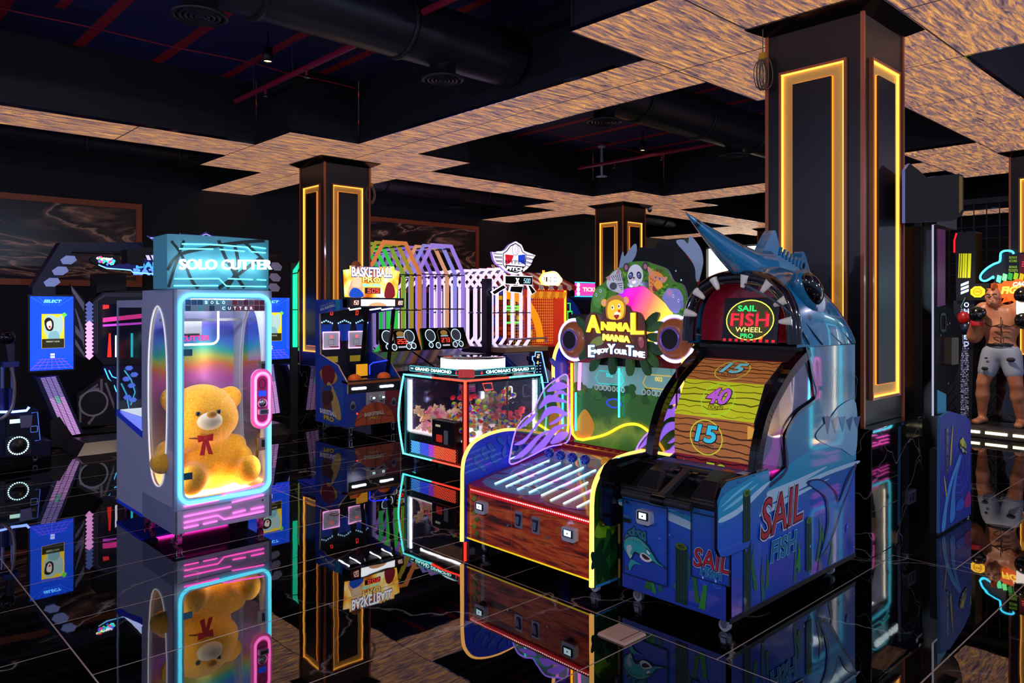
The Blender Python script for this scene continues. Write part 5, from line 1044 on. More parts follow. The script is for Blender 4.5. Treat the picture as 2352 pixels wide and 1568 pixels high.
# lion, letters and leafy plaque, standing proud
LP = FX(3.99)
def bq(g, q, c, k, e=.25, n=5): blob(g, LP, LP.px(q), mt(c, .4, 0, e, .3), k, n)
pq = [tuple(p) for p in spl(LP.px([(1345, 735), (1352, 722), (1364, 716), (1380, 722), (1392, 705), (1440, 700), (1452, 714), (1470, 718), (1480, 735), (1484, 770), (1486, 800), (1482, 826), (1440, 824), (1400, 820), (1352, 826), (1344, 790)]), 4, True)]
for i, c in enumerate(((1334, 745, 2.4), (1330, 765, 2.9), (1332, 788, 3.3), (1340, 810, 3.9), (1492, 735, .7), (1500, 750, .3), (1502, 775, -.1), (1498, 800, -.5), (1490, 822, -.9), (1360, 832, 4.2), (1400, 836, 4.7), (1440, 838, 4.7), (1475, 838, 5.1))):
    g = G(); x, z = LP.px([c[:2]])[0]; g.prism(LP, [(x + .075 * cos(t) * cos(c[2]) - .03 * sin(t) * sin(c[2]), z + .075 * cos(t) * sin(c[2]) + .03 * sin(t) * cos(c[2])) for t in [2 * pi * j / 12 for j in range(12)]], -.028 - .002 * i, -.012 - .0007 * i, mt(('2a5a24', '1c4a1c', '3a6a2a')[i % 3], .45, 0, .12))
    for kk in range(5): u = -.05 + .025 * kk; g.line(LP, [(x + u * cos(c[2]), z + u * sin(c[2])), (x + (u + .02) * cos(c[2]) - .02 * sin(c[2]), z + (u + .02) * sin(c[2]) + .02 * cos(c[2]))], .002, pr('0e2e12'), -10)
    g.build('sign_leaf', am)
g = G(); g.prism(LP, pq, -.01, 0, pr('6a2a14'), pr('3a1408'))
bq(g, [(1352, 800), (1360, 782), (1376, 772), (1388, 778), (1384, 790), (1368, 796), (1366, 812), (1356, 812)], '8a9a3a', 3); bq(g, [(1466, 776), (1476, 774), (1480, 790), (1474, 800), (1468, 792)], 'b04a5a', 3); x, z = LP.px([(1472, 778)])[0]; g.ell(LP, x, z, .013, .013, pr('d8a890'), 6)
g.build('title_plaque', am)
g = G(); bq(g, [(1392, 715), (1394, 690), (1408, 680), (1424, 678), (1436, 690), (1438, 715), (1430, 732), (1398, 732)], 'c8841c', 5, .4)
for c in ((1388, 695), (1438, 690)): x, z = LP.px([c])[0]; g.ell(LP, x, z, .026, .026, mt('f0a81c', .4, 0, .6), 4).ell(LP, x, z, .015, .015, mt('f0a898', .4, 0, .5), 6)
bq(g, [(1396, 715), (1400, 695), (1416, 688), (1432, 695), (1434, 715), (1426, 732), (1402, 732)], 'ffc81e', 7, .8)
for c in ((1408, 706), (1423, 703)): x, z = LP.px([c])[0]; g.ell(LP, x, z, .010, .015, mt('fff', .4) if False else em('ffffff', .9), 9).ell(LP, x, z, .006, .009, pr('302010'), 10)
x, z = LP.px([(1422, 716)])[0]; g.ell(LP, x - .01, z - .015, .027, .018, em('fff0d0', .8), 8).ell(LP, x + .006, z + .006, .011, .010, em('e02a1a', .9), 10); bq(g, [(1412, 724), (1424, 723), (1420, 732), (1416, 732)], 'c0202a', 11)
g.build('lion_face', am, label='smiling yellow lion head')
LQ = FX(3.985)
def tri(s, lb, rb, lt, c, oc, e, ext, bold=.016, nm='title_letters', lab=None):
    g = G(); (x0_, z0_), (x1_, z1_), (_, zt2) = LQ.px([lb, rb, lt])
    g.text(Pl((LQ.o.x + .0005, 0, 0), LQ.u, LQ.v), s, x0_, z0_, x1_, zt2, pr(oc), 2, bold=bold + .045, slope=z1_ - z0_, ref=bold); g.text(LQ, s, x0_, z0_, x1_, zt2, em(c, e), 3, bold=bold, ext=ext, slope=z1_ - z0_, ref=bold); g.build(nm, am, label=lab)
tri('A', (1350, 762), (1380, 765), (1352, 722), 'ffd83a', '7a3a08', 1.25, .02); tri('NIMA', (1384, 758), (1449, 762), (1384, 738), 'ffd83a', '7a3a08', 1.25, .02); tri('L', (1452, 768), (1480, 768), (1452, 718), 'ffd83a', '7a3a08', 1.25, .02)
tri('MANIA', (1387, 781), (1448, 787), (1387, 766), 'ffe860', '7a4a08', 1.3, .016)
tri('E', (1353, 820), (1366, 820), (1352, 792), 'dff4ff', '1450a8', 1.3, .012); tri('NJOY', (1367, 815), (1399, 812), (1367, 802), 'dff4ff', '1450a8', 1.3, .012); tri('Y', (1397, 812), (1414, 813), (1397, 789), 'dff4ff', '1450a8', 1.3, .012); tri('OUR', (1413, 812), (1441, 815), (1413, 800), 'dff4ff', '1450a8', 1.3, .012); tri('T', (1440, 816), (1456, 818), (1440, 792), 'dff4ff', '1450a8', 1.3, .012); tri('IME', (1456, 818), (1482, 822), (1456, 804), 'dff4ff', '1450a8', 1.3, .012)
G().box(4.055, 4.10, 3.05, 3.45, 1.2, 1.75, BLK).build('sign_bracket', am)
for p in ((3.26, 2.78), (3.26, 3.72), (4.05, 2.8), (4.05, 3.72)): caster(p, am, mt('b8bcc8', .5) if p[1] < 3 else RUB, r=.03, top=.095)
# dark rear of a game behind with white flames
bx = 5.0; BP = FX(bx); dg_ = thing('flame_topped_game', (bx + .1, 3.6, 0), 'tall black game back panel with pale flame cut-outs, behind the animal sign', 'arcade machine')
g = G(); o_ = [tuple(p) for p in spl(BP.px([(1422, 640), (1440, 590), (1470, 568), (1500, 570), (1515, 552), (1535, 550), (1560, 556), (1580, 592), (1596, 612), (1602, 650), (1606, 720), (1600, 800), (1560, 900), (1430, 900)]), 3, True)]
ya = min(p[0] for p in o_); yb_ = max(p[0] for p in o_); g.prism(BP, o_, -.04, 0, mt('12141c', .45), mt('7a1418', .4, 0, .3)); g.box(bx, bx + .4, 3.2, 3.95, 0, 1.6, BLK); g.build('back_panel', dg_)
for nm, q in (('a', [(1420, 650), (1424, 612), (1432, 578), (1436, 590), (1450, 570), (1462, 560), (1462, 585), (1445, 610), (1432, 620)]), ('b', [(1555, 556), (1570, 550), (1582, 560), (1586, 542), (1598, 552), (1612, 575), (1616, 605), (1606, 645), (1600, 640), (1598, 615), (1584, 590)])):
    G().prism(Pl((bx - .005, 0, 0), BP.u, BP.v), [tuple(p) for p in spl(BP.px(q), 3, True)], 0, .008, mt('a0b8e0', .35, 0, .15)).build('flame_cutout', dg_)
g = G(); 
for q in ((1553, 622), (1543, 637), (1565, 643)): a, b = BP.px([q])[0]; g.ell(Pl((bx - .001, 0, 0), BP.u, BP.v), a, b, .008, .008, CHR, 3)
a, b = BP.px([(1555, 640)])[0]; g.box(bx - .03, bx, -a - .01, -a + .01, b - .35, b - .06, BLK); g.build('back_latch', dg_)
# ================================================================ GRAND DIAMOND prize crane
DX0, DX1, DY0, DY1, DZ0, DZ1 = 4.50, 5.50, 5.42, 6.40, .10, .92
gd = thing('prize_crane_machine', (5.0, 5.9, 0), 'square glass crane machine edged in red and cyan neon under a glowing white ring', 'crane machine')
GX, GY = FX(DX0), FY(DY0); CYN, RDN, WHN = em('58e8e8', 3.0), em('ff3a28', 3.6), em('f2f4ff', 30)
g = G(); g.box(DX0 + .02, DX1 - .02, DY0 + .02, DY1 - .02, DZ0, .33, mt('140a12', .35)); g.build('base', gd, bevel=.01)
for pl, a0, a1, nm in ((GX, -DY1, -DY0, 'l'), (GY, DX0, DX1, 'r')):
    q = [(a0 + .1, .13), (a1 - .12, .13), (a1 - .12, .255), (a0 + .1, .255)]
    g = G(); P2 = Pl(pl.at(0, 0, -.019), pl.u, pl.v); g.prism(P2, q, 0, .006, mt('1a1424', .4)); n = 34; P3 = Pl(pl.at(0, 0, -.0125), pl.u, pl.v)
    for i in range(n):
        for j in range(9):
            x = q[0][0] + .01 + (q[1][0] - q[0][0] - .02) * (i + .5 * (j % 2)) / n; z = .138 + .0135 * j; u = i / n
            c = '4a9aff' if u < .2 else '3a50ff' if u < .4 else 'a040d0' if u < .52 else 'ff5030'
            g.ell(P3, x, z, .0062, .0062, em(c, 3.2), 1, 6)
    g.build('light_grille', gd)
g = G()
for x, y in ((DX0, DY0), (DX1, DY0), (DX0, DY1), (DX1, DY1)):
    if (x, y) == (DX0, DY0): g.box(x, x + .05, y, y + .05, DZ0, DZ1, mt('7a0c10', .3))
    else: g.box(x - (.04 if x > 5 else 0), x + (.04 if x < 5 else 0), y - (.04 if y > 6 else 0), y + (.04 if y < 6 else 0), DZ0, DZ1, mt('1c3c4c', .3))
g.box(DX0, DX1, DY0, DY1, DZ1 - .04, DZ1, mt('16222c', .2)); g.build('frame', gd, bevel=.004)
def seg(name, a, b, m, r=.0085): G().tube([a, b], r, m, 8).build(name, gd)
z = DZ1 - .005; mx, my = DX0 + .55, DY0 + .5
seg('cyan_neon', (DX0 - .008, DY1, z), (DX0 - .008, my, z), CYN); seg('red_neon', (DX0 - .008, my, z), (DX0 - .008, DY0 - .008, z), RDN); seg('red_neon', (DX0 - .008, DY0 - .008, z), (mx, DY0 - .008, z), RDN); seg('cyan_neon', (mx, DY0 - .008, z), (DX1, DY0 - .008, z), CYN)
z = DZ0 + .005
seg('cyan_neon', (DX0 - .008, DY1, z), (DX0 - .008, my, z), CYN); seg('red_neon', (DX0 - .008, my, z), (DX0 - .008, DY0 - .008, z), RDN); seg('red_neon', (DX0 - .008, DY0 - .008, z), (mx, DY0 - .008, z), RDN); seg('cyan_neon', (mx, DY0 - .008, z), (DX1, DY0 - .008, z), CYN)
seg('red_neon', (DX0 - .01, DY0 - .01, DZ0), (DX0 - .01, DY0 - .01, DZ1), RDN, .014)
for q in (((DX0 - .01, DY1 + .0, .1), (DX0 - .05, DY1 + .03, .5), (DX0 - .01, DY1, .9)), ((DX1, DY0 - .01, .1), (DX1 + .03, DY0 - .05, .5), (DX1, DY0 - .01, .9))): G().tube(spl(q, 8), .010, CYN, 8).build('bowed_cyan_neon', gd)
seg('white_light', (DX0 + .04, DY1 - .06, .34), (DX0 + .04, DY1 - .06, .86), WHN, .012); seg('white_light', (DX1 - .06, DY0 + .04, .34), (DX1 - .06, DY0 + .04, .86), WHN, .012)
seg('white_light', (DX0 + .12, DY0 + .12, .875), (DX1 - .12, DY0 + .12, .875), WHN, .008); seg('white_light', (DX0 + .12, DY0 + .2, .875), (DX0 + .12, DY1 - .12, .875), WHN, .008)
G().box(DX0 + .006, DX0 + .010, DY0 + .05, DY1 - .04, .33, .88, GLS).build('side_glass', gd); G().box(DX0 + .05, DX1 - .04, DY0 + .006, DY0 + .010, .33, .88, GLS).build('front_glass', gd)
G().box(DX0 + .03, DX1 - .03, DY0 + .03, DY1 - .03, .33, .345, mt('f4ecf4', .4, 0, 1.3)).build('prize_floor', gd)
G().box(DX1 - .04, DX1 - .03, DY0 + .04, DY1 - .04, .345, .88, mt('303048', .08, .6)).box(DX0 + .04, DX1 - .04, DY1 - .04, DY1 - .03, .345, .88, mt('383858', .08, .6)).build('mirror_back', gd)
# inner shelves and crane
g = G(); g.box(5.02, 5.03, 5.5, 5.9, .345, .75, GLS).box(5.03, 5.38, 5.62, 5.9, .62, .625, GLS).box(4.62, 5.02, 5.46, 5.85, .47, .475, GLS); g.cyl((5.2, 5.6, .345), (5.2, 5.6, .88), .01, BLK, 8); g.build('glass_shelves', gd)
g = G(); g.box(4.8, 4.9, 5.75, 5.85, .80, .86, BLK); g.cyl((4.85, 5.8, .68), (4.85, 5.8, .8), .01, CHR, 8)
for k in range(3): t = 2.1 * k; g.tube([(4.85, 5.8, .68), (4.85 + .04 * cos(t), 5.8 + .04 * sin(t), .65), (4.85 + .03 * cos(t), 5.8 + .03 * sin(t), .60)], .005, CHR, 6)
g.build('crane_claw', gd)
g = G(); g.box(DX0 - .045, DX0 + .06, 5.52, 5.88, .285, .52, mt('120c14', .3)); hp = g.build('control_box', gd, bevel=.012)
G().box(DX0 - .05, DX0 - .045, 5.62, 5.68, .30, .43, mt('a0a8c0', .3, .4)).build('coin_plate', hp); G().box(DX0 - .049, DX0 - .045, 5.71, 5.80, .31, .38, em('c83020', .4)).build('prize_flap', hp); G().box(DX0 - .05, DX0 - .045, 5.74, 5.81, .455, .475, mt('c8c8a0', .3, 0, .4)).build('reader', hp)
G().tube(rr(0, 0, 0, 0, .0)[:0] or [GY.at(a, b, -.3) for a, b in rr(5.28, .66, 5.38, .78, .02)], .006, em('e8e8ff', 2.5), 8, closed=True).build('square_neon', gd)
G().tube([GY.at(a, b, -.35) for a, b in [(5.02, .83), (5.14, .83), (5.16, .76), (5.05, .76)]], .006, em('ff4030', 2.5), 8, closed=True).build('square_neon', gd)
# roof turntable and ring
g = G(); g.cyl((5.0, 5.9, DZ1), (5.0, 5.9, DZ1 + .02), .42, mt('20242c', .1, .5), 40); g.cyl((5.0, 5.9, DZ1 + .02), (5.0, 5.9, .98), .085, BLKG); g.build('turntable', gd)
g = G(); rg_ = .33; g.lathe([(rg_, .0), (rg_, .115)], (5.0, 5.9, .975), em('e4fbff', 1.9), 64); g.lathe([(rg_ + .002, .114), (rg_ + .002, .118), (.001, .12)], (5.0, 5.9, .975), mt('c8d0e0', .06, .9), 64).lathe([(rg_, .0), (.001, .0)], (5.0, 5.9, .975), mt('c8f0f4', .3), 64)
for k in range(5): g.lathe([(rg_ + .001, .012 + .02 * k), (rg_ + .001, .015 + .02 * k)], (5.0, 5.9, .975), em('b8ecf4', 1.3), 64)
g.build('ring_light', gd, label='glowing white ring drum')
teal_g = mt('0e4a54', .15, 0, .12, .8)
for pl, a0, a1, mir in ((FX(DX0 + .06), -DY1 + .02, -DY0 - .12, False), (FY(DY0 + .06), DX0 + .14, DX1 - .02, True)):
    g = G(); g.prism(pl, rr(a0, .945, a1, 1.01, .012), 0, .008, teal_g); Q = Pl(pl.at(0, 0, .009), pl.u, pl.v)
    t0, t1 = (a0 + .1, a1 - .15) if not mir else (a0 + .16, a1 - .1)
    g.text(Q, 'GRAND DIAMOND', t0, .962, t1, .994, em('c8ffff', 2.4), 3, bold=.03, mirror=mir)
    for k in range(2): x = (a0 + .03 + .025 * k) if not mir else (a1 - .03 - .025 * k); s = 1 if not mir else -1; g.poly(Q, [(x, .966), (x + .018 * s, .978), (x, .99)], em('c8ffff', 2), 3)
    g.line(Q, rr(a0 + .008, .951, a1 - .008, 1.004, .01), .003, em('60e0e8', 1.5), 3, True)
    x = (a1 - .09) if not mir else (a0 + .09); g.poly(Q, [(x, .96), (x + .03, .96), (x + .015, 1.0)], em('d83050', 1.5), 5)
    g.build('name_sign', gd)
g = G(); g.grid(lambda u, v: (DX0 + .02 + .11 * u, DY0 + .13 - .11 * u + .03 * sin(pi * u), .935 + .08 * v), 8, 1, mt('c84a48', .3, 0, .35)); g.build('corner_badge', gd)
for p in ((4.58, 5.5), (4.58, 6.3), (5.42, 5.5)): caster(p, gd, STEEL)
# prizes
random.seed(33)
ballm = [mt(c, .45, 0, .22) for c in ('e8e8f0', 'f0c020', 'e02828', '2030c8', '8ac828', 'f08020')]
def beach(i):
    g = G(); r = .031; c = V((0, 0, 0)); ms = [ballm[(i + k) % 6] for k in range(6)] if False else random.sample(ballm, 4)
    n = 10; k = 6
    for a in range(k):
        for b in range(n):
            t0, t1, p0, p1 = pi * a / k, pi * (a + 1) / k, 2 * pi * b / n, 2 * pi * (b + 1) / n
            f = lambda t, p: (r * sin(t) * cos(p), r * sin(t) * sin(p), r * cos(t))
            g.add([f(t0, p0), f(t1, p0), f(t1, p1), f(t0, p1)], [(0, 1, 2, 3)], ms[(b // 2 + (a // 3) * 2) % 4], True)
    return g.build('prize_ball', label='small multicoloured prize ball in the crane machine pile', cat='ball', group='multicoloured prize balls in the crane machine')
protos = [beach(i) for i in range(6)]; cnt = 0
def pile(x0, x1, y0, y1, z, n, top, r=.031):
    out = []; h = 0
    for k in range(n):
        for _ in range(30):
            x = random.uniform(x0, x1); y = random.uniform(y0, y1); zz = z + r
            for (a, b, c) in out:
                d2 = (x - a) ** 2 + (y - b) ** 2
                if d2 < (1.9 * r) ** 2: zz = max(zz, c + math.sqrt(max((1.9 * r) ** 2 - d2, 0)))
            if zz < top: out.append((x, y, zz)); break
    return out
first = True
for spec in ((4.56, 5.0, 5.46, 5.62, .345, 46, .56), (5.05, 5.36, 5.46, 5.60, .345, 26, .46), (5.06, 5.35, 5.66, 5.87, .625, 20, .75), (4.62, 5.0, 5.62, 5.84, .475, 34, .64)):
    for (x, y, z) in pile(*spec):
        pr_ = protos[cnt % 6]; o = pr_ if cnt < 6 else pr_.copy()
        if cnt >= 6: COL.objects.link(o)
        o.location = (x, y, z); o.rotation_euler = (random.uniform(0, 6), random.uniform(0, 6), 0); cnt += 1
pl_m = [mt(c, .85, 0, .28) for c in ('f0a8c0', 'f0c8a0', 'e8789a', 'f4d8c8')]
def plush(i):
    g = G(); m = pl_m[i % 4]; g.ball((0, 0, .028), .026, m, (1, .85, 1), None, 10, 7).ball((0, 0, .066), .021, m, (1.1, .95, 1), None, 10, 7)
    for s in (-1, 1): g.ball((s * .018, 0, .084), .009, m, n=8, k=5); g.ball((s * .026, -.008, .035), .011, m, (1, 1, 1.3), None, 8, 5); g.ball((s * .015, -.02, .012), .012, m, n=8, k=5); g.ball((s * .007, -.019, .068), .003, BLK, n=6, k=4)
    return g.build('prize_plush', label='small pink plush toy heaped at the left side of the crane machine', cat='plush toy', group='pink plush toys in the crane machine')
pp = [plush(i) for i in range(4)]
for k, (x, y, z) in enumerate(pile(4.55, 4.9, 5.92, 6.32, .345, 56, .56, .03)):
    o = pp[k] if k < 4 else pp[k % 4].copy()
    if k >= 4: COL.objects.link(o)
    o.location = (x, y, z - .03); o.rotation_euler = (random.uniform(-.8, .8), random.uniform(-.8, .8), random.uniform(0, 6))
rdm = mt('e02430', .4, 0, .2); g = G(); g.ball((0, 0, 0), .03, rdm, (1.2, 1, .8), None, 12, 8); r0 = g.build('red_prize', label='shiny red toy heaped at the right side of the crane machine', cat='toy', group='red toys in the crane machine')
for k, (x, y, z) in enumerate(pile(5.1, 5.42, 5.5, 5.85, .345 + .1, 18, .62, .03) + pile(4.95, 5.3, 6.0, 6.25, .6, 14, .8, .03)):
    o = r0 if k == 0 else r0.copy()
    if k: COL.objects.link(o)
    o.location = (x, y, z); o.rotation_euler = (random.uniform(-.8, .8), 0, random.uniform(0, 6))
# ================================================================ BASKETBALL PRO
BX0, BX1, BY0, BY1 = 4.85, 5.63, 8.10, 8.88
bk = thing('basketball_game', ((BX0 + BX1) / 2, (BY0 + BY1) / 2, 0), 'two-player mini basketball cabinet with lit score marquee and orange half balls', 'arcade machine')
KF, KL = FY(BY0), FX(BX0); NAVY = pr('1a44c0')
sd = [(-BY1, .13), (-BY0, .13), (-BY0, .70), (-BY0 - .22, .86), (-BY0 - .26, 1.0), (-BY0 - .24, 1.45), (-BY0 - .02, 1.56), (-BY0 - .02, 1.70), (-BY1, 1.70)]
for pl_, lab in ((KL, 'blue side with player picture'), (FX(BX1), 'far blue side panel')):
    Z_ = [(-BY1, .13), (-BY0, .13), (-BY0, .68), (-BY0 - .16, .82), (-BY0 - .22, .88), (-BY1 + .12, 1.0), (-BY1 + .10, 1.52), (-BY0, 1.58), (-BY0, 1.70), (-BY1, 1.70)]
    g = G(); g.prism(pl_, Z_, -.02, 0, NAVY, mt('c8a890', .3, 0, 0, .3))
    if pl_ is KL:
        f = lambda q, c, k: blob(g, KL, KL.px(q), pr(c), k)
        f([(738, 860), (760, 850), (785, 875), (790, 930), (780, 970), (740, 960), (735, 900)], '2a58c0', 2)
        f([(735, 855), (748, 845), (765, 850), (775, 865), (768, 880), (748, 882)], 'c8a040', 3); f([(742, 842), (760, 840), (770, 858), (764, 880), (748, 884), (740, 865)], '7a1420', 4)
        f([(742, 890), (756, 880), (764, 900), (760, 935), (750, 950), (742, 930)], '6a4030', 5); f([(752, 882), (760, 880), (778, 920), (784, 962), (768, 955), (760, 915)], 'c8a868', 6); f([(742, 900), (760, 895), (766, 915), (752, 930), (742, 920)], '4a2820', 7)
        f([(745, 888), (760, 885), (762, 895), (746, 897)], '2048a0', 8)
        tpx(g, KL, 'BASKETBALL', (736, 947), (774, 958), (736, 936), pr('e8ecff'), 10, bold=.05); tpx(g, KL, 'PRO', (745, 962), (768, 970), (745, 951), pr('e0b838'), 10, bold=.05)
        tpx(g, KL, 'REAL BASKETBALL', (737, 714), (771, 703), (737, 708), pr('d8e0ff'), 10, bold=.03); tpx(g, KL, 'POUND AND SHOOT', (736, 706), (768, 696), (736, 702), pr('a8b8e8'), 10)
    g.build('side_panel', bk, label=lab)
g = G(); g.box(BX0 + .02, BX1 - .02, BY0, BY1, .13, .70, BLK); g.build('lower_cabinet', bk)
g = G(); f = lambda q, c, k=1: g.poly(KF, q, pr(c), k)
zf0, zf1 = .135, .54
f([(BX0, zf0), (BX0 + .27, zf0), (BX0 + .27, zf1), (BX0, zf1)], '1a3cb0'); f([(BX0 + .27, zf0), (BX0 + .55, zf0), (BX0 + .55, zf1), (BX0 + .27, zf1)], 'b8b4c4', 1.4); f([(BX0 + .55, zf0), (BX1, zf0), (BX1, zf1), (BX0 + .55, zf1)], '8a1830')
cx_ = BX0 + .40; R = .29
g.ell(KF, cx_, zf0 + .0, R, R * .95, pr('d05a28'), 3, 30, 0, 0, pi)
for q in ([(cx_ - R, zf0 + .06), (cx_ - .1, zf0 + .12), (cx_ + R * .9, zf0 + .08)], [(cx_, zf0), (cx_ + .02, zf0 + .14), (cx_, zf0 + R * .93)], [(cx_ + .08, zf0), (cx_ + .12, zf0 + .12), (cx_ + .22, zf0 + .17)], [(cx_ - .12, zf0), (cx_ - .14, zf0 + .12), (cx_ - .2, zf0 + .18)]): g.line(KF, [tuple(p) for p in spl(q, 6)], .006, pr('2a0c08'), 4)
tpx(g, KF, 'BASKETBALL', (836, 957), (882, 950), (836, 948), pr('e8dcd0'), 8, bold=.06); tpx(g, KF, 'PRO', (848, 964), (868, 961), (848, 957), pr('e0b040'), 8, bold=.06)
for s in (.08, .68):
    g.ell(KF, BX0 + s + .0, .42, .03, .03, pr('8a90a8'), 5).ell(KF, BX0 + s, .38, .042, .042, pr('7a80a0'), 5).ell(KF, BX0 + s, .38, .03, .03, pr('181c30'), 6)
g.ell(KF, BX0 + .14, .29, .012, .012, em('ff3020', 3), 6)
g.build('front_art', bk)
for s in (.36, .50): card_reader(KF, BX0 + s, .46, bk, .075, .06)
g = G(); 
for s, w in ((.19, .15), (.6, .15)): pass
for s in (.17, .575): G().prism(KF, rr(BX0 + s - .105, .585, BX0 + s + .1, .615, .013), 0, .012, em('eef4ff', 4.5)).build('white_light_bar', bk)
G().hexa([(BX0, BY0 - .012, .66), (BX1, BY0 - .012, .66), (BX1, BY0 + .34, .70), (BX0, BY0 + .34, .70)], [(BX0, BY0 - .012, .685), (BX1, BY0 - .012, .685), (BX1, BY0 + .34, .73), (BX0, BY0 + .34, .73)], BLKG).box(BX0, BX1, BY0 - .016, BY0 - .012, .655, .685, mt('b0622a', .35)).build('counter', bk)
for s in (.17, .60): 
    g = G(); g.lathe([(.085, 0), (.083, .02), (.072, .045), (.05, .065), (.02, .074), (.001, .075)], (BX0 + s, BY0 + .1, .695), mt('e86018', .5, 0, .08), 28); g.build('half_ball', bk, label='orange half basketball button')
# back wall of the cage
KB = FY(BY1 - .06); g = G(); g.box(BX0 + .02, BX1 - .02, BY1 - .06, BY1, .7, 1.66, mt('0a0e1c', .5))
for i in range(24): x = BX0 + .03 + i * .031; g.poly(KB, [(x, .72), (x + .006, .72), (x + .006, 1.6), (x, 1.6)], mt('1c2030', .5), 1)
for i in range(3): c = BX0 + .12 + i * .27; g.poly(KB, [(c - .1, 1.38), (c + .1, 1.38), (c + .05, 1.16), (c - .05, 1.16)], mt('1040b0', .4, 0, .3), 2); [g.poly(KB, [(c - .1 + k * .03, 1.40 - .012 * abs(3 - k) + 0.02), (c - .08 + k * .03, 1.40 - .012 * abs(3 - k) + 0.02), (c - .08 + k * .03, 1.44 - .012 * abs(3 - k)), (c - .1 + k * .03, 1.44 - .012 * abs(3 - k))], em('a8d8ff', 1.2), 3) for k in range(7)]
for s in (.19, .57):
    c = BX0 + s; g.poly(KB, [(c - .12, 1.06), (c + .12, 1.06), (c + .12, 1.28), (c - .12, 1.28)], mt('b8bccc', .4, 0, .3), 4); g.line(KB, [(c - .04, 1.11), (c + .04, 1.11), (c + .04, 1.18), (c - .04, 1.18)], .006, pr('a02030'), 6, True)
    digits(g, KB, '00', c - .02, 1.20, c + .03, 1.235, em('ff3030', 2), 7)
    g.poly(KB, [(c - .1, .88), (c + .1, .88), (c + .1, .96), (c - .1, .96)], mt('b89c1c', .4, 0, .3), 4); digits(g, KB, '0', c - .02, 1.50, c + .03, 1.56, em('ff3020', 2.5), 6)
g.build('back_wall', bk)
for s in (.19, .57):
    c = BX0 + s; G().tube([KB.at(a, b, .012) for a, b in ((c - .12, 1.06), (c + .12, 1.06), (c + .12, 1.28), (c - .12, 1.28))], .007, em('ffa8e8', 2.6), 6, closed=True).build('pink_backboard_neon', bk)
    G().tube([(c + .06 * cos(t), BY1 - .15 + .06 * sin(t), 1.09) for t in [2 * pi * i / 16 for i in range(16)]], .005, mt('d03a20', .4), 6, closed=True).build('hoop', bk)
G().tube([(BX0 + .45, BY0 + .2, .74), (BX0 + .45, BY0 + .2, .86), (BX0 + .5, BY0 + .2, .89), (BX1 - .05, BY0 + .22, .91)], .008, em('2030ff', 3), 8).build('blue_neon', bk)
G().box(BX0 + .26, BX0 + .42, BY0 + .2, BY0 + .215, .73, .88, mt('e8a018', .4, 0, .7)).build('sample_box', bk)
for s in (.34, .745): G().hexa([(BX0 + s, BY0 + .25, .72), (BX0 + s + .04, BY0 + .25, .72), (BX0 + s + .04, BY0 + .28, .72), (BX0 + s, BY0 + .28, .72)], [(BX0 + s - .06, BY0 + .02, 1.58), (BX0 + s - .02, BY0 + .02, 1.58), (BX0 + s - .02, BY0 + .05, 1.58), (BX0 + s - .06, BY0 + .05, 1.58)], BLKG).build('strut', bk)
g = G(); g.box(BX0 + .02, BX1 - .02, BY0, BY1, 1.60, 1.70, BLK); g.build('roof', bk)
for s in (.06, .22, .52, .7): G().tube([(BX0 + s, BY0 + .05, 1.59), (BX0 + s + .0, BY0 + .3, 1.57)], .008, em('f0f8ff', 6), 8).build('roof_tube', bk)
Q = FY(BY0 - .06); g = G(); g.box(BX0 + .0, BX1 + .02, BY0 - .06, BY0 + .1, 1.60, 1.72, BLKG)
x0_, x1_ = BX0 + .0, BX1 + .02
g.poly(Q, [(x0_ + .16, 1.62), (x1_ - .14, 1.62), (x1_ - .14, 1.70), (x0_ + .16, 1.70)], em('f4f8ff', 2.6), 1); g.ell(Q, (x0_ + x1_) / 2, 1.62, .13, .045, em('f0b080', 1), 2, 20, 0, 0, pi)
for s, a in (('150', x0_ + .02), ('180', x1_ - .13)): g.poly(Q, [(a, 1.62), (a + .12, 1.62), (a + .12, 1.70), (a, 1.70)], mt('50100c', .3, 0, .3), 1); digits(g, Q, s, a + .015, 1.635, a + .105, 1.685, em('ffd0c0', 2.5), 3)
g.build('score_bar', bk)
mq = KF.px([(788, 682), (785, 620), (800, 618), (800, 610), (850, 613), (902, 612), (903, 620), (915, 624), (908, 684)]); Q = FY(BY0 - .03)
firem, nt, N, LK, B = nodemat('backlit_fire_print'); tc = N.new('ShaderNodeTexCoord'); n1 = N.new('ShaderNodeTexNoise'); n1.inputs['Scale'].default_value = 4; LK.new(tc.outputs['Object'], n1.inputs[0]); rf_ = ramp(N, [(.3, '6a1408'), (.45, 'e87a18'), (.55, 'ffc848'), (.68, 'fff4c8')]); LK.new(n1.outputs[0], rf_.inputs[0]); LK.new(rf_.outputs[0], B.inputs['Emission Color']); LK.new(rf_.outputs[0], B.inputs['Base Color']); B.inputs['Emission Strength'].default_value = 1.5
g = G(); g.prism(Q, mq, -.04, 0, firem, BLK)
f = lambda q, c, e, k: blob(g, Q, KF.px(q), em(c, e), k)
f([(797, 680), (802, 650), (812, 638), (825, 645), (830, 665), (832, 681)], 'e8b890', .9, 2); f([(800, 681), (806, 662), (822, 664), (832, 681)], '1850c8', .9, 3); f([(880, 682), (884, 655), (892, 648), (902, 660), (902, 682)], '8a1c2a', .9, 3); f([(806, 655), (812, 632), (824, 638), (826, 656), (818, 660)], 'f0d0a8', 1, 4)
tpx(g, Q, 'BASKETBALL', (808, 634), (899, 636), (808, 613), em('1c2c8c', .8), 8, bold=.09, ref=0); tpx(g, Q, 'BASKETBALL', (808, 634), (899, 636), (808, 613), em('fff', 1) if False else em('ffffff', 1.6), 9, bold=.03, ref=0)
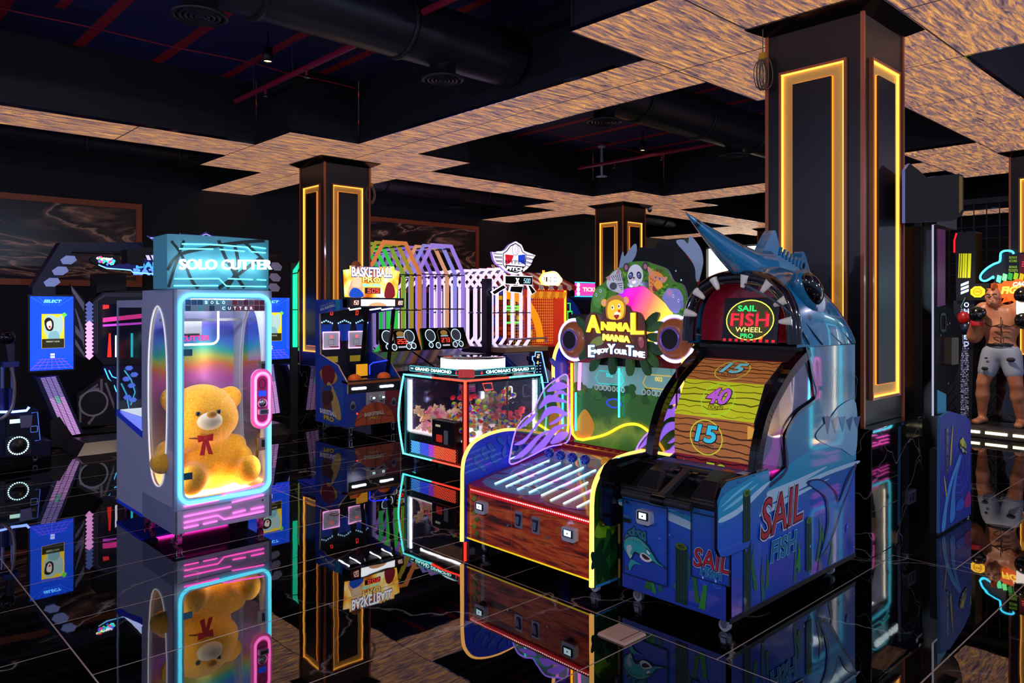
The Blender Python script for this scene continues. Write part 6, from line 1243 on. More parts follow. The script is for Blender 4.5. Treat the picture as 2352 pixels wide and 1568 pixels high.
tpx(g, Q, 'PRO', (833, 647), (873, 649), (833, 635), em('6a3c08', .7), 8, bold=.09, ref=0); tpx(g, Q, 'PRO', (833, 647), (873, 649), (833, 635), em('ffe488', 1.4), 9, bold=.03, ref=0); tpx(g, Q, 'BIG WIN', (833, 658), (872, 659), (833, 651), em('60d8e8', 1.5), 9, bold=.04)
(a, b), (c, d) = KF.px([(834, 674), (870, 661)]); g.poly(Q, [(a, b), (c, b), (c, d), (a, d)], mt('3a0a08', .3, 0, .2), 9); digits(g, Q, '505', a + .03, b + .01, c - .01, d - .01, em('ff4030', 3), 10)
g.build('marquee', bk)
q = KF.px([(818, 612)])[0]; G().ball((q[0], BY0 + .0, q[1]), .07, mt('a85a34', .5, 0, .1), (1, .5, 1), None, 20, 12).build('marquee_ball', bk)
for p in ((BX0 + .08, BY0 + .06), (BX1 - .08, BY0 + .06), (BX0 + .08, BY1 - .08)): caster(p, bk, STEEL, r=.032, top=.13)
# ================================================================ TUBE-CAGE BALL LANES (two) and the pitching game
def cage(name, x0, x1, ys, zb, zsh, ztop, inset, cols, label, body, r=.036, foot=True):
    t = thing(name, ((x0 + x1) / 2, (ys[0] + ys[-1]) / 2, 0), label, 'arcade machine')
    for i, y in enumerate(ys):
        m = cols[i % len(cols)]
        P = [(x1, y, zb), (x1, y, zsh), (x1 - inset, y, ztop), (x0 + inset, y, ztop), (x0, y, zsh), (x0, y, zb)]
        if foot: P = [(x1 - .12, y, zb - .13)] + P + [(x0 + .12, y, zb - .13)]
        G().tube(P, r, m, 6).build('light_tube_arch', t)
    g = G()
    for z in (zsh - .03, (zb + zsh) / 2): 
        for x in (x0, x1): g.tube([(x, ys[0] - .03, z), (x, ys[-1], z)], .011, mt('3a3448', .5), 6)
        g.tube([(x0, ys[0] - .03, z), (x1, ys[0] - .03, z)], .008, mt('3a3448', .5), 6)
    for x in (x0 + inset, x1 - inset): g.tube([(x, ys[0], ztop - r), (x, ys[-1], ztop - r)], .011, mt('3a3448', .5), 6)
    g.build('tie_rods', t)
    G().box(x0 + .02, x1 - .02, ys[0] - body, ys[-1] + .1, .0, zb - .12, mt('0c0c16', .35)).build('lane_body', t, bevel=.01)
    return t
def tm(h, e): return mt(h, .4, 0, e)
ysA = [9.35 + .21 * i for i in range(12)]
colA = [tm('e8884a', .6), tm('b8a83a', .5), tm('8ab83a', .55), tm('30d050', .7), tm('30d050', .7), tm('30c060', .6), tm('9a80d8', .5), tm('a8b848', .5)]
A_ = cage('light_tube_lane', 5.95, 6.86, ysA, 1.0, 2.12, 2.56, .26, colA, 'ball lane under arches of orange, yellow and green light tubes', .0)
ysB = [9.5 + .21 * i for i in range(12)]
colB = [tm('a88af0', .65), tm('9a9af0', .6), tm('e8a878', .6), tm('a078e0', .6), tm('9070e0', .6), tm('a080d8', .5)]
B2 = cage('light_tube_lane', 6.95, 7.84, ysB, 1.0, 2.15, 2.58, .25, colB, 'ball lane under arches of violet and peach light tubes', .6)
for t, x0, x1, num, lab in ((A_, 5.97, 6.60, '253', 'l'), (B2, 6.70, 7.52, '273', 'r')):
    y = 9.0; c = Pl((0, y, 1.0), (1, 0, 0), (0, .35, 1)); z0, z1 = -.02, .31
    g = G(); g.prism(c, [(x0 - .03, z0), (x1 + .03, z0), (x1, z1), (x0, z1)], -.04, 0, mt('06060c', .15, 0, 0, .8)); k = (x1 - x0) / .8
    for a, b, r in ((.14, .19, .10), (.12, .045, .045), (.25, .035, .05), (.62, .19, .10), (.68, .045, .05), (.57, .04, .05)):
        g.ringp(c, x0 + a * k, b, r * .95, r, .012, mt('c8e8ff', .3, 0, 1.3), 4); g.ell(c, x0 + a * k, b, r * .8, r * .85, mt('6a7a88', .25, .3, .1), 3)
    a = x0 + .30 * k; g.line(c, [(a - .02, .0), (a - .02, .26), (a + .02, .29), (a + .18, .29), (a + .22, .24), (a + .22, .0)], .006, mt('b09070', .3, 0, .4), 4)
    g.poly(c, [(a + .01, .07), (a + .19, .07), (a + .19, .155), (a + .01, .155)], mt('50100c', .3, 0, .4), 4); digits(g, c, num, a + .02, .08, a + .185, .148, em('ff4030', 2.5), 6)
    g.poly(c, [(a + .03, .17), (a + .17, .17), (a + .17, .19), (a + .03, .19)], mt('b8d8e8', .3, 0, .6), 5); g.poly(c, [(a + .03, .02), (a + .17, .02), (a + .17, .045), (a + .03, .045)], mt('d8d8e8', .3, 0, .6), 5); blob(g, c, [(a + .05, .20), (a + .15, .20), (a + .16, .25), (a + .10, .27), (a + .04, .25)], mt('b89048', .3, 0, .5), 5)
    g.build('score_console', t)
    G().hexa([(x0 - .03, y - .35, 0), (x1 + .03, y - .35, 0), (x1 + .03, y + .3, 0), (x0 - .03, y + .3, 0)], [(x0 - .03, y - .35, .72), (x1 + .03, y - .35, .72), (x1 + .03, y + .3, .96), (x0 - .03, y + .3, .96)], mt('0a0f18', .25, 0, 0, .5)).build('front_cabinet', t)
ysC = [9.45 + .21 * i for i in range(14)]
wt = tm('e8d8ff', .95)
C_ = cage('pitching_game', 8.42, 9.30, ysC, 1.05, 1.97, 2.26, .28, [wt], 'white-barred pitching cage topped by a winged baseball badge sign', .3, r=.034)
CP = FY(9.36)
def cpx(q): return CP.px(q)
g = G(); g.prism(CP, cpx([(1130, 578), (1138, 580), (1142, 577), (1152, 577), (1160, 574), (1170, 562), (1185, 554), (1198, 562), (1204, 576), (1214, 580), (1230, 586), (1224, 596), (1220, 607), (1210, 618), (1200, 624), (1186, 631), (1172, 628), (1158, 620), (1150, 612), (1140, 606), (1134, 596)]), -.05, 0, em('f0e6ff', 1.15), mt('8a6ac8', .4, 0, .8))
g.line(CP, cpx([(1156, 582), (1164, 576), (1172, 565), (1184, 559), (1195, 566), (1200, 579), (1208, 583), (1206, 612), (1188, 626), (1168, 622), (1156, 608)]), .018, pr('1a1830'), 2, True)
for s in (0, 1):
    for k in range(3):
        q = [(1133 + k * 3, 582 + k * 9), (1154, 584 + k * 9), (1154, 590 + k * 9), (1136 + k * 3, 589 + k * 9)] if s == 0 else [(1208, 585 + k * 9), (1228 - k * 3, 588 + k * 9), (1224 - k * 3, 595 + k * 9), (1208, 591 + k * 9)]
        g.line(CP, cpx(q), .012, pr('1a1830'), 2, True)
a, b = cpx([(1184, 573)])[0]; g.ringp(CP, a, b, .085, .10, .008, pr('8090a8'), 4); g.ringp(CP, a + .02, b, .03, .07, .006, pr('8090a8'), 4)
g.poly(CP, cpx([(1160, 584), (1180, 586), (1174, 602), (1162, 608)]), em('d82030', .9), 3); g.poly(CP, cpx([(1190, 586), (1206, 584), (1206, 608), (1190, 600)]), em('2048d0', .9), 3)
tpx(g, CP, 'HYPER', (1160, 605), (1206, 607), (1160, 596), pr('3a3a60'), 6, bold=.0); g.poly(CP, cpx([(1160, 608), (1206, 612), (1200, 624), (1164, 622)]), pr('181830'), 5); tpx(g, CP, 'PITCH', (1162, 620), (1206, 623), (1162, 611), em('ffffff', 1.8), 8, bold=.05, shear=.2)
g.build('badge_sign', C_)
g = G(); q = cpx([(1156, 652), (1218, 655), (1218, 635), (1156, 633)]); g.prism(CP, q, 0, .05, BLK, em('f4ecff', 1.6)); Q = Pl(CP.at(0, 0, .051), CP.u, CP.v); g.line(Q, [(x * 1, z) for x, z in q], .012, em('f4ecff', 1.8), 2, True)
tpx(g, Q, 'X', (1184, 651), (1193, 652), (1184, 638), em('ffffff', 2), 4, bold=.1); (a, b), (c, d) = cpx([(1197, 650), (1213, 640)]); digits(g, Q, '500', a, b, c, d, em('a8e0ff', 1.8), 5)
g.build('score_board', C_)
for q in ([(1170, 657), (1198, 657), (1194, 673), (1167, 670)], [(1152, 654), (1160, 660), (1132, 677), (1126, 670)], [(1208, 654), (1216, 656), (1227, 670), (1218, 676)]):
    g = G(); p = cpx(q); g.prism(CP, p, 0, .04, BLK, em('f4ecff', 1.6)); g.line(Pl(CP.at(0, 0, .041), CP.u, CP.v), p, .012, em('f4ecff', 1.8), 2, True); g.build('sign_wing', C_)
g = G(); g.box(8.36, 9.36, 9.05, 9.4, .86, .94, mt('a88a70', .3)).box(8.36, 9.36, 9.05, 9.4, 0, .86, mt('14101a', .4)); Q = FZ(.942); g.ell(Q, 8.7, 9.2, .14, .08, pr('5a3020'), 1).ell(Q, 9.05, 9.2, .14, .08, pr('c8b8a8'), 1).ell(Q, 9.05, 9.2, .1, .05, pr('4a2418'), 2); g.build('batting_table', C_)
G().tube([(8.40, 9.02, 1.0), (8.40, 9.02, 1.08), (9.28, 9.02, 1.08), (9.28, 9.02, 1.0)], .016, mt('b8a8d0', .3, .5), 8).build('hand_rail', C_)
G().box(8.26, 8.38, 9.4, 9.52, 0, 2.08, mt('1c1434', .4)).build('corner_post', C_)
# ================================================================ RING STALL
rs_ = thing('ring_stall', (10.3, 10.6, 0), 'carnival stall game with striped red awning, orange neon frame and yellow cloud sign', 'arcade machine')
RP = FY(10.0); RX0, RX1 = 9.72, 10.8
g = G(); g.box(RX0, RX1, 10.9, 11.3, 0, 2.0, mt('300c10', .5)); Q = FY(10.88)
random.seed(8)
for i in range(9):
    for j in range(10):
        x = RX0 + .03 + i * .12; z = .95 + j * .1; c = random.choice(['a82818', '203ac0', 'd8481c', '7a1420', 'e0c028']); g.poly(Q, [(x, z), (x + .10, z), (x + .10, z + .08), (x, z + .08)], mt(c, .5, 0, .35), 1)
for i, j in ((1, 4), (2, 4), (1, 2), (2, 2)): x = RX0 + .05 + i * .24; z = .98 + j * .16; g.line(Q, [(x, z), (x + .19, z), (x + .19, z + .26), (x, z + .26)], .06, em('50ff60', 1.3), 4, True)
for i in range(20): g.line(FY(10.3), [(RX0 + .055 * i, .9), (RX0 + .055 * i, 1.95)], .006, mt('f0b848', .4, 0, .5), 1)
for i in range(19): g.line(FY(10.3), [(RX0, .9 + .055 * i), (RX1, .9 + .055 * i)], .006, mt('f0b848', .4, 0, .5), 2)
g.build('target_wall', rs_)
arc = [(RX0 + .98 * sin(t), .92 + 1.0 * cos(t)) for t in [pi / 2 * i / 14 for i in range(15)]]; arc2 = [(RX0 + .82 * sin(t), .92 + .84 * cos(t)) for t in [pi / 2 * i / 14 for i in range(15)]][::-1]
G().prism(FY(10.5), arc + arc2, 0, .04, mt('f0980c', .4, 0, .8)).build('orange_arch', rs_)
g = G(); g.box(RX1, RX1 + .06, 9.98, 11.3, 0, 2.0, mt('d8301c', .4, 0, .3)); g.box(RX0, RX0 + .05, 9.98, 10.03, 0, 2.0, mt('b8281c', .4, 0, .3)); g.box(RX0, RX1, 10.0, 11.3, 0, .85, mt('5a1818', .4)); g.build('stall_frame', rs_)
G().tube([(RX1 - .02, 9.96, .9), (RX1 - .02, 9.96, 1.96), (RX0, 9.96, 1.96)], .022, em('ff9a20', 3), 8).build('orange_neon', rs_)
g = G(); n = 10
for i in range(n):
    x = RX0 + i * (RX1 - RX0) / n; w = (RX1 - RX0) / n; g.add([(x, 9.93, 1.90), (x + w, 9.93, 1.90), (x + w, 9.95, 1.80), (x + w * .5, 9.95, 1.76), (x, 9.95, 1.80)], [(0, 1, 2, 3, 4)], mt('f0a028' if i % 2 else 'd87818', .5, 0, .7))
g.build('valance', rs_)
g = G()
for i in range(12):
    x = RX0 - .25 + i * .13; m = mt('a82430' if i % 2 else 'e0c8c0', .6, 0, .15); g.add([(x, 9.9, 2.02), (x + .13, 9.9, 2.02), (x + .13, 10.5, 2.28), (x, 10.5, 2.28)], [(0, 1, 2, 3)], m); g.add([(x, 9.9, 2.02), (x + .13, 9.9, 2.02), (x + .13, 9.89, 1.95), (x + .065, 9.89, 1.92), (x, 9.89, 1.95)], [(0, 1, 2, 3, 4)], m)
g.build('striped_awning', rs_)
tt = thing('striped_tent_stall', (11.55, 12.5, 0), 'red and white striped tent roof far behind the pitching cage sign', 'stall'); G().box(10.9, 12.3, 12.45, 12.9, 0, 2.1, mt('3a0c14', .6)).build('tent_wall', tt)
g = G(); px_ = 11.15
for i in range(14):
    x = px_ - .3 + i * .11; m = mt('a82430' if i % 2 else 'e0c8c0', .6, 0, .15); h0 = 2.25 + .42 * (1 - abs(i - 6) / 8); g.add([(x, 12.38, 2.05), (x + .11, 12.38, 2.05), (x + .11, 12.7, h0), (x, 12.7, h0)], [(0, 1, 2, 3)], m)
g.build('striped_roof', tt)
g = G(); sc_ = RP.px([(1258, 642)])[0]; cl = [(sc_[0] + .29 * cos(t) * (1 + .05 * cos(6 * t)), sc_[1] + .155 * sin(t) * (1 + .07 * cos(5 * t))) for t in [2 * pi * i / 40 for i in range(40)]]
Q = FY(9.9); g.prism(Q, cl, -.04, 0, em('f4fff0', 1.9), em('ffe040', 2)); g.line(Q, [(sc_[0] + (x - sc_[0]) * .93, sc_[1] + (z - sc_[1]) * .9) for x, z in cl], .02, em('fff040', 2.4), 2, True)
for i, (ch, c) in enumerate(zip('RING COW', ('a83a3a', 'e08020', '3a8a3a', '8a5a3a', 'ffffff', '3a6a3a', '5a7a3a', '3ab0d0'))):
    if ch != ' ': g.text(Q, ch, sc_[0] - .21 + i * .053, sc_[1] - .045, sc_[0] - .168 + i * .053, sc_[1] + .045, pr(c), 6, bold=.01)
g.build('cloud_sign', rs_); G().box(sc_[0] - .2, sc_[0] - .16, 9.92, 9.95, 1.95, 2.3, em('ffa030', 1.5)).build('sign_post', rs_)
# ================================================================ small blue score machine, arc game, ticket kiosk
sm2 = thing('ladder_score_game', (7.15, 7.15, 0), 'small dark blue game with white-outlined score ladder, behind the crane machine', 'arcade machine')
Q = FY(6.9); q = Q.px([(1226, 878), (1226, 832), (1222, 826), (1222, 818), (1228, 818), (1229, 808), (1243, 808), (1258, 878)])
g = G(); g.prism(Q, q, -.1, 0, mt('0a1440', .3)); g.build('score_ladder', sm2)
Q2 = FY(6.898); G().tube([Q2.at(a, b, .006) for a, b in q], .007, em('70a8ff', 2.4), 6, closed=True).build('blue_outline', sm2)
g = G(); digits(g, Q2, '2', *Q.px([(1232, 822)])[0], *Q.px([(1239, 813)])[0], em('ffc8a0', 2), 2)
for i in range(6): (a, b), = Q.px([(1231, 834 + i * 7)]); g.poly(Q2, [(a, b), (a + .03, b), (a + .03, b + .008), (a, b + .008)], em('80b0ff', 1.5), 2); g.poly(Q2, [(a + .06, b), (a + .09, b), (a + .09, b + .008), (a + .06, b + .008)], em('80b0ff', 1.5), 2)
(a, b), = Q.px([(1234, 836)]); g.poly(Q2, [(a, b), (a + .014, b), (a + .014, b + .04), (a, b + .04)], em('ffd060', 3), 3)
g.build('ladder_marks', sm2); G().hexa([(6.95, 6.9, 0), (7.5, 6.9, 0), (7.5, 7.6, 0), (6.95, 7.6, 0)], [(6.95, 7.0, .62), (7.5, 7.0, .62), (7.5, 7.6, .98), (6.95, 7.6, .98)], mt('1030a0', .3)).build('cabinet', sm2, bevel=.03)
ag = thing('arched_climb_game', (12.4, 11.3, 0), 'dark blue game with round arch and green squares right of the ring stall', 'arcade machine')
Q = FY(11.0); c = Q.px([(1285, 760)])[0]; g = G()
R1 = abs(Q.px([(1340, 760)])[0][0] - c[0]); arc = [(c[0] + R1 * sin(t), c[1] - .3 + R1 * 1.0 * cos(t) + .3) for t in [-.4 + (pi / 2 + .4) * i / 14 for i in range(15)]]
g.prism(Q, arc + [(c[0] + R1, .4), (c[0] - .3, .4)], -.1, 0, mt('1838b0', .4, 0, .2), mt('c02040', .4, 0, .4)); arc = [(c[0] + R1 * .72 * sin(t), c[1] + R1 * .72 * cos(t)) for t in [-.4 + (pi / 2 + .4) * i / 14 for i in range(15)]]
g.poly(Q, arc + [(c[0] + R1 * .72, .6), (c[0] - .2, .6)], mt('1a0c3a', .4, 0, .2), 2)
for i in range(3): a, b = Q.px([(1300 + i * 4, 705 + i * 18)])[0]; g.line(Q, [(a, b - .1), (a + .13, b - .1), (a + .13, b + .08), (a, b + .08)], .035, em('30e050', 1.3), 4, True)
g.build('arch_board', ag); G().box(c[0] - .3, c[0] + R1, 11.1, 11.9, 0, 1.0, mt('0c1440', .4)).build('cabinet', ag)
tk = thing('ticket_counter_sign', (13.3, 11.8, 0), 'dark kiosk with pink ticket sign between the ring stall and the slim column', 'kiosk')
Q = FY(11.5); q = Q.px([(1320, 678), (1366, 677), (1366, 650), (1320, 650)]); g = G(); g.box(12.6, 14.2, 11.55, 12.2, 0, 1.85, mt('120e38', .4)); g.build('kiosk_body', tk)
g = G(); x0_, x1_ = q[0][0], 14.0; z0_, z1_ = q[0][1], q[3][1]; g.prism(Q, [(x0_, z0_), (x1_, z0_), (x1_, z1_), (x0_, z1_)], -.1, 0, em('e8389a', 1.5), BLK)
for k in range(3): g.ell(Q, x0_ + .12, z0_ + .04 + (z1_ - z0_ - .08) * k / 2, .06, .05, em('ffe8e0', 1.6), 3)
g.text(Q, 'TICKETS', x0_ + .27, z0_ + .09, x0_ + .95, z0_ + .19, em('ffb8a8', 2), 4, bold=.04)
for z in (z0_ - .02, z1_ + .02): g.box(x0_, x1_, 11.48, 11.5, z - .01, z + .01, em('40c8ff', 2.5))
g.build('ticket_sign', tk)
# turquoise light bar beside the second column
Q = FY(8.85); q = Q.px([(678, 793), (686, 795), (686, 712), (678, 712)]); g = G(); m = em('18d8a8', 1.2)
lb = thing('turquoise_light_post', (4.7, 8.9, 0), 'tall thin post with turquoise light bars left of the second column', 'light post')
q1 = Q.px([(672, 797), (682, 797), (682, 712), (672, 712)]); q2 = Q.px([(672, 710), (682, 710), (682, 628), (672, 630)]); q3 = Q.px([(672, 627), (682, 625), (685, 604), (673, 620)])
for q in (q1, q2, q3): G().prism(Q, q, 0, .015, m).build('light_bar', lb)
G().box(q1[0][0] - .02, q1[1][0] + .02, 8.86, 8.89, 0, q3[2][1], BLK).build('post', lb)
# ================================================================ DANCE MACHINE (left, twin screens)
dn = thing('dance_stage_machine', (3.5, 10.6, 0), 'wide dance battle machine with two blue select screens, sloping light ramps and overhead beam', 'arcade machine')
NV = pr('0a1a90'); HEXM = mt('8a9ad8', .35, 0, .45)
scrm, nt, N, LK, B = nodemat('blue_screen'); tc = N.new('ShaderNodeTexCoord'); sp = N.new('ShaderNodeSeparateXYZ'); LK.new(tc.outputs['Object'], sp.inputs[0]); rb = ramp(N, [(.9, '0818a8'), (1.35, '1238f0'), (1.7, '1a58ff')]); 
for e_, p_ in zip(rb.color_ramp.elements, (0.0, .5, 1.0)): e_.position = p_
LK.new(mth_(sp.outputs['Z']) if False else sp.outputs['Z'], rb.inputs[0]); LK.new(rb.outputs[0], B.inputs['Emission Color']); LK.new(rb.outputs[0], B.inputs['Base Color']); B.inputs['Emission Strength'].default_value = .95; B.inputs['Roughness'].default_value = .1
def tower(q, Y, mirror=False, arm=True):
    """q: pixel corners of the screen (lb, rb, rt, lt)"""
    Q = FY(Y); p = Q.px(q); x0, x1 = (p[0][0] + p[3][0]) / 2, (p[1][0] + p[2][0]) / 2; z0, z1 = p[0][1], p[3][1]; w = x1 - x0; h = z1 - z0
    g = G(); g.prism(Q, rr(x0 - .02, z0 - .02, x1 + .02, z1 + .02, .01), -.06, -.001, mt('0a1230', .3)); g.prism(Q, [(x0, z0), (x1, z0), (x1, z1), (x0, z1)], -.01, 0, scrm, BLK)
    L = mt('5a8aff', .3, 0, 1.0)
    for k in range(7):
        t = k / 6; g.line(Q, [(x0 + w * (.3 + .4 * t), z0 + h * .16), (x0 + w * (-.0 + 1.0 * t), z0 + .01)], .003, em('a860ff', 1), 3); g.line(Q, [(x0 + w * (.35 + .3 * t), z1 - h * .13), (x0 + w * (.02 + .96 * t), z1 - .01)], .0025, em('5a90ff', 1), 3)
    for k in range(4): z = z0 + h * (.03 + .04 * k); g.line(Q, [(x0 + .02 + .02 * k, z), (x1 - .02 - .02 * k, z)], .003, em('a860ff', 1), 3)
    g.text(Q, 'SELECT', x0 + w * .3, z0 + h * .915, x0 + w * .72, z0 + h * .955, em('80f0ff', 2), 5, bold=.02, shear=.3)
    a0, a1, b0, b1 = x0 + w * .26, x0 + w * .78, z0 + h * .30, z0 + h * .76
    g.poly(Q, [(a0, b0), (a1, b0), (a1, b1), (a0, b1)], em('f0d028', 1.3), 4); W_, H_ = a1 - a0, b1 - b0
    f = lambda pts, c, k, e=1.0: blob(g, Q, [(a0 + W_ * u, b0 + H_ * v) for u, v in pts], em(c, e), k)
    f([(.1, .75), (.2, .95), (.45, .97), (.7, .9), (.9, .95), (.95, .6), (.8, .3), (.85, .05), (.3, .05), (.25, .3), (.12, .5)], 'b8dcd8', 5); f([(.12, .8), (.3, .9), (.5, .8), (.52, .6), (.4, .5), (.2, .55)], '302018', 6, .5); f([(.22, .75), (.4, .8), (.45, .65), (.35, .55), (.24, .62)], 'f0e8e0', 7); f([(.3, .63), (.36, .66), (.4, .62), (.35, .59)], 'c02038', 8)
    f([(.3, .4), (.5, .5), (.75, .45), (.8, .1), (.35, .1)], '8ac0c8', 6)
    g.poly(Q, [(a0, b0), (a1, b0), (a1, b0 + H_ * .27), (a0, b0 + H_ * .27)], em('3a3c20', .5), 9); g.text(Q, 'PERFECT COOL', a0 + W_ * .2, b0 + H_ * .17, a0 + W_ * .8, b0 + H_ * .21, em('f0f0d0', 1.2), 10)
    g.line(Q, [(a0, b0), (a1, b0), (a1, b1), (a0, b1)], .005, em('e0b820', 1), 10, True); g.poly(Q, [(a1 - .03, b1 - .01), (a1, b1 - .04), (a1 + .03, b1 - .01), (a1, b1 + .02)], em('70e040', 1.3), 11)
    for z, ww in ((.20, .05), (.165, .05)): g.poly(Q, [(x0 + w * .46, z0 + h * z), (x0 + w * .56, z0 + h * z), (x0 + w * .56, z0 + h * (z + .025)), (x0 + w * .46, z0 + h * (z + .025))], em('e0e8ff', 1.4), 5)
    return g, Q, x0, x1, z0, z1
YD = 10.0
g, Q, x0, x1, z0, z1 = tower([(70, 852), (169, 846), (168, 683), (68, 680)], YD); g.build('select_screen', dn, label='left blue select screen'); lx = (x0, x1, z0, z1)
g, Q, rx0, rx1, rz0, rz1 = tower([(570, 828), (667, 822), (667, 687), (570, 683)], YD); g.build('select_screen', dn, label='right blue select screen, half hidden by the teddy-bear cabinet')
DP = FY(YD + .04)
def dprism(nm, q, m, d0=-.12, d1=0, lab=None, pl=DP): 
    return G().prism(pl, pl.px(q), d0, d1, m).build(nm, dn, label=lab)
dprism('arm', [(75, 690), (75, 660), (140, 556), (330, 556), (330, 578), (168, 575), (128, 650), (128, 690)], mt('0c1440', .35), -.25, -.01)
dprism('overhead_beam', [(160, 558), (640, 585), (640, 600), (165, 578)], mt('23262e', .5), -.2, -.02)
for c in ((157, 597), (138, 622), (119, 648)):
    a, b = DP.px([c])[0]; G().prism(DP, [(a + .085 * cos(t) + .02 * sin(t), b + .058 * sin(t)) for t in [2 * pi * i / 6 for i in range(6)]], 0, .02, HEXM).build('hexagon_light', dn)
for c in ((634, 612), (631, 637), (629, 660)):
    a, b = DP.px([c])[0]; G().prism(DP, [(a + .085 * cos(t) - .02 * sin(t), b + .065 * sin(t)) for t in [2 * pi * i / 6 for i in range(6)]], 0, .02, mt('7a7a98', .35, 0, .35)).build('hexagon_light', dn)
dprism('arm', [(612, 590), (652, 590), (645, 680), (612, 685)], mt('10142a', .35), -.25, -.01)
def rampl(q, nm='light_ramp'):
    RP_ = FY(YD - .25); p = RP_.px(q); g = G(); g.prism(RP_, [(p[0][0] - .04, p[0][1]), (p[1][0] + .03, p[1][1]), (p[2][0] + .03, p[2][1]), (p[3][0] - .04, p[3][1])], -.2, -.005, mt('28305a', .35, .3))
    n = 40; m = [mt('a08ad8', .3, 0, .75), mt('8ac8c8', .3, 0, .8), mt('d8a0e8', .3, 0, .95)]
    for i in range(n):
        for j in range(3):
            f = lambda u, v: tuple(V(p[0]) * (1 - u) * (1 - v) + V(p[1]) * u * (1 - v) + V(p[2]) * u * v + V(p[3]) * (1 - u) * v)
            u0, u1, v0, v1 = j / 3 + .02, (j + 1) / 3 - .02, i / n + .002, (i + .72) / n; g.poly(RP_, [f(u0, v1), f(u1, v1), f(u1, v0), f(u0, v0)], m[1 if (12 < i < 18 and j == 1) else 0 if i < 14 else 2], 1)
    g.build(nm, dn)
rampl([(92, 868), (128, 864), (186, 996), (150, 1002)]); rampl([(600, 838), (628, 836), (643, 948), (612, 952)]); rampl([(660, 838), (674, 836), (716, 938), (700, 944)])
dprism('ramp_side', [(75, 862), (92, 866), (150, 1003), (150, 1015), (128, 990), (110, 930)], NV, -.1, .2); dprism('ramp_foot', [(100, 960), (122, 950), (160, 1005), (205, 1000), (205, 1012), (150, 1022), (105, 1018)], mt('0e0e16', .4), -.4, .3)
wg = G(); WQ = FY(YD + .3)
wg.prism(WQ, WQ.px([(162, 652), (195, 690), (196, 825), (168, 810), (168, 700)]), -.05, 0, mt('1a1c28', .4))
for q in ([(163, 656), (193, 695), (193, 715), (165, 668)], [(167, 690), (193, 760), (193, 800), (180, 740)], [(168, 740), (190, 770), (190, 785), (168, 758)], [(168, 770), (194, 812), (194, 820), (168, 785)]): wg.poly(WQ, WQ.px(q), mt('9088a8', .35, .3, .12), 2)
wg.build('striped_wing', dn)
CQ = FY(YD + .5)
g = G()
for i in range(14): a, b = CQ.px([(205, 700 + i * 9)])[0]; g.poly(CQ, [(a, b - .05), (a + .05, b), (a, b + .05), (a - .05, b)], em('f0a0e8' if i > 4 else '6a7ac8', 1.6 if i > 4 else .6), 2)
g.build('diamond_lights', dn)
g = G(); CP2 = FY(YD + .6); g.prism(CP2, CP2.px([(213, 690), (240, 668), (420, 668), (420, 835), (240, 838), (213, 810)]), -.25, 0, mt('22232e', .35))
a = CP2.px([(232, 822), (400, 822), (400, 698), (232, 698)]); g.poly(CP2, a, mt('081030', .1, 0, .3, .8), 2)
for i, (q, c) in enumerate((([(236, 730), (400, 712), (400, 722), (236, 740)], 'e83a9a'), ([(236, 745), (400, 735), (400, 740), (236, 750)], 'c84ad8'), ([(246, 820), (250, 765), (254, 765), (256, 820)], 'e82a20'), ([(264, 820), (264, 770), (269, 770), (269, 820)], 'f0f0f8'), ([(300, 820), (300, 765), (305, 765), (305, 820)], '30d8e8'), ([(236, 700), (250, 700), (250, 708), (236, 710)], 'e03030'))): g.poly(CP2, CP2.px(q), em(c, 1.2), 4)
for k in range(3): g.line(CP2, CP2.px([(216 + 4 * k, 812), (216 + 4 * k, 694 - 2 * k), (242, 674 + 3 * k), (400, 674 + 3 * k)]), .01, mt('6a6a80', .3, .5), 3)
g.build('centre_screen', dn)
OQ = FY(YD + .2); g = G(); g.prism(OQ, OQ.px([(176, 905), (238, 862), (262, 880), (262, 975), (180, 980)]), -.3, 0, mt('10101a', .35))
for q in ([(182, 910), (225, 880), (225, 885), (187, 912), (187, 970), (182, 970)], [(230, 870), (236, 870), (236, 905), (230, 900)], [(205, 897), (215, 890), (228, 890), (228, 900), (206, 908)], [(240, 880), (245, 878), (262, 925), (262, 940)], [(200, 972), (214, 955), (220, 955), (206, 975)]): g.poly(OQ, OQ.px(q), mt('8a8498', .35, .4, .06), 2)
a, b = OQ.px([(215, 925)])[0]; g.ringp(OQ, a, b, .165, .165, .022, mt('a8a8b8', .3, .6, .05), 4, 32); g.ell(OQ, a, b, .142, .142, BLK, 3, 30); g.build('speaker_box', dn)
MQ = FY(YD - .35)
g = G(); g.prism(MQ, MQ.px([(225, 607), (240, 612), (300, 622), (420, 636), (420, 600), (330, 592), (300, 606)]), -.03, 0, mt('0a1a6a', .3, 0, .4), em('4070ff', 1.5))
tpx(g, MQ, 'DANCE', (312, 616), (402, 619), (312, 600), em('4aa8ff', 1.3), 4, bold=.06); tpx(g, MQ, 'BATTLE', (306, 631), (408, 634), (306, 616), em('5a90ff', 1.5), 4, bold=.06)
g.line(MQ, MQ.px([(226, 608), (245, 616), (300, 620), (306, 626), (420, 633)]), .012, em('80d8ff', 2), 5)
for k in range(5): a = 334 + 12 * k; g.poly(MQ, MQ.px([(a, 586), (a + 8, 586), (a + 13, 597), (a + 5, 597)]), em('c8b8f8', 1.3), 5)
g.build('battle_marquee', dn)
g = G(); g.prism(MQ, MQ.px([(338, 541), (386, 545), (390, 578), (372, 574), (358, 556)]), -.02, 0, mt('101850', .3, 0, .4), em('5a70e0', 1)); g.line(MQ, MQ.px([(345, 546), (380, 550), (384, 570), (368, 560), (358, 550)]), .012, em('9aa0ff', 1.5), 4)
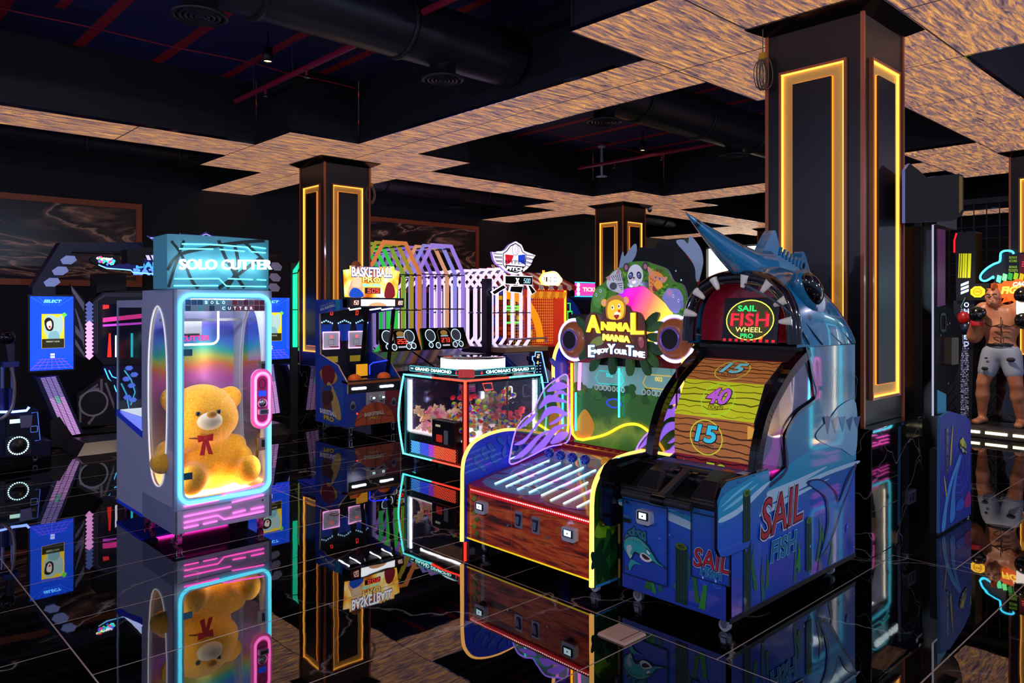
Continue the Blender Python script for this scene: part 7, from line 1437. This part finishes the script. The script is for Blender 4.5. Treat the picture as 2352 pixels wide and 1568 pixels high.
g.prism(MQ, MQ.px([(414, 535), (460, 540), (474, 532), (488, 540), (528, 543), (525, 560), (416, 556)]), -.02, 0, mt('101850', .3, 0, .4), em('5a70e0', 1)); g.line(MQ, MQ.px([(420, 541), (458, 544), (473, 537), (490, 545), (524, 547)]), .012, em('a090ff', 1.5), 4); g.build('top_emblem', dn)
g = G(); cs = ['ff3050', '30ff60', '4060ff', 'f0f0ff', '30e0e0']
for i in range(44):
    t = random.uniform(0, 2 * pi); r = random.random() ** .5; a, b = MQ.px([(243 + 22 * r * cos(t), 598 + 8 * r * sin(t) + (2 if cos(t) > 0 else -2))])[0]; g.ell(MQ, a, b, .014, .014, em(cs[i % 5], 3), 4, 7)
a, b = MQ.px([(243, 598)])[0]; g.prism(MQ, [(a + .16 * cos(t), b + .065 * sin(t)) for t in [2 * pi * i / 16 for i in range(16)]], -.1, 0, BLK); g.build('disco_lamp', dn)
g = G(); g.prism(MQ, MQ.px([(290, 573), (332, 573), (328, 612), (292, 605)]), -.2, .02, mt('0c0c12', .5)); g.build('hanging_speaker', dn)
G().prism(FY(YD + .6), FY(YD + .6).px([(222, 628), (290, 628), (290, 668), (222, 672)]), -.3, 0, mt('0e0e14', .5)).build('camera_box', dn)
g = G(); e = [(1.95, 10.45), (4.85, 10.45), (4.85, 11.4), (1.95, 11.4)]; g.box(2.3, 4.85, 10.5, 11.6, 0, .1, mt('14121a', .3)); g.build('stage_base', dn, bevel=.02)
g = G(); g.hexa([(3.35, 8.9, 0), (4.55, 8.9, 0), (4.55, 9.7, 0), (3.35, 9.7, 0)], [(3.45, 9.0, .13), (4.45, 9.0, .13), (4.45, 9.6, .13), (3.45, 9.6, .13)], mt('24222e', .3, .3)); Q = FZ(.131)
for i in range(12): g.ell(Q, 3.55 + i * .07, 9.1, .012, .012, em('6a80ff', 1.2), 2, 8)
for i in range(4): g.poly(Q, [(3.5 + i * .24, 9.2), (3.7 + i * .24, 9.2), (3.7 + i * .24, 9.5), (3.5 + i * .24, 9.5)], mt('181828', .1, 0, 0, 1), 2)
g.build('dance_pad', dn)
g = G(); g.hexa([(2.15, 9.1, 0), (2.9, 9.1, 0), (2.9, 9.8, 0), (2.15, 9.8, 0)], [(2.25, 9.2, .12), (2.8, 9.2, .12), (2.8, 9.7, .12), (2.25, 9.7, .12)], mt('28243a', .3, .3)); g.build('dance_pad', dn)
# blue circuits behind
g = G(); Q = FY(YD + .55)
for q in ([(240, 846), (250, 870), (262, 885), (268, 900)], [(250, 850), (258, 865), (268, 868)], [(285, 850), (300, 870), (310, 900), (300, 930)], [(278, 880), (290, 905), (296, 940)]): g.line(Q, Q.px(q), .014, em('48c8ff', 1.5), 3)
for c in ((296, 845), (302, 885), (308, 860), (292, 912), (305, 918), (290, 870)): a, b = Q.px([c])[0]; g.ell(Q, a, b, .05, .035, em('5a80ff', 1.3), 3, 6)
g.prism(Q, Q.px([(236, 840), (420, 840), (420, 985), (262, 985)]), -.1, 0, mt('060a40', .3, 0, .25)); g.build('circuit_panel', dn)
# ================================================================ left console with levers
lc = thing('lever_prize_machine', (1.4, 9.0, 0), 'low blue-lit prize console with silver lever rods at the left edge', 'arcade machine')
LY = 8.9; LQ_ = FY(LY); fx = lambda q: LQ_.px(q)
g = G(); g.prism(LQ_, fx([(-40, 945), (62, 945), (88, 940), (92, 1012), (118, 1012), (116, 1045), (-40, 1052)]), -.5, 0, mt('0a1238', .3)); g.build('cabinet', lc)
Q3 = FY(LY - .06)
g = G(); p = Q3.px([(15, 955), (70, 950), (70, 1000), (15, 1003)]); g.prism(Q3, p, -.06, 0, mt('0e1020', .3)); a, b = Q3.px([(36, 967)])[0]; g.poly(Q3, [(a - .05, b - .02), (a + .05, b - .02), (a + .05, b + .02), (a - .05, b + .02)], em('c8ffe8', 1.4), 2); g.build('card_panel', lc)
a, b = Q3.px([(58, 967)])[0]; G().prism(Q3, [(a - .045, b - .06), (a + .045, b - .06), (a + .055, b + .06), (a - .055, b + .06)], 0, .04, mt('b8c8e8', .15, .9)).build('chrome_slot', lc)
g = G(); p = Q3.px([(12, 1010), (70, 1005), (72, 1042), (14, 1047)]); g.prism(Q3, p, -.06, 0, mt('1a1c28', .4)); g.build('knob_panel', lc)
a, b = Q3.px([(42, 1023)])[0]
for k in range(26): t = 2 * pi * k / 26; G().prism(Q3, [(a + .085 * cos(t) - .006, b + .085 * sin(t) - .006), (a + .085 * cos(t) + .006, b + .085 * sin(t) - .006), (a + .085 * cos(t) + .006, b + .085 * sin(t) + .006), (a + .085 * cos(t) - .006, b + .085 * sin(t) + .006)], .001, .006, em('c8f8ff', 3)).build('ring_led', lc)
G().lathe([(.06, 0), (.06, .02), (.001, .03)], Q3.at(a, b, .001), BLK, 20, Q3.n).build('knob', lc)
G().tube([Q3.at(a, b, .02) for a, b in Q3.px([(-40, 946), (30, 945), (60, 942), (66, 934)])], .012, em('80a0ff', 4), 8).build('blue_neon', lc)
g = G(); 
for x in (10, 33): p = fx([(x, 900), (x, 842)]); g.tube([LQ_.at(*p[0], -.1), LQ_.at(*p[1], -.1)], .018, mt('8a9ad8', .15, .9), 10)
for x in (8, 30): p = fx([(x, 945), (x, 893)]); g.tube([LQ_.at(*p[0], -.1), LQ_.at(*p[1], -.1)], .035, mt('0a1a70', .3), 10)
g.build('lever_rods', lc); g = G(); g.prism(LQ_, fx([(2, 842), (38, 840), (38, 828), (2, 830)]), .0, .12, mt('103090', .3)); p = fx([(14, 775)])[0]; g.ball(LQ_.at(*p, .05), .07, mt('0a0c20', .15, .3), n=16, k=10); g.prism(LQ_, fx([(8, 780), (30, 790), (30, 832), (16, 832)]), 0, .08, mt('10142c', .3)); g.build('lever_head', lc)
G().tube([LQ_.at(a, b, .1) for a, b in spl(fx([(20, 840), (28, 880), (24, 930), (5, 955), (-20, 965)]), 5)], .016, mt('8a8488', .3, .6), 8).build('hose', lc)
g = G(); Q4 = FY(LY - .002); g.line(Q4, fx([(72, 948), (86, 946), (92, 1010), (80, 1012)]), .008, em('4a70e0', .8), 2); p = fx([(78, 985)])[0]; g.line(Q4, rr(p[0] - .03, p[1] - .03, p[0] + .03, p[1] + .03, .01), .006, em('5a80e0', .8), 2, True); g.build('outline_marks', lc)
for p in ((1.0, 9.05), (1.75, 9.05)): caster(p, lc, STEEL)
# ================================================================ tall dark cabinet right of the big column, seen from its side
tc_ = thing('ufo_side_cabinet', (6.35, 2.25, 0), 'tall black cabinet with curved clear wing and flying-saucer side art, right of the big column', 'arcade machine')
KX0, KX1, KY = 6.0, 6.68, 1.88
g = G(); g.box(KX0, KX1 - .3, KY + .1, KY + .75, 0, 2.20, mt('0b0a0e', .35)); 
for z in (.75, 1.15, 1.75, 2.0): g.box(KX0 - .003, KX0, KY + .3, KY + .306, z, z + .14, mt('8a8a90', .3, .5))
g.build('rear_shell', tc_, bevel=.008)
WPl = FY(KY); 
gm = mt('141018', .2, .2)
def wp_(nm, q, m, d0=-.014, d1=0, lab=None, side=None): return G().prism(WPl, [tuple(p) for p in WPl.px(q)], d0, d1, m, side).build(nm, tc_, label=lab)
wing = [(2145, 516), (2150, 515), (2172, 520), (2172, 700)] + [tuple(p) for p in spl([(2172, 700), (2192, 720), (2206, 750), (2211, 790), (2205, 830), (2192, 870), (2178, 892)], 4)] + [(2174, 900), (2174, 950), (2145, 955)]
wp_('side_wing', wing, mt('1c1618', .15, .2), side=mt('c8d0f0', .2, 0, .5))
wp_('wing_inset', [(2152, 525), (2170, 528), (2170, 700), (2152, 705)], mt('6a2a5a', .25, 0, .12), 0.001, .004); wp_('lower_inset', [(2152, 895), (2172, 905), (2172, 948), (2152, 950)], mt('2a7a9a', .25, 0, .15), 0.001, .004)
g = G()
for q in ((2176, 745), (2181, 742), (2180, 835), (2178, 880), (2160, 770), (2168, 760)): a, b = WPl.px([q])[0]; g.ell(WPl, a, b, .008, .008, mt('c8a888', .3, .6), 3, 8)
g.build('wing_bolts', tc_); g = G()
a, b = WPl.px([(2180, 805)])[0]; g.prism(WPl, rr(a - .11, b - .10, a + .05, b + .10, .01), 0, .05, mt('4a3a24', .4)); a, b = WPl.px([(2165, 740)])[0]; g.line(WPl, rr(a - .05, b - .06, a + .06, b + .06, .02), .016, BLK, 6, True); g.build('bracket_box', tc_)
wp_('top_shield', [(2079, 420), (2079, 390), (2090, 375), (2112, 392), (2130, 408), (2150, 404), (2203, 399), (2212, 403), (2214, 415), (2214, 485), (2209, 495), (2185, 508), (2120, 510), (2079, 512)], mt('060403', .9), -.02, 0, side=mt('5a6ab0', .3, 0, .3)); wp_('shield_edge', [(2202, 403), (2210, 405), (2210, 480), (2202, 490)], mt('8a6a20', .4, .3), .001, .003)
G().box(6.05, 6.5, KY + .015, KY + .1, 2.2, 2.35, mt('1a1410', .4)).build('shield_mount', tc_)
# side panel with saucer art
sp_ = [(2141, 1250), (2143, 975), (2146, 956), (2180, 943), (2216, 955), (2226, 962), (2230, 980), (2229, 1172)]
ufo = thing('saucer_art_board', (6.4, 1.78, 0), 'low blue board printed with a yellow flying saucer, at the foot of the tall cabinet', 'game board'); UY = 1.80; U = FY(UY)
g = G(); p = [(6.01, .02), (6.01, .72)] + [(6.04, .78), (6.2, .815), (6.5, .77), (6.6, .72), (6.62, .6), (6.62, .02)]
q = U.px([(2158, 1246), (2160, 958), (2182, 944), (2217, 955), (2228, 966), (2230, 985), (2229, 1205)]); q = [(q[0][0], .02)] + q[1:-1] + [(q[-2][0], .02)]
g.prism(U, q, -.02, 0, pr('142c98'), mt('3a6a9a', .3, 0, .1)); lo_, hi_ = min(x for x, z in q), max(x for x, z in q); W = hi_ - lo_; f = lambda pts, c, k: blob(g, U, [(lo_ + W * u, .02 + .78 * v) for u, v in pts], pr(c), k)
for k in range(7): g.ringp(U, lo_ + W * .62, .02 + .78 * .52, (.46 - .06 * k) * W * .8, (.34 - .042 * k) * .78 * .85, .010, pr(('1830a0', '2450d0')[k % 2]), 1 + k * .1, 40)
for q_, c in (([(.05, .02), (.12, .2), (.3, .42), (.6, .62), (.62, .60), (.36, .38), (.22, .2), (.16, .02)], '4a9ae0'), ([(.3, .05), (.36, .3), (.5, .5), (.66, .62), (.66, .59), (.54, .46), (.46, .28), (.46, .08)], '3a8ad8'), ([(.12, .5), (.16, .35), (.2, .28), (.18, .4)], 'c8c040'), ([(.4, .95), (.34, .8), (.3, .6), (.34, .58), (.38, .8)], 'c8b83a'), ([(.76, .16), (.9, .24), (.97, .2), (.97, .1), (.8, .1)], 'a01878'), ([(.5, .12), (.75, .12), (.72, .2), (.55, .2)], '1c58c8')): f(q_, c, 3)
cx_, cz_ = lo_ + W * .72, .02 + .78 * .68
g.ell(U, cx_, cz_, .105, .035, pr('1a1a20'), 6, 24, -.4).ell(U, cx_ - .012, cz_ + .02, .085, .05, pr('b8b020'), 7, 24, -.4, 0, pi).ell(U, cx_ - .02, cz_ + .05, .03, .035, pr('d8d060'), 8, 16, -.4)
for k in range(5): g.ell(U, cx_ - .06 + .03 * k, cz_ - .0 - .012 * k + .012, .008, .008, pr('e8f0ff'), 9, 8)
g.ell(U, cx_ - .01, cz_ - .015, .02, .014, pr('a8d8ff'), 9, 10); g.text(U, 'SAUCER', lo_ + W * .7, .04, lo_ + W * .95, .06, pr('c8d8ff'), 9) if False else None
g.build('art_panel', ufo); g = G()
a = lo_ + W * .2; g.prism(U, [(a - .02, .42), (a + .02, .42), (a + .02, .74), (a - .02, .74)], 0, .008, STEEL)
for k in range(4): g.ell(Pl(U.at(0, 0, .0085), U.u, U.v), a, .46 + .08 * k, .01, .01, BLK, 2, 8)
g.build('hinge_strip', ufo); G().box(lo_ + .02, hi_ - .02, UY + .02, UY + .07, 0, .6, BLK).build('stand', ufo)
# ================================================================ CAGE FIGHTER
FXp = 10.95; FP = FX(FXp)
cf = thing('cage_fight_game', (11.6, 2.9, 0), 'cage fight game with lit platform, mesh panels, neon outline sign and dark banner tower', 'arcade machine')
z_ = .13; g = G(); g.box(10.55, 11.25, 1.9, 3.75, 0, z_, mt('3a3438', .4)); g.poly(FZ(z_ + .001), [(10.75, 2.3), (11.1, 2.3), (11.1, 3.0), (10.75, 3.0)], pr('141418'), 1); g.build('platform', cf, bevel=.01)
for k in range(6): G().box(10.53, 10.548, 1.95 + .29 * k, 2.18 + .29 * k, .055, .085, em('fff0b8', 4)).build('platform_light', cf)
MY0, MY1, MXX = 2.72, 3.95, 11.75
mesh_m = mt('2a3048', .4, .4)
g = G(); Q = FX(MXX)
for k in range(30):
    for s in (-1, 1):
        a = -MY1 + (MY1 - 1.2) * k / 30 * 1.0; g.line(Q, [(a - s * .0, .15), (a + s * .9, 1.65)], .009, mesh_m, 1)
g.box(MXX + .02, MXX + .04, 1.2, 4.4, .15, 1.65, mt('0a0c14', .6)); g.build('fence_mesh', cf)
g = G(); Q = FX(12.3)
for k in range(24): y = 1.6 + k * .16; g.box(12.3, 12.31, y, y + .012, .1, 3.1, mt('1a1c28', .5))
for k in range(18): z = .2 + k * .17; g.box(12.3, 12.31, 1.6, 5.4, z, z + .012, mt('1a1c28', .5))
for y in (1.6, 2.85, 4.1, 5.36): g.box(12.26, 12.34, y - .03, y + .05, 0, 3.15, mt('1c2030', .4, .3))
g.box(12.26, 12.34, 1.6, 5.4, 3.08, 3.16, mt('1c2030', .4, .3)); g.build('high_cage', cf)
# speckled mesh gate
TP = FX(11.3); q = TP.px([(2198, 985), (2232, 985), (2238, 690), (2190, 690)])
g = G(); g.prism(TP, q, -.03, 0, mt('10131e', .4)); a0, a1, b0, b1 = q[0][0] + .05, q[2][0] - .06, .1, q[2][1] - .1; random.seed(44)
for i in range(7):
    for j in range(64): 
        if random.random() < .75: g.ell(TP, a0 + (a1 - a0) * (i + .5 * (j % 2)) / 7, b0 + (b1 - b0) * j / 64, .008, .008, mt(random.choice(('8a90a8', 'c8b8e8', '5a6080')), .3, .3, .3), 1, 6)
g.build('mesh_gate', cf)
g = G()
for i, ch in enumerate('MOHAMMED'): a, b = TP.px([(2220, 684 + i * 15)])[0]; g.text(TP, ch, a - .03, b - .035, a + .03, b + .03, em('c8e0ff', 1.2), 4, bold=.03)
g.build('vertical_name', cf)
tw = [(2196, 690), (2195, 580), (2195, 545), (2200, 533), (2240, 530), (2240, 690)]; TQ = FX(11.25)
g = G(); g.prism(TQ, TQ.px(tw), -.3, 0, mt('100c10', .35)); g.build('banner_tower', cf, bevel=.02)
g = G(); TR = FX(11.245)
for k, (x0_, x1_) in enumerate(((2203, 2205), (2207, 2210), (2212, 2216), (2217, 2222), (2224, 2231))): g.prism(TR, TR.px([(x0_ - 2, 638), (x1_ - 2, 638), (x1_, 582), (x0_, 582)]), 0, .004, mt('d8d818', .4, 0, .7))
for k in range(3): g.prism(TR, TR.px([(2207, 658 + k * 9), (2225, 651 + k * 9), (2225, 645 + k * 9), (2207, 652 + k * 9)]), 0, .004, em('b8dcff', 1.3))
g.build('tower_stripes', cf)
G().tube([TR.at(*p, .0) for p in TR.px([(2192, 580), (2192, 552), (2197, 535)])], .012, em('d01828', 1.5), 8).build('red_edge', cf)
o_ = TR.px([(2246, 670)])[0]; g = G(); g.prism(TR, [(o_[0] - .13, o_[1] - .11), (o_[0] + .13, o_[1] - .11), (o_[0] + .13, o_[1] + .11), (o_[0] - .13, o_[1] + .11)], -.1, 0, BLK); oc = [(o_[0] + .09 * cos(t), o_[1] + .078 * sin(t)) for t in [2 * pi * (i + .5) / 8 for i in range(8)]]; g.prism(TR, oc, 0, .01, em('ffc818', 1.6)); g.line(Pl(TR.at(0, 0, .011), TR.u, TR.v), [(o_[0] + .05 * cos(t), o_[1] + .045 * sin(t)) for t in [2 * pi * (i + .5) / 8 for i in range(8)]], .008, pr('c86a10'), 2, True)
g.text(Pl(TR.at(0, 0, .011), TR.u, TR.v), 'CAGE', o_[0] - .035, o_[1] - .01, o_[0] + .035, o_[1] + .018, pr('b85810'), 3, bold=.03); g.build('octagon_sign', cf)
NQ = FX(11.3); cl = [(2330, 583), (2325, 577), (2310, 576), (2300, 582), (2298, 600), (2285, 606), (2270, 615), (2258, 626), (2253, 636), (2256, 643), (2265, 645), (2276, 640), (2283, 635), (2282, 640)]
G().tube([NQ.at(*p, .03) for p in NQ.px([tuple(p) for p in spl(cl, 3)])], .013, em('40d8ff', 3.2), 8).build('cloud_neon', cf)
g = G(); g.prism(NQ, NQ.px([(2256, 640), (2262, 620), (2298, 602), (2302, 582), (2380, 578), (2380, 680), (2276, 680), (2284, 640)]), -.06, 0, mt('14162a', .4)); 
bx_ = NQ.px([(2312, 632), (2400, 640), (2400, 580), (2312, 584)]); g.prism(NQ, bx_, 0, .03, BLKG); R5 = Pl(NQ.at(0, 0, .031), NQ.u, NQ.v)
tpx(g, R5, 'BONUS', (2318, 594), (2336, 594), (2318, 588), em('6a8a20', 1), 3, bold=.04); tpx(g, R5, 'SCORE', (2318, 602), (2336, 602), (2318, 596), em('6a8a20', 1), 3, bold=.04); tpx(g, R5, 'BONUS', (2318, 616), (2336, 616), (2318, 610), em('6a8a20', 1), 3, bold=.04); tpx(g, R5, 'TICKETS', (2316, 624), (2338, 624), (2316, 618), em('6a8a20', 1), 3, bold=.04)
g.poly(R5, R5.px([(2341, 634), (2400, 640), (2400, 584), (2341, 584)]), mt('5a0810', .3, 0, .3), 3); digits(g, R5, '30', *R5.px([(2345, 612)])[0], *R5.px([(2366, 600)])[0], em('ff3040', 3), 5)
g.build('score_sign', cf)
g = G(); R6 = FX(11.24)
for k in range(6):
    x, y = 2294 + k * 13, 640 - 6 * sin(k * .6); c = ('60ffb0', '70ff90', '2aa040', '90c020', 'c8b020', 'e08a20')[k]; p = R6.px([(x - 5, y + 6), (x + 4, y + 10), (x + 7, y - 6), (x - 2, y - 9)]); g.prism(R6, p, 0, .02, mt(c, .4, 0, 1.4 if k < 2 else .7))
g.build('power_lights', cf)
g = G(); R7 = FX(11.2); random.seed(6); c = R7.px([(2345, 668)])[0]; st = []
for k in range(30): t = 2 * pi * k / 30; r = (.30 if k % 2 else .40) * random.uniform(.85, 1.1); st.append((c[0] + r * cos(t), c[1] + r * .42 * sin(t)))
g.prism(R7, st, -.02, 0, em('e85a18', 1.1), pr('8a1c0c')); R8 = Pl(R7.at(0, 0, .001), R7.u, R7.v)
tpx(g, R8, 'CAGE', (2326, 658), (2366, 655), (2326, 648), em('fff4d0', 1.8), 3, bold=.05, shear=.2); tpx(g, R8, 'FIGHTER', (2299, 675), (2400, 672), (2299, 658), em('ffd848', 1.7), 3, bold=.05, shear=.2); g.build('fight_title', cf)
G().box(11.36, 11.9, 2.2, 3.2, .13, 2.4, mt('0c0c12', .5)).build('mast', cf) if False else None
# hanging gloves
hg = ox(2213, 725, 11.15); t_ = thing('hanging_boxing_glove', hg, 'red and dark boxing glove hanging by a cord on the banner tower', 'boxing glove')
G().ball(hg + V((0, 0, -.03)), .075, mt('b01420', .35, 0, 0, .6), (.8, 1, 1.2), None, 16, 10).build('glove', t_); G().ball(hg + V((0, -.02, -.17)), .07, mt('0c1840', .35, 0, 0, .6), (.8, 1, 1.2), None, 16, 10).build('dark_glove', t_); G().tube([hg + V((0, 0, .05)), hg + V((0, .03, .12)), hg + V((.08, 0, .24))], .006, mt('4a8a80', .5), 6).build('cord', t_)
# fighter statue
fi = thing('fighter_statue', (FXp, 2.75, z_), 'bare-chested fighter statue with mohawk and grey shorts, boxing gloves raised, on the lit platform', 'statue')
def fpt(x, y, dx=0): h = ox(x, y, FXp + dx); return h
skin, nt, N, LK, B = nodemat('painted_skin'); tc = N.new('ShaderNodeTexCoord'); n1 = N.new('ShaderNodeTexNoise'); n1.inputs['Scale'].default_value = 6; LK.new(tc.outputs['Object'], n1.inputs[0]); rs_k = ramp(N, [(.3, 'b0664a'), (.7, 'd8946c')]); LK.new(n1.outputs[0], rs_k.inputs[0]); LK.new(rs_k.outputs[0], B.inputs['Base Color']); B.inputs['Roughness'].default_value = .4; B.inputs['Emission Color'].default_value = (0, 0, 0, 1)
def limb(els, a, b, ra, rb, n=6, sc=(1, 1, 1)):
    for i in range(n + 1): t = i / n; els.append((a.lerp(b, t), ra + (rb - ra) * t, sc, None))
els = []
hip = fpt(2299, 810); ch = fpt(2299, 738); shL, shR = fpt(2260, 712), fpt(2338, 712)
els += [(fpt(2299, 805), .15, (.75, 1.05, .8), None), (fpt(2299, 782), .135, (.7, 1.0, .9), None), (fpt(2299, 755), .16, (.75, 1.1, .9), None), (fpt(2280, 732), .125, (.8, 1.05, .85), None), (fpt(2318, 732), .125, (.8, 1.05, .85), None), (fpt(2299, 718), .13, (.7, 1.3, .7), None)]
limb(els, fpt(2288, 712), fpt(2283, 698, -.03), .075, .065, 2)
els += [(fpt(2282, 682, -.05), .092, (.95, .82, 1.15), None), (fpt(2281, 694, -.09), .062, (.9, .95, .8), None), (fpt(2278, 686, -.135), .022, (1, .7, 1), None)]
elL = fpt(2238, 772, -.05); limb(els, shL, elL, .088, .07); limb(els, elL, fpt(2244, 735, -.18), .07, .055)
elR = fpt(2358, 735, -.12); limb(els, shR, elR, .088, .07, 5); limb(els, elR, fpt(2352, 700, -.35), .07, .055)
for hx, kx, fx_, ky in ((2280, 2258, 2256, 878), (2320, 2334, 2344, 884)):
    a, b, c = fpt(hx, 815), fpt(kx, ky, -.05), fpt(fx_, 958 if hx < 2300 else 964, .02); limb(els, a, b, .10, .062, 7); limb(els, b, b.lerp(c, .35), .058, .066, 3); limb(els, b.lerp(c, .35), c, .064, .04, 5)
    d = V((c.x, c.y, z_ + .045)); limb(els, d + V((.03, 0, 0)), d + V((-.19, .02 if hx < 2300 else -.02, -.012)), .05, .042, 4, (1, 1, .75))
metab(els, 'body', fi, skin, .022)
sh_ = []; sh_ += [(fpt(2299, 802), .15, (.8, 1.08, .5), None), (fpt(2299, 813), .145, (.8, 1.08, .62), None)]
for hx, kx, ky in ((2280, 2258, 878), (2320, 2334, 884)): a, b = fpt(hx, 815), fpt(kx, ky, -.05); limb(sh_, a, a.lerp(b, .62), .102, .082, 6)
metab(sh_, 'shorts', fi, mt('a8b0c4', .6), .022)
a = fpt(2299, 792); G().lathe([(.155, -.015), (.16, 0), (.155, .02)], a, BLK, 28).build('waistband', fi)
for q, r in (((2262, 846), .04), ((2322, 826), .05), ((2240 + 25, 822), .02)): p = fpt(*q, -.16); G().ball(p, r, mt('1c1c24', .6), (.35, 1, .6), None, 10, 6).build('shorts_stain', fi)
p = fpt(2245, 722, -.2); G().ball(p, .10, mt('0c0c10', .2, 0, 0, .8), (.95, .9, 1.05), None, 20, 12).ball(p + V((-.02, -.075, .02)), .04, mt('0c0c10', .2, 0, 0, .8), (1, .8, 1.5), None, 12, 8).build('boxing_glove', fi, label='black raised boxing glove'); G().lathe([(.062, -.04), (.068, 0), (.062, .03)], fpt(2243, 740, -.19), mt('d01828', .4, 0, 0, .4), 20).build('glove_cuff', fi)
p = fpt(2352, 678, -.4); G().ball(p, .11, mt('0c0c10', .2, 0, 0, .8), (1, .95, .95), None, 20, 12).build('boxing_glove', fi, label='black forward boxing glove'); p = fpt(2352, 735, -.4); G().ball(p, .10, mt('0c0c10', .2, 0, 0, .8), (1, 1, 1.1), None, 20, 12).build('punch_pad', fi); p = fpt(2350, 706, -.42); G().box(p.x - .04, p.x + .08, p.y - .1, p.y + .06, p.z - .08, p.z + .08, em('fff0e0', 1.6)).build('lit_target', fi)
h0 = fpt(2283, 662, -.05); HR = mt('c8561c', .7)
for k in range(6): G().ball(h0 + V((-.07 + .035 * k, 0, .012 + .02 * sin(k * .6))), .042, HR, (.9, .42, 1.0), Matrix.Rotation(-.4 + k * .25, 3, 'Y'), 12, 8).build('mohawk_tuft', fi)
HC = fpt(2281, 682, -.085)
for s in (-1, 1):
    G().ball(HC + V((-.078, s * .032, .012)), .013, mt('e8e0d8', .2), (1, 1, .8), None, 10, 6).ball(HC + V((-.089, s * .032, .011)), .006, BLK, n=8, k=5).build('eye', fi)
    G().tube([HC + V((-.088, s * .012, .024)), HC + V((-.09, s * .035, .036)), HC + V((-.075, s * .055, .03))], .009, mt('3a1c14', .6), 6).build('brow', fi); G().ball(HC + V((0, s * .083, -.005)), .022, skin, (.8, .4, 1.2), None, 10, 6).build('ear', fi)
G().ball(HC + V((-.098, 0, -.05)), .026, mt('4a1c18', .5), (.4, 1.1, .35), None, 12, 6).ball(HC + V((-.106, 0, -.05)), .02, mt('e0d8c8', .4), (.3, 1.0, .3), None, 12, 6).build('mouth', fi)
g = G(); AB = mt('3a2018', .6)
for k in range(4): 
    z = fpt(2299, 750 + 13 * k, -.15)
    for s in (-1, 1): g.tube([z + V((.0, s * .012, 0)), z + V((.004, s * .05, .008)), z + V((.03, s * .09, .0))], .005, AB, 6)
g.tube([fpt(2299, 728, -.15), fpt(2299, 796, -.145)], .005, AB, 6)
for s, q in ((-1, [(2262, 742), (2275, 750), (2297, 745)]), (1, [(2301, 745), (2322, 750), (2336, 742)])): g.tube([fpt(*c, -.125 if abs(c[0] - 2299) > 20 else -.155) for c in q], .006, AB, 6)
g.build('muscle_lines', fi)
sl = thing('ceiling_spotlight', (9.3, 3.3, 3.45), 'warm spotlight added under the wood soffit to brighten the fighter statue', 'spotlight')  # added fixture and beam, there to brighten the statue
G().lathe([(.001, .15), (.04, .15), (.045, 0), (.038, .02)], (9.3, 3.3, 3.45), BLK, 16).build('can', sl); lamp('spot_beam', 'SPOT', (9.3, 3.3, 3.44), 260, (1, .82, .66), .05, (V((10.95, 2.75, 1.1)) - V((9.3, 3.3, 3.44))).to_track_quat('-Z', 'Y').to_euler(), ang=50)
# ================================================================ a second cutter cabinet just outside the frame on the right, mirrored in the polished sides
"""second"""
s2 = dup(so, loc=(7.1, .35, 0), rot=(0, 0, pi), label='white neon-framed prize cabinet opposite the fish machine, seen only mirrored in its side')
s3 = dup(so, loc=(8.4, .35, 0), rot=(0, 0, pi), label='white neon-framed prize cabinet seen only mirrored in the marble plinth')
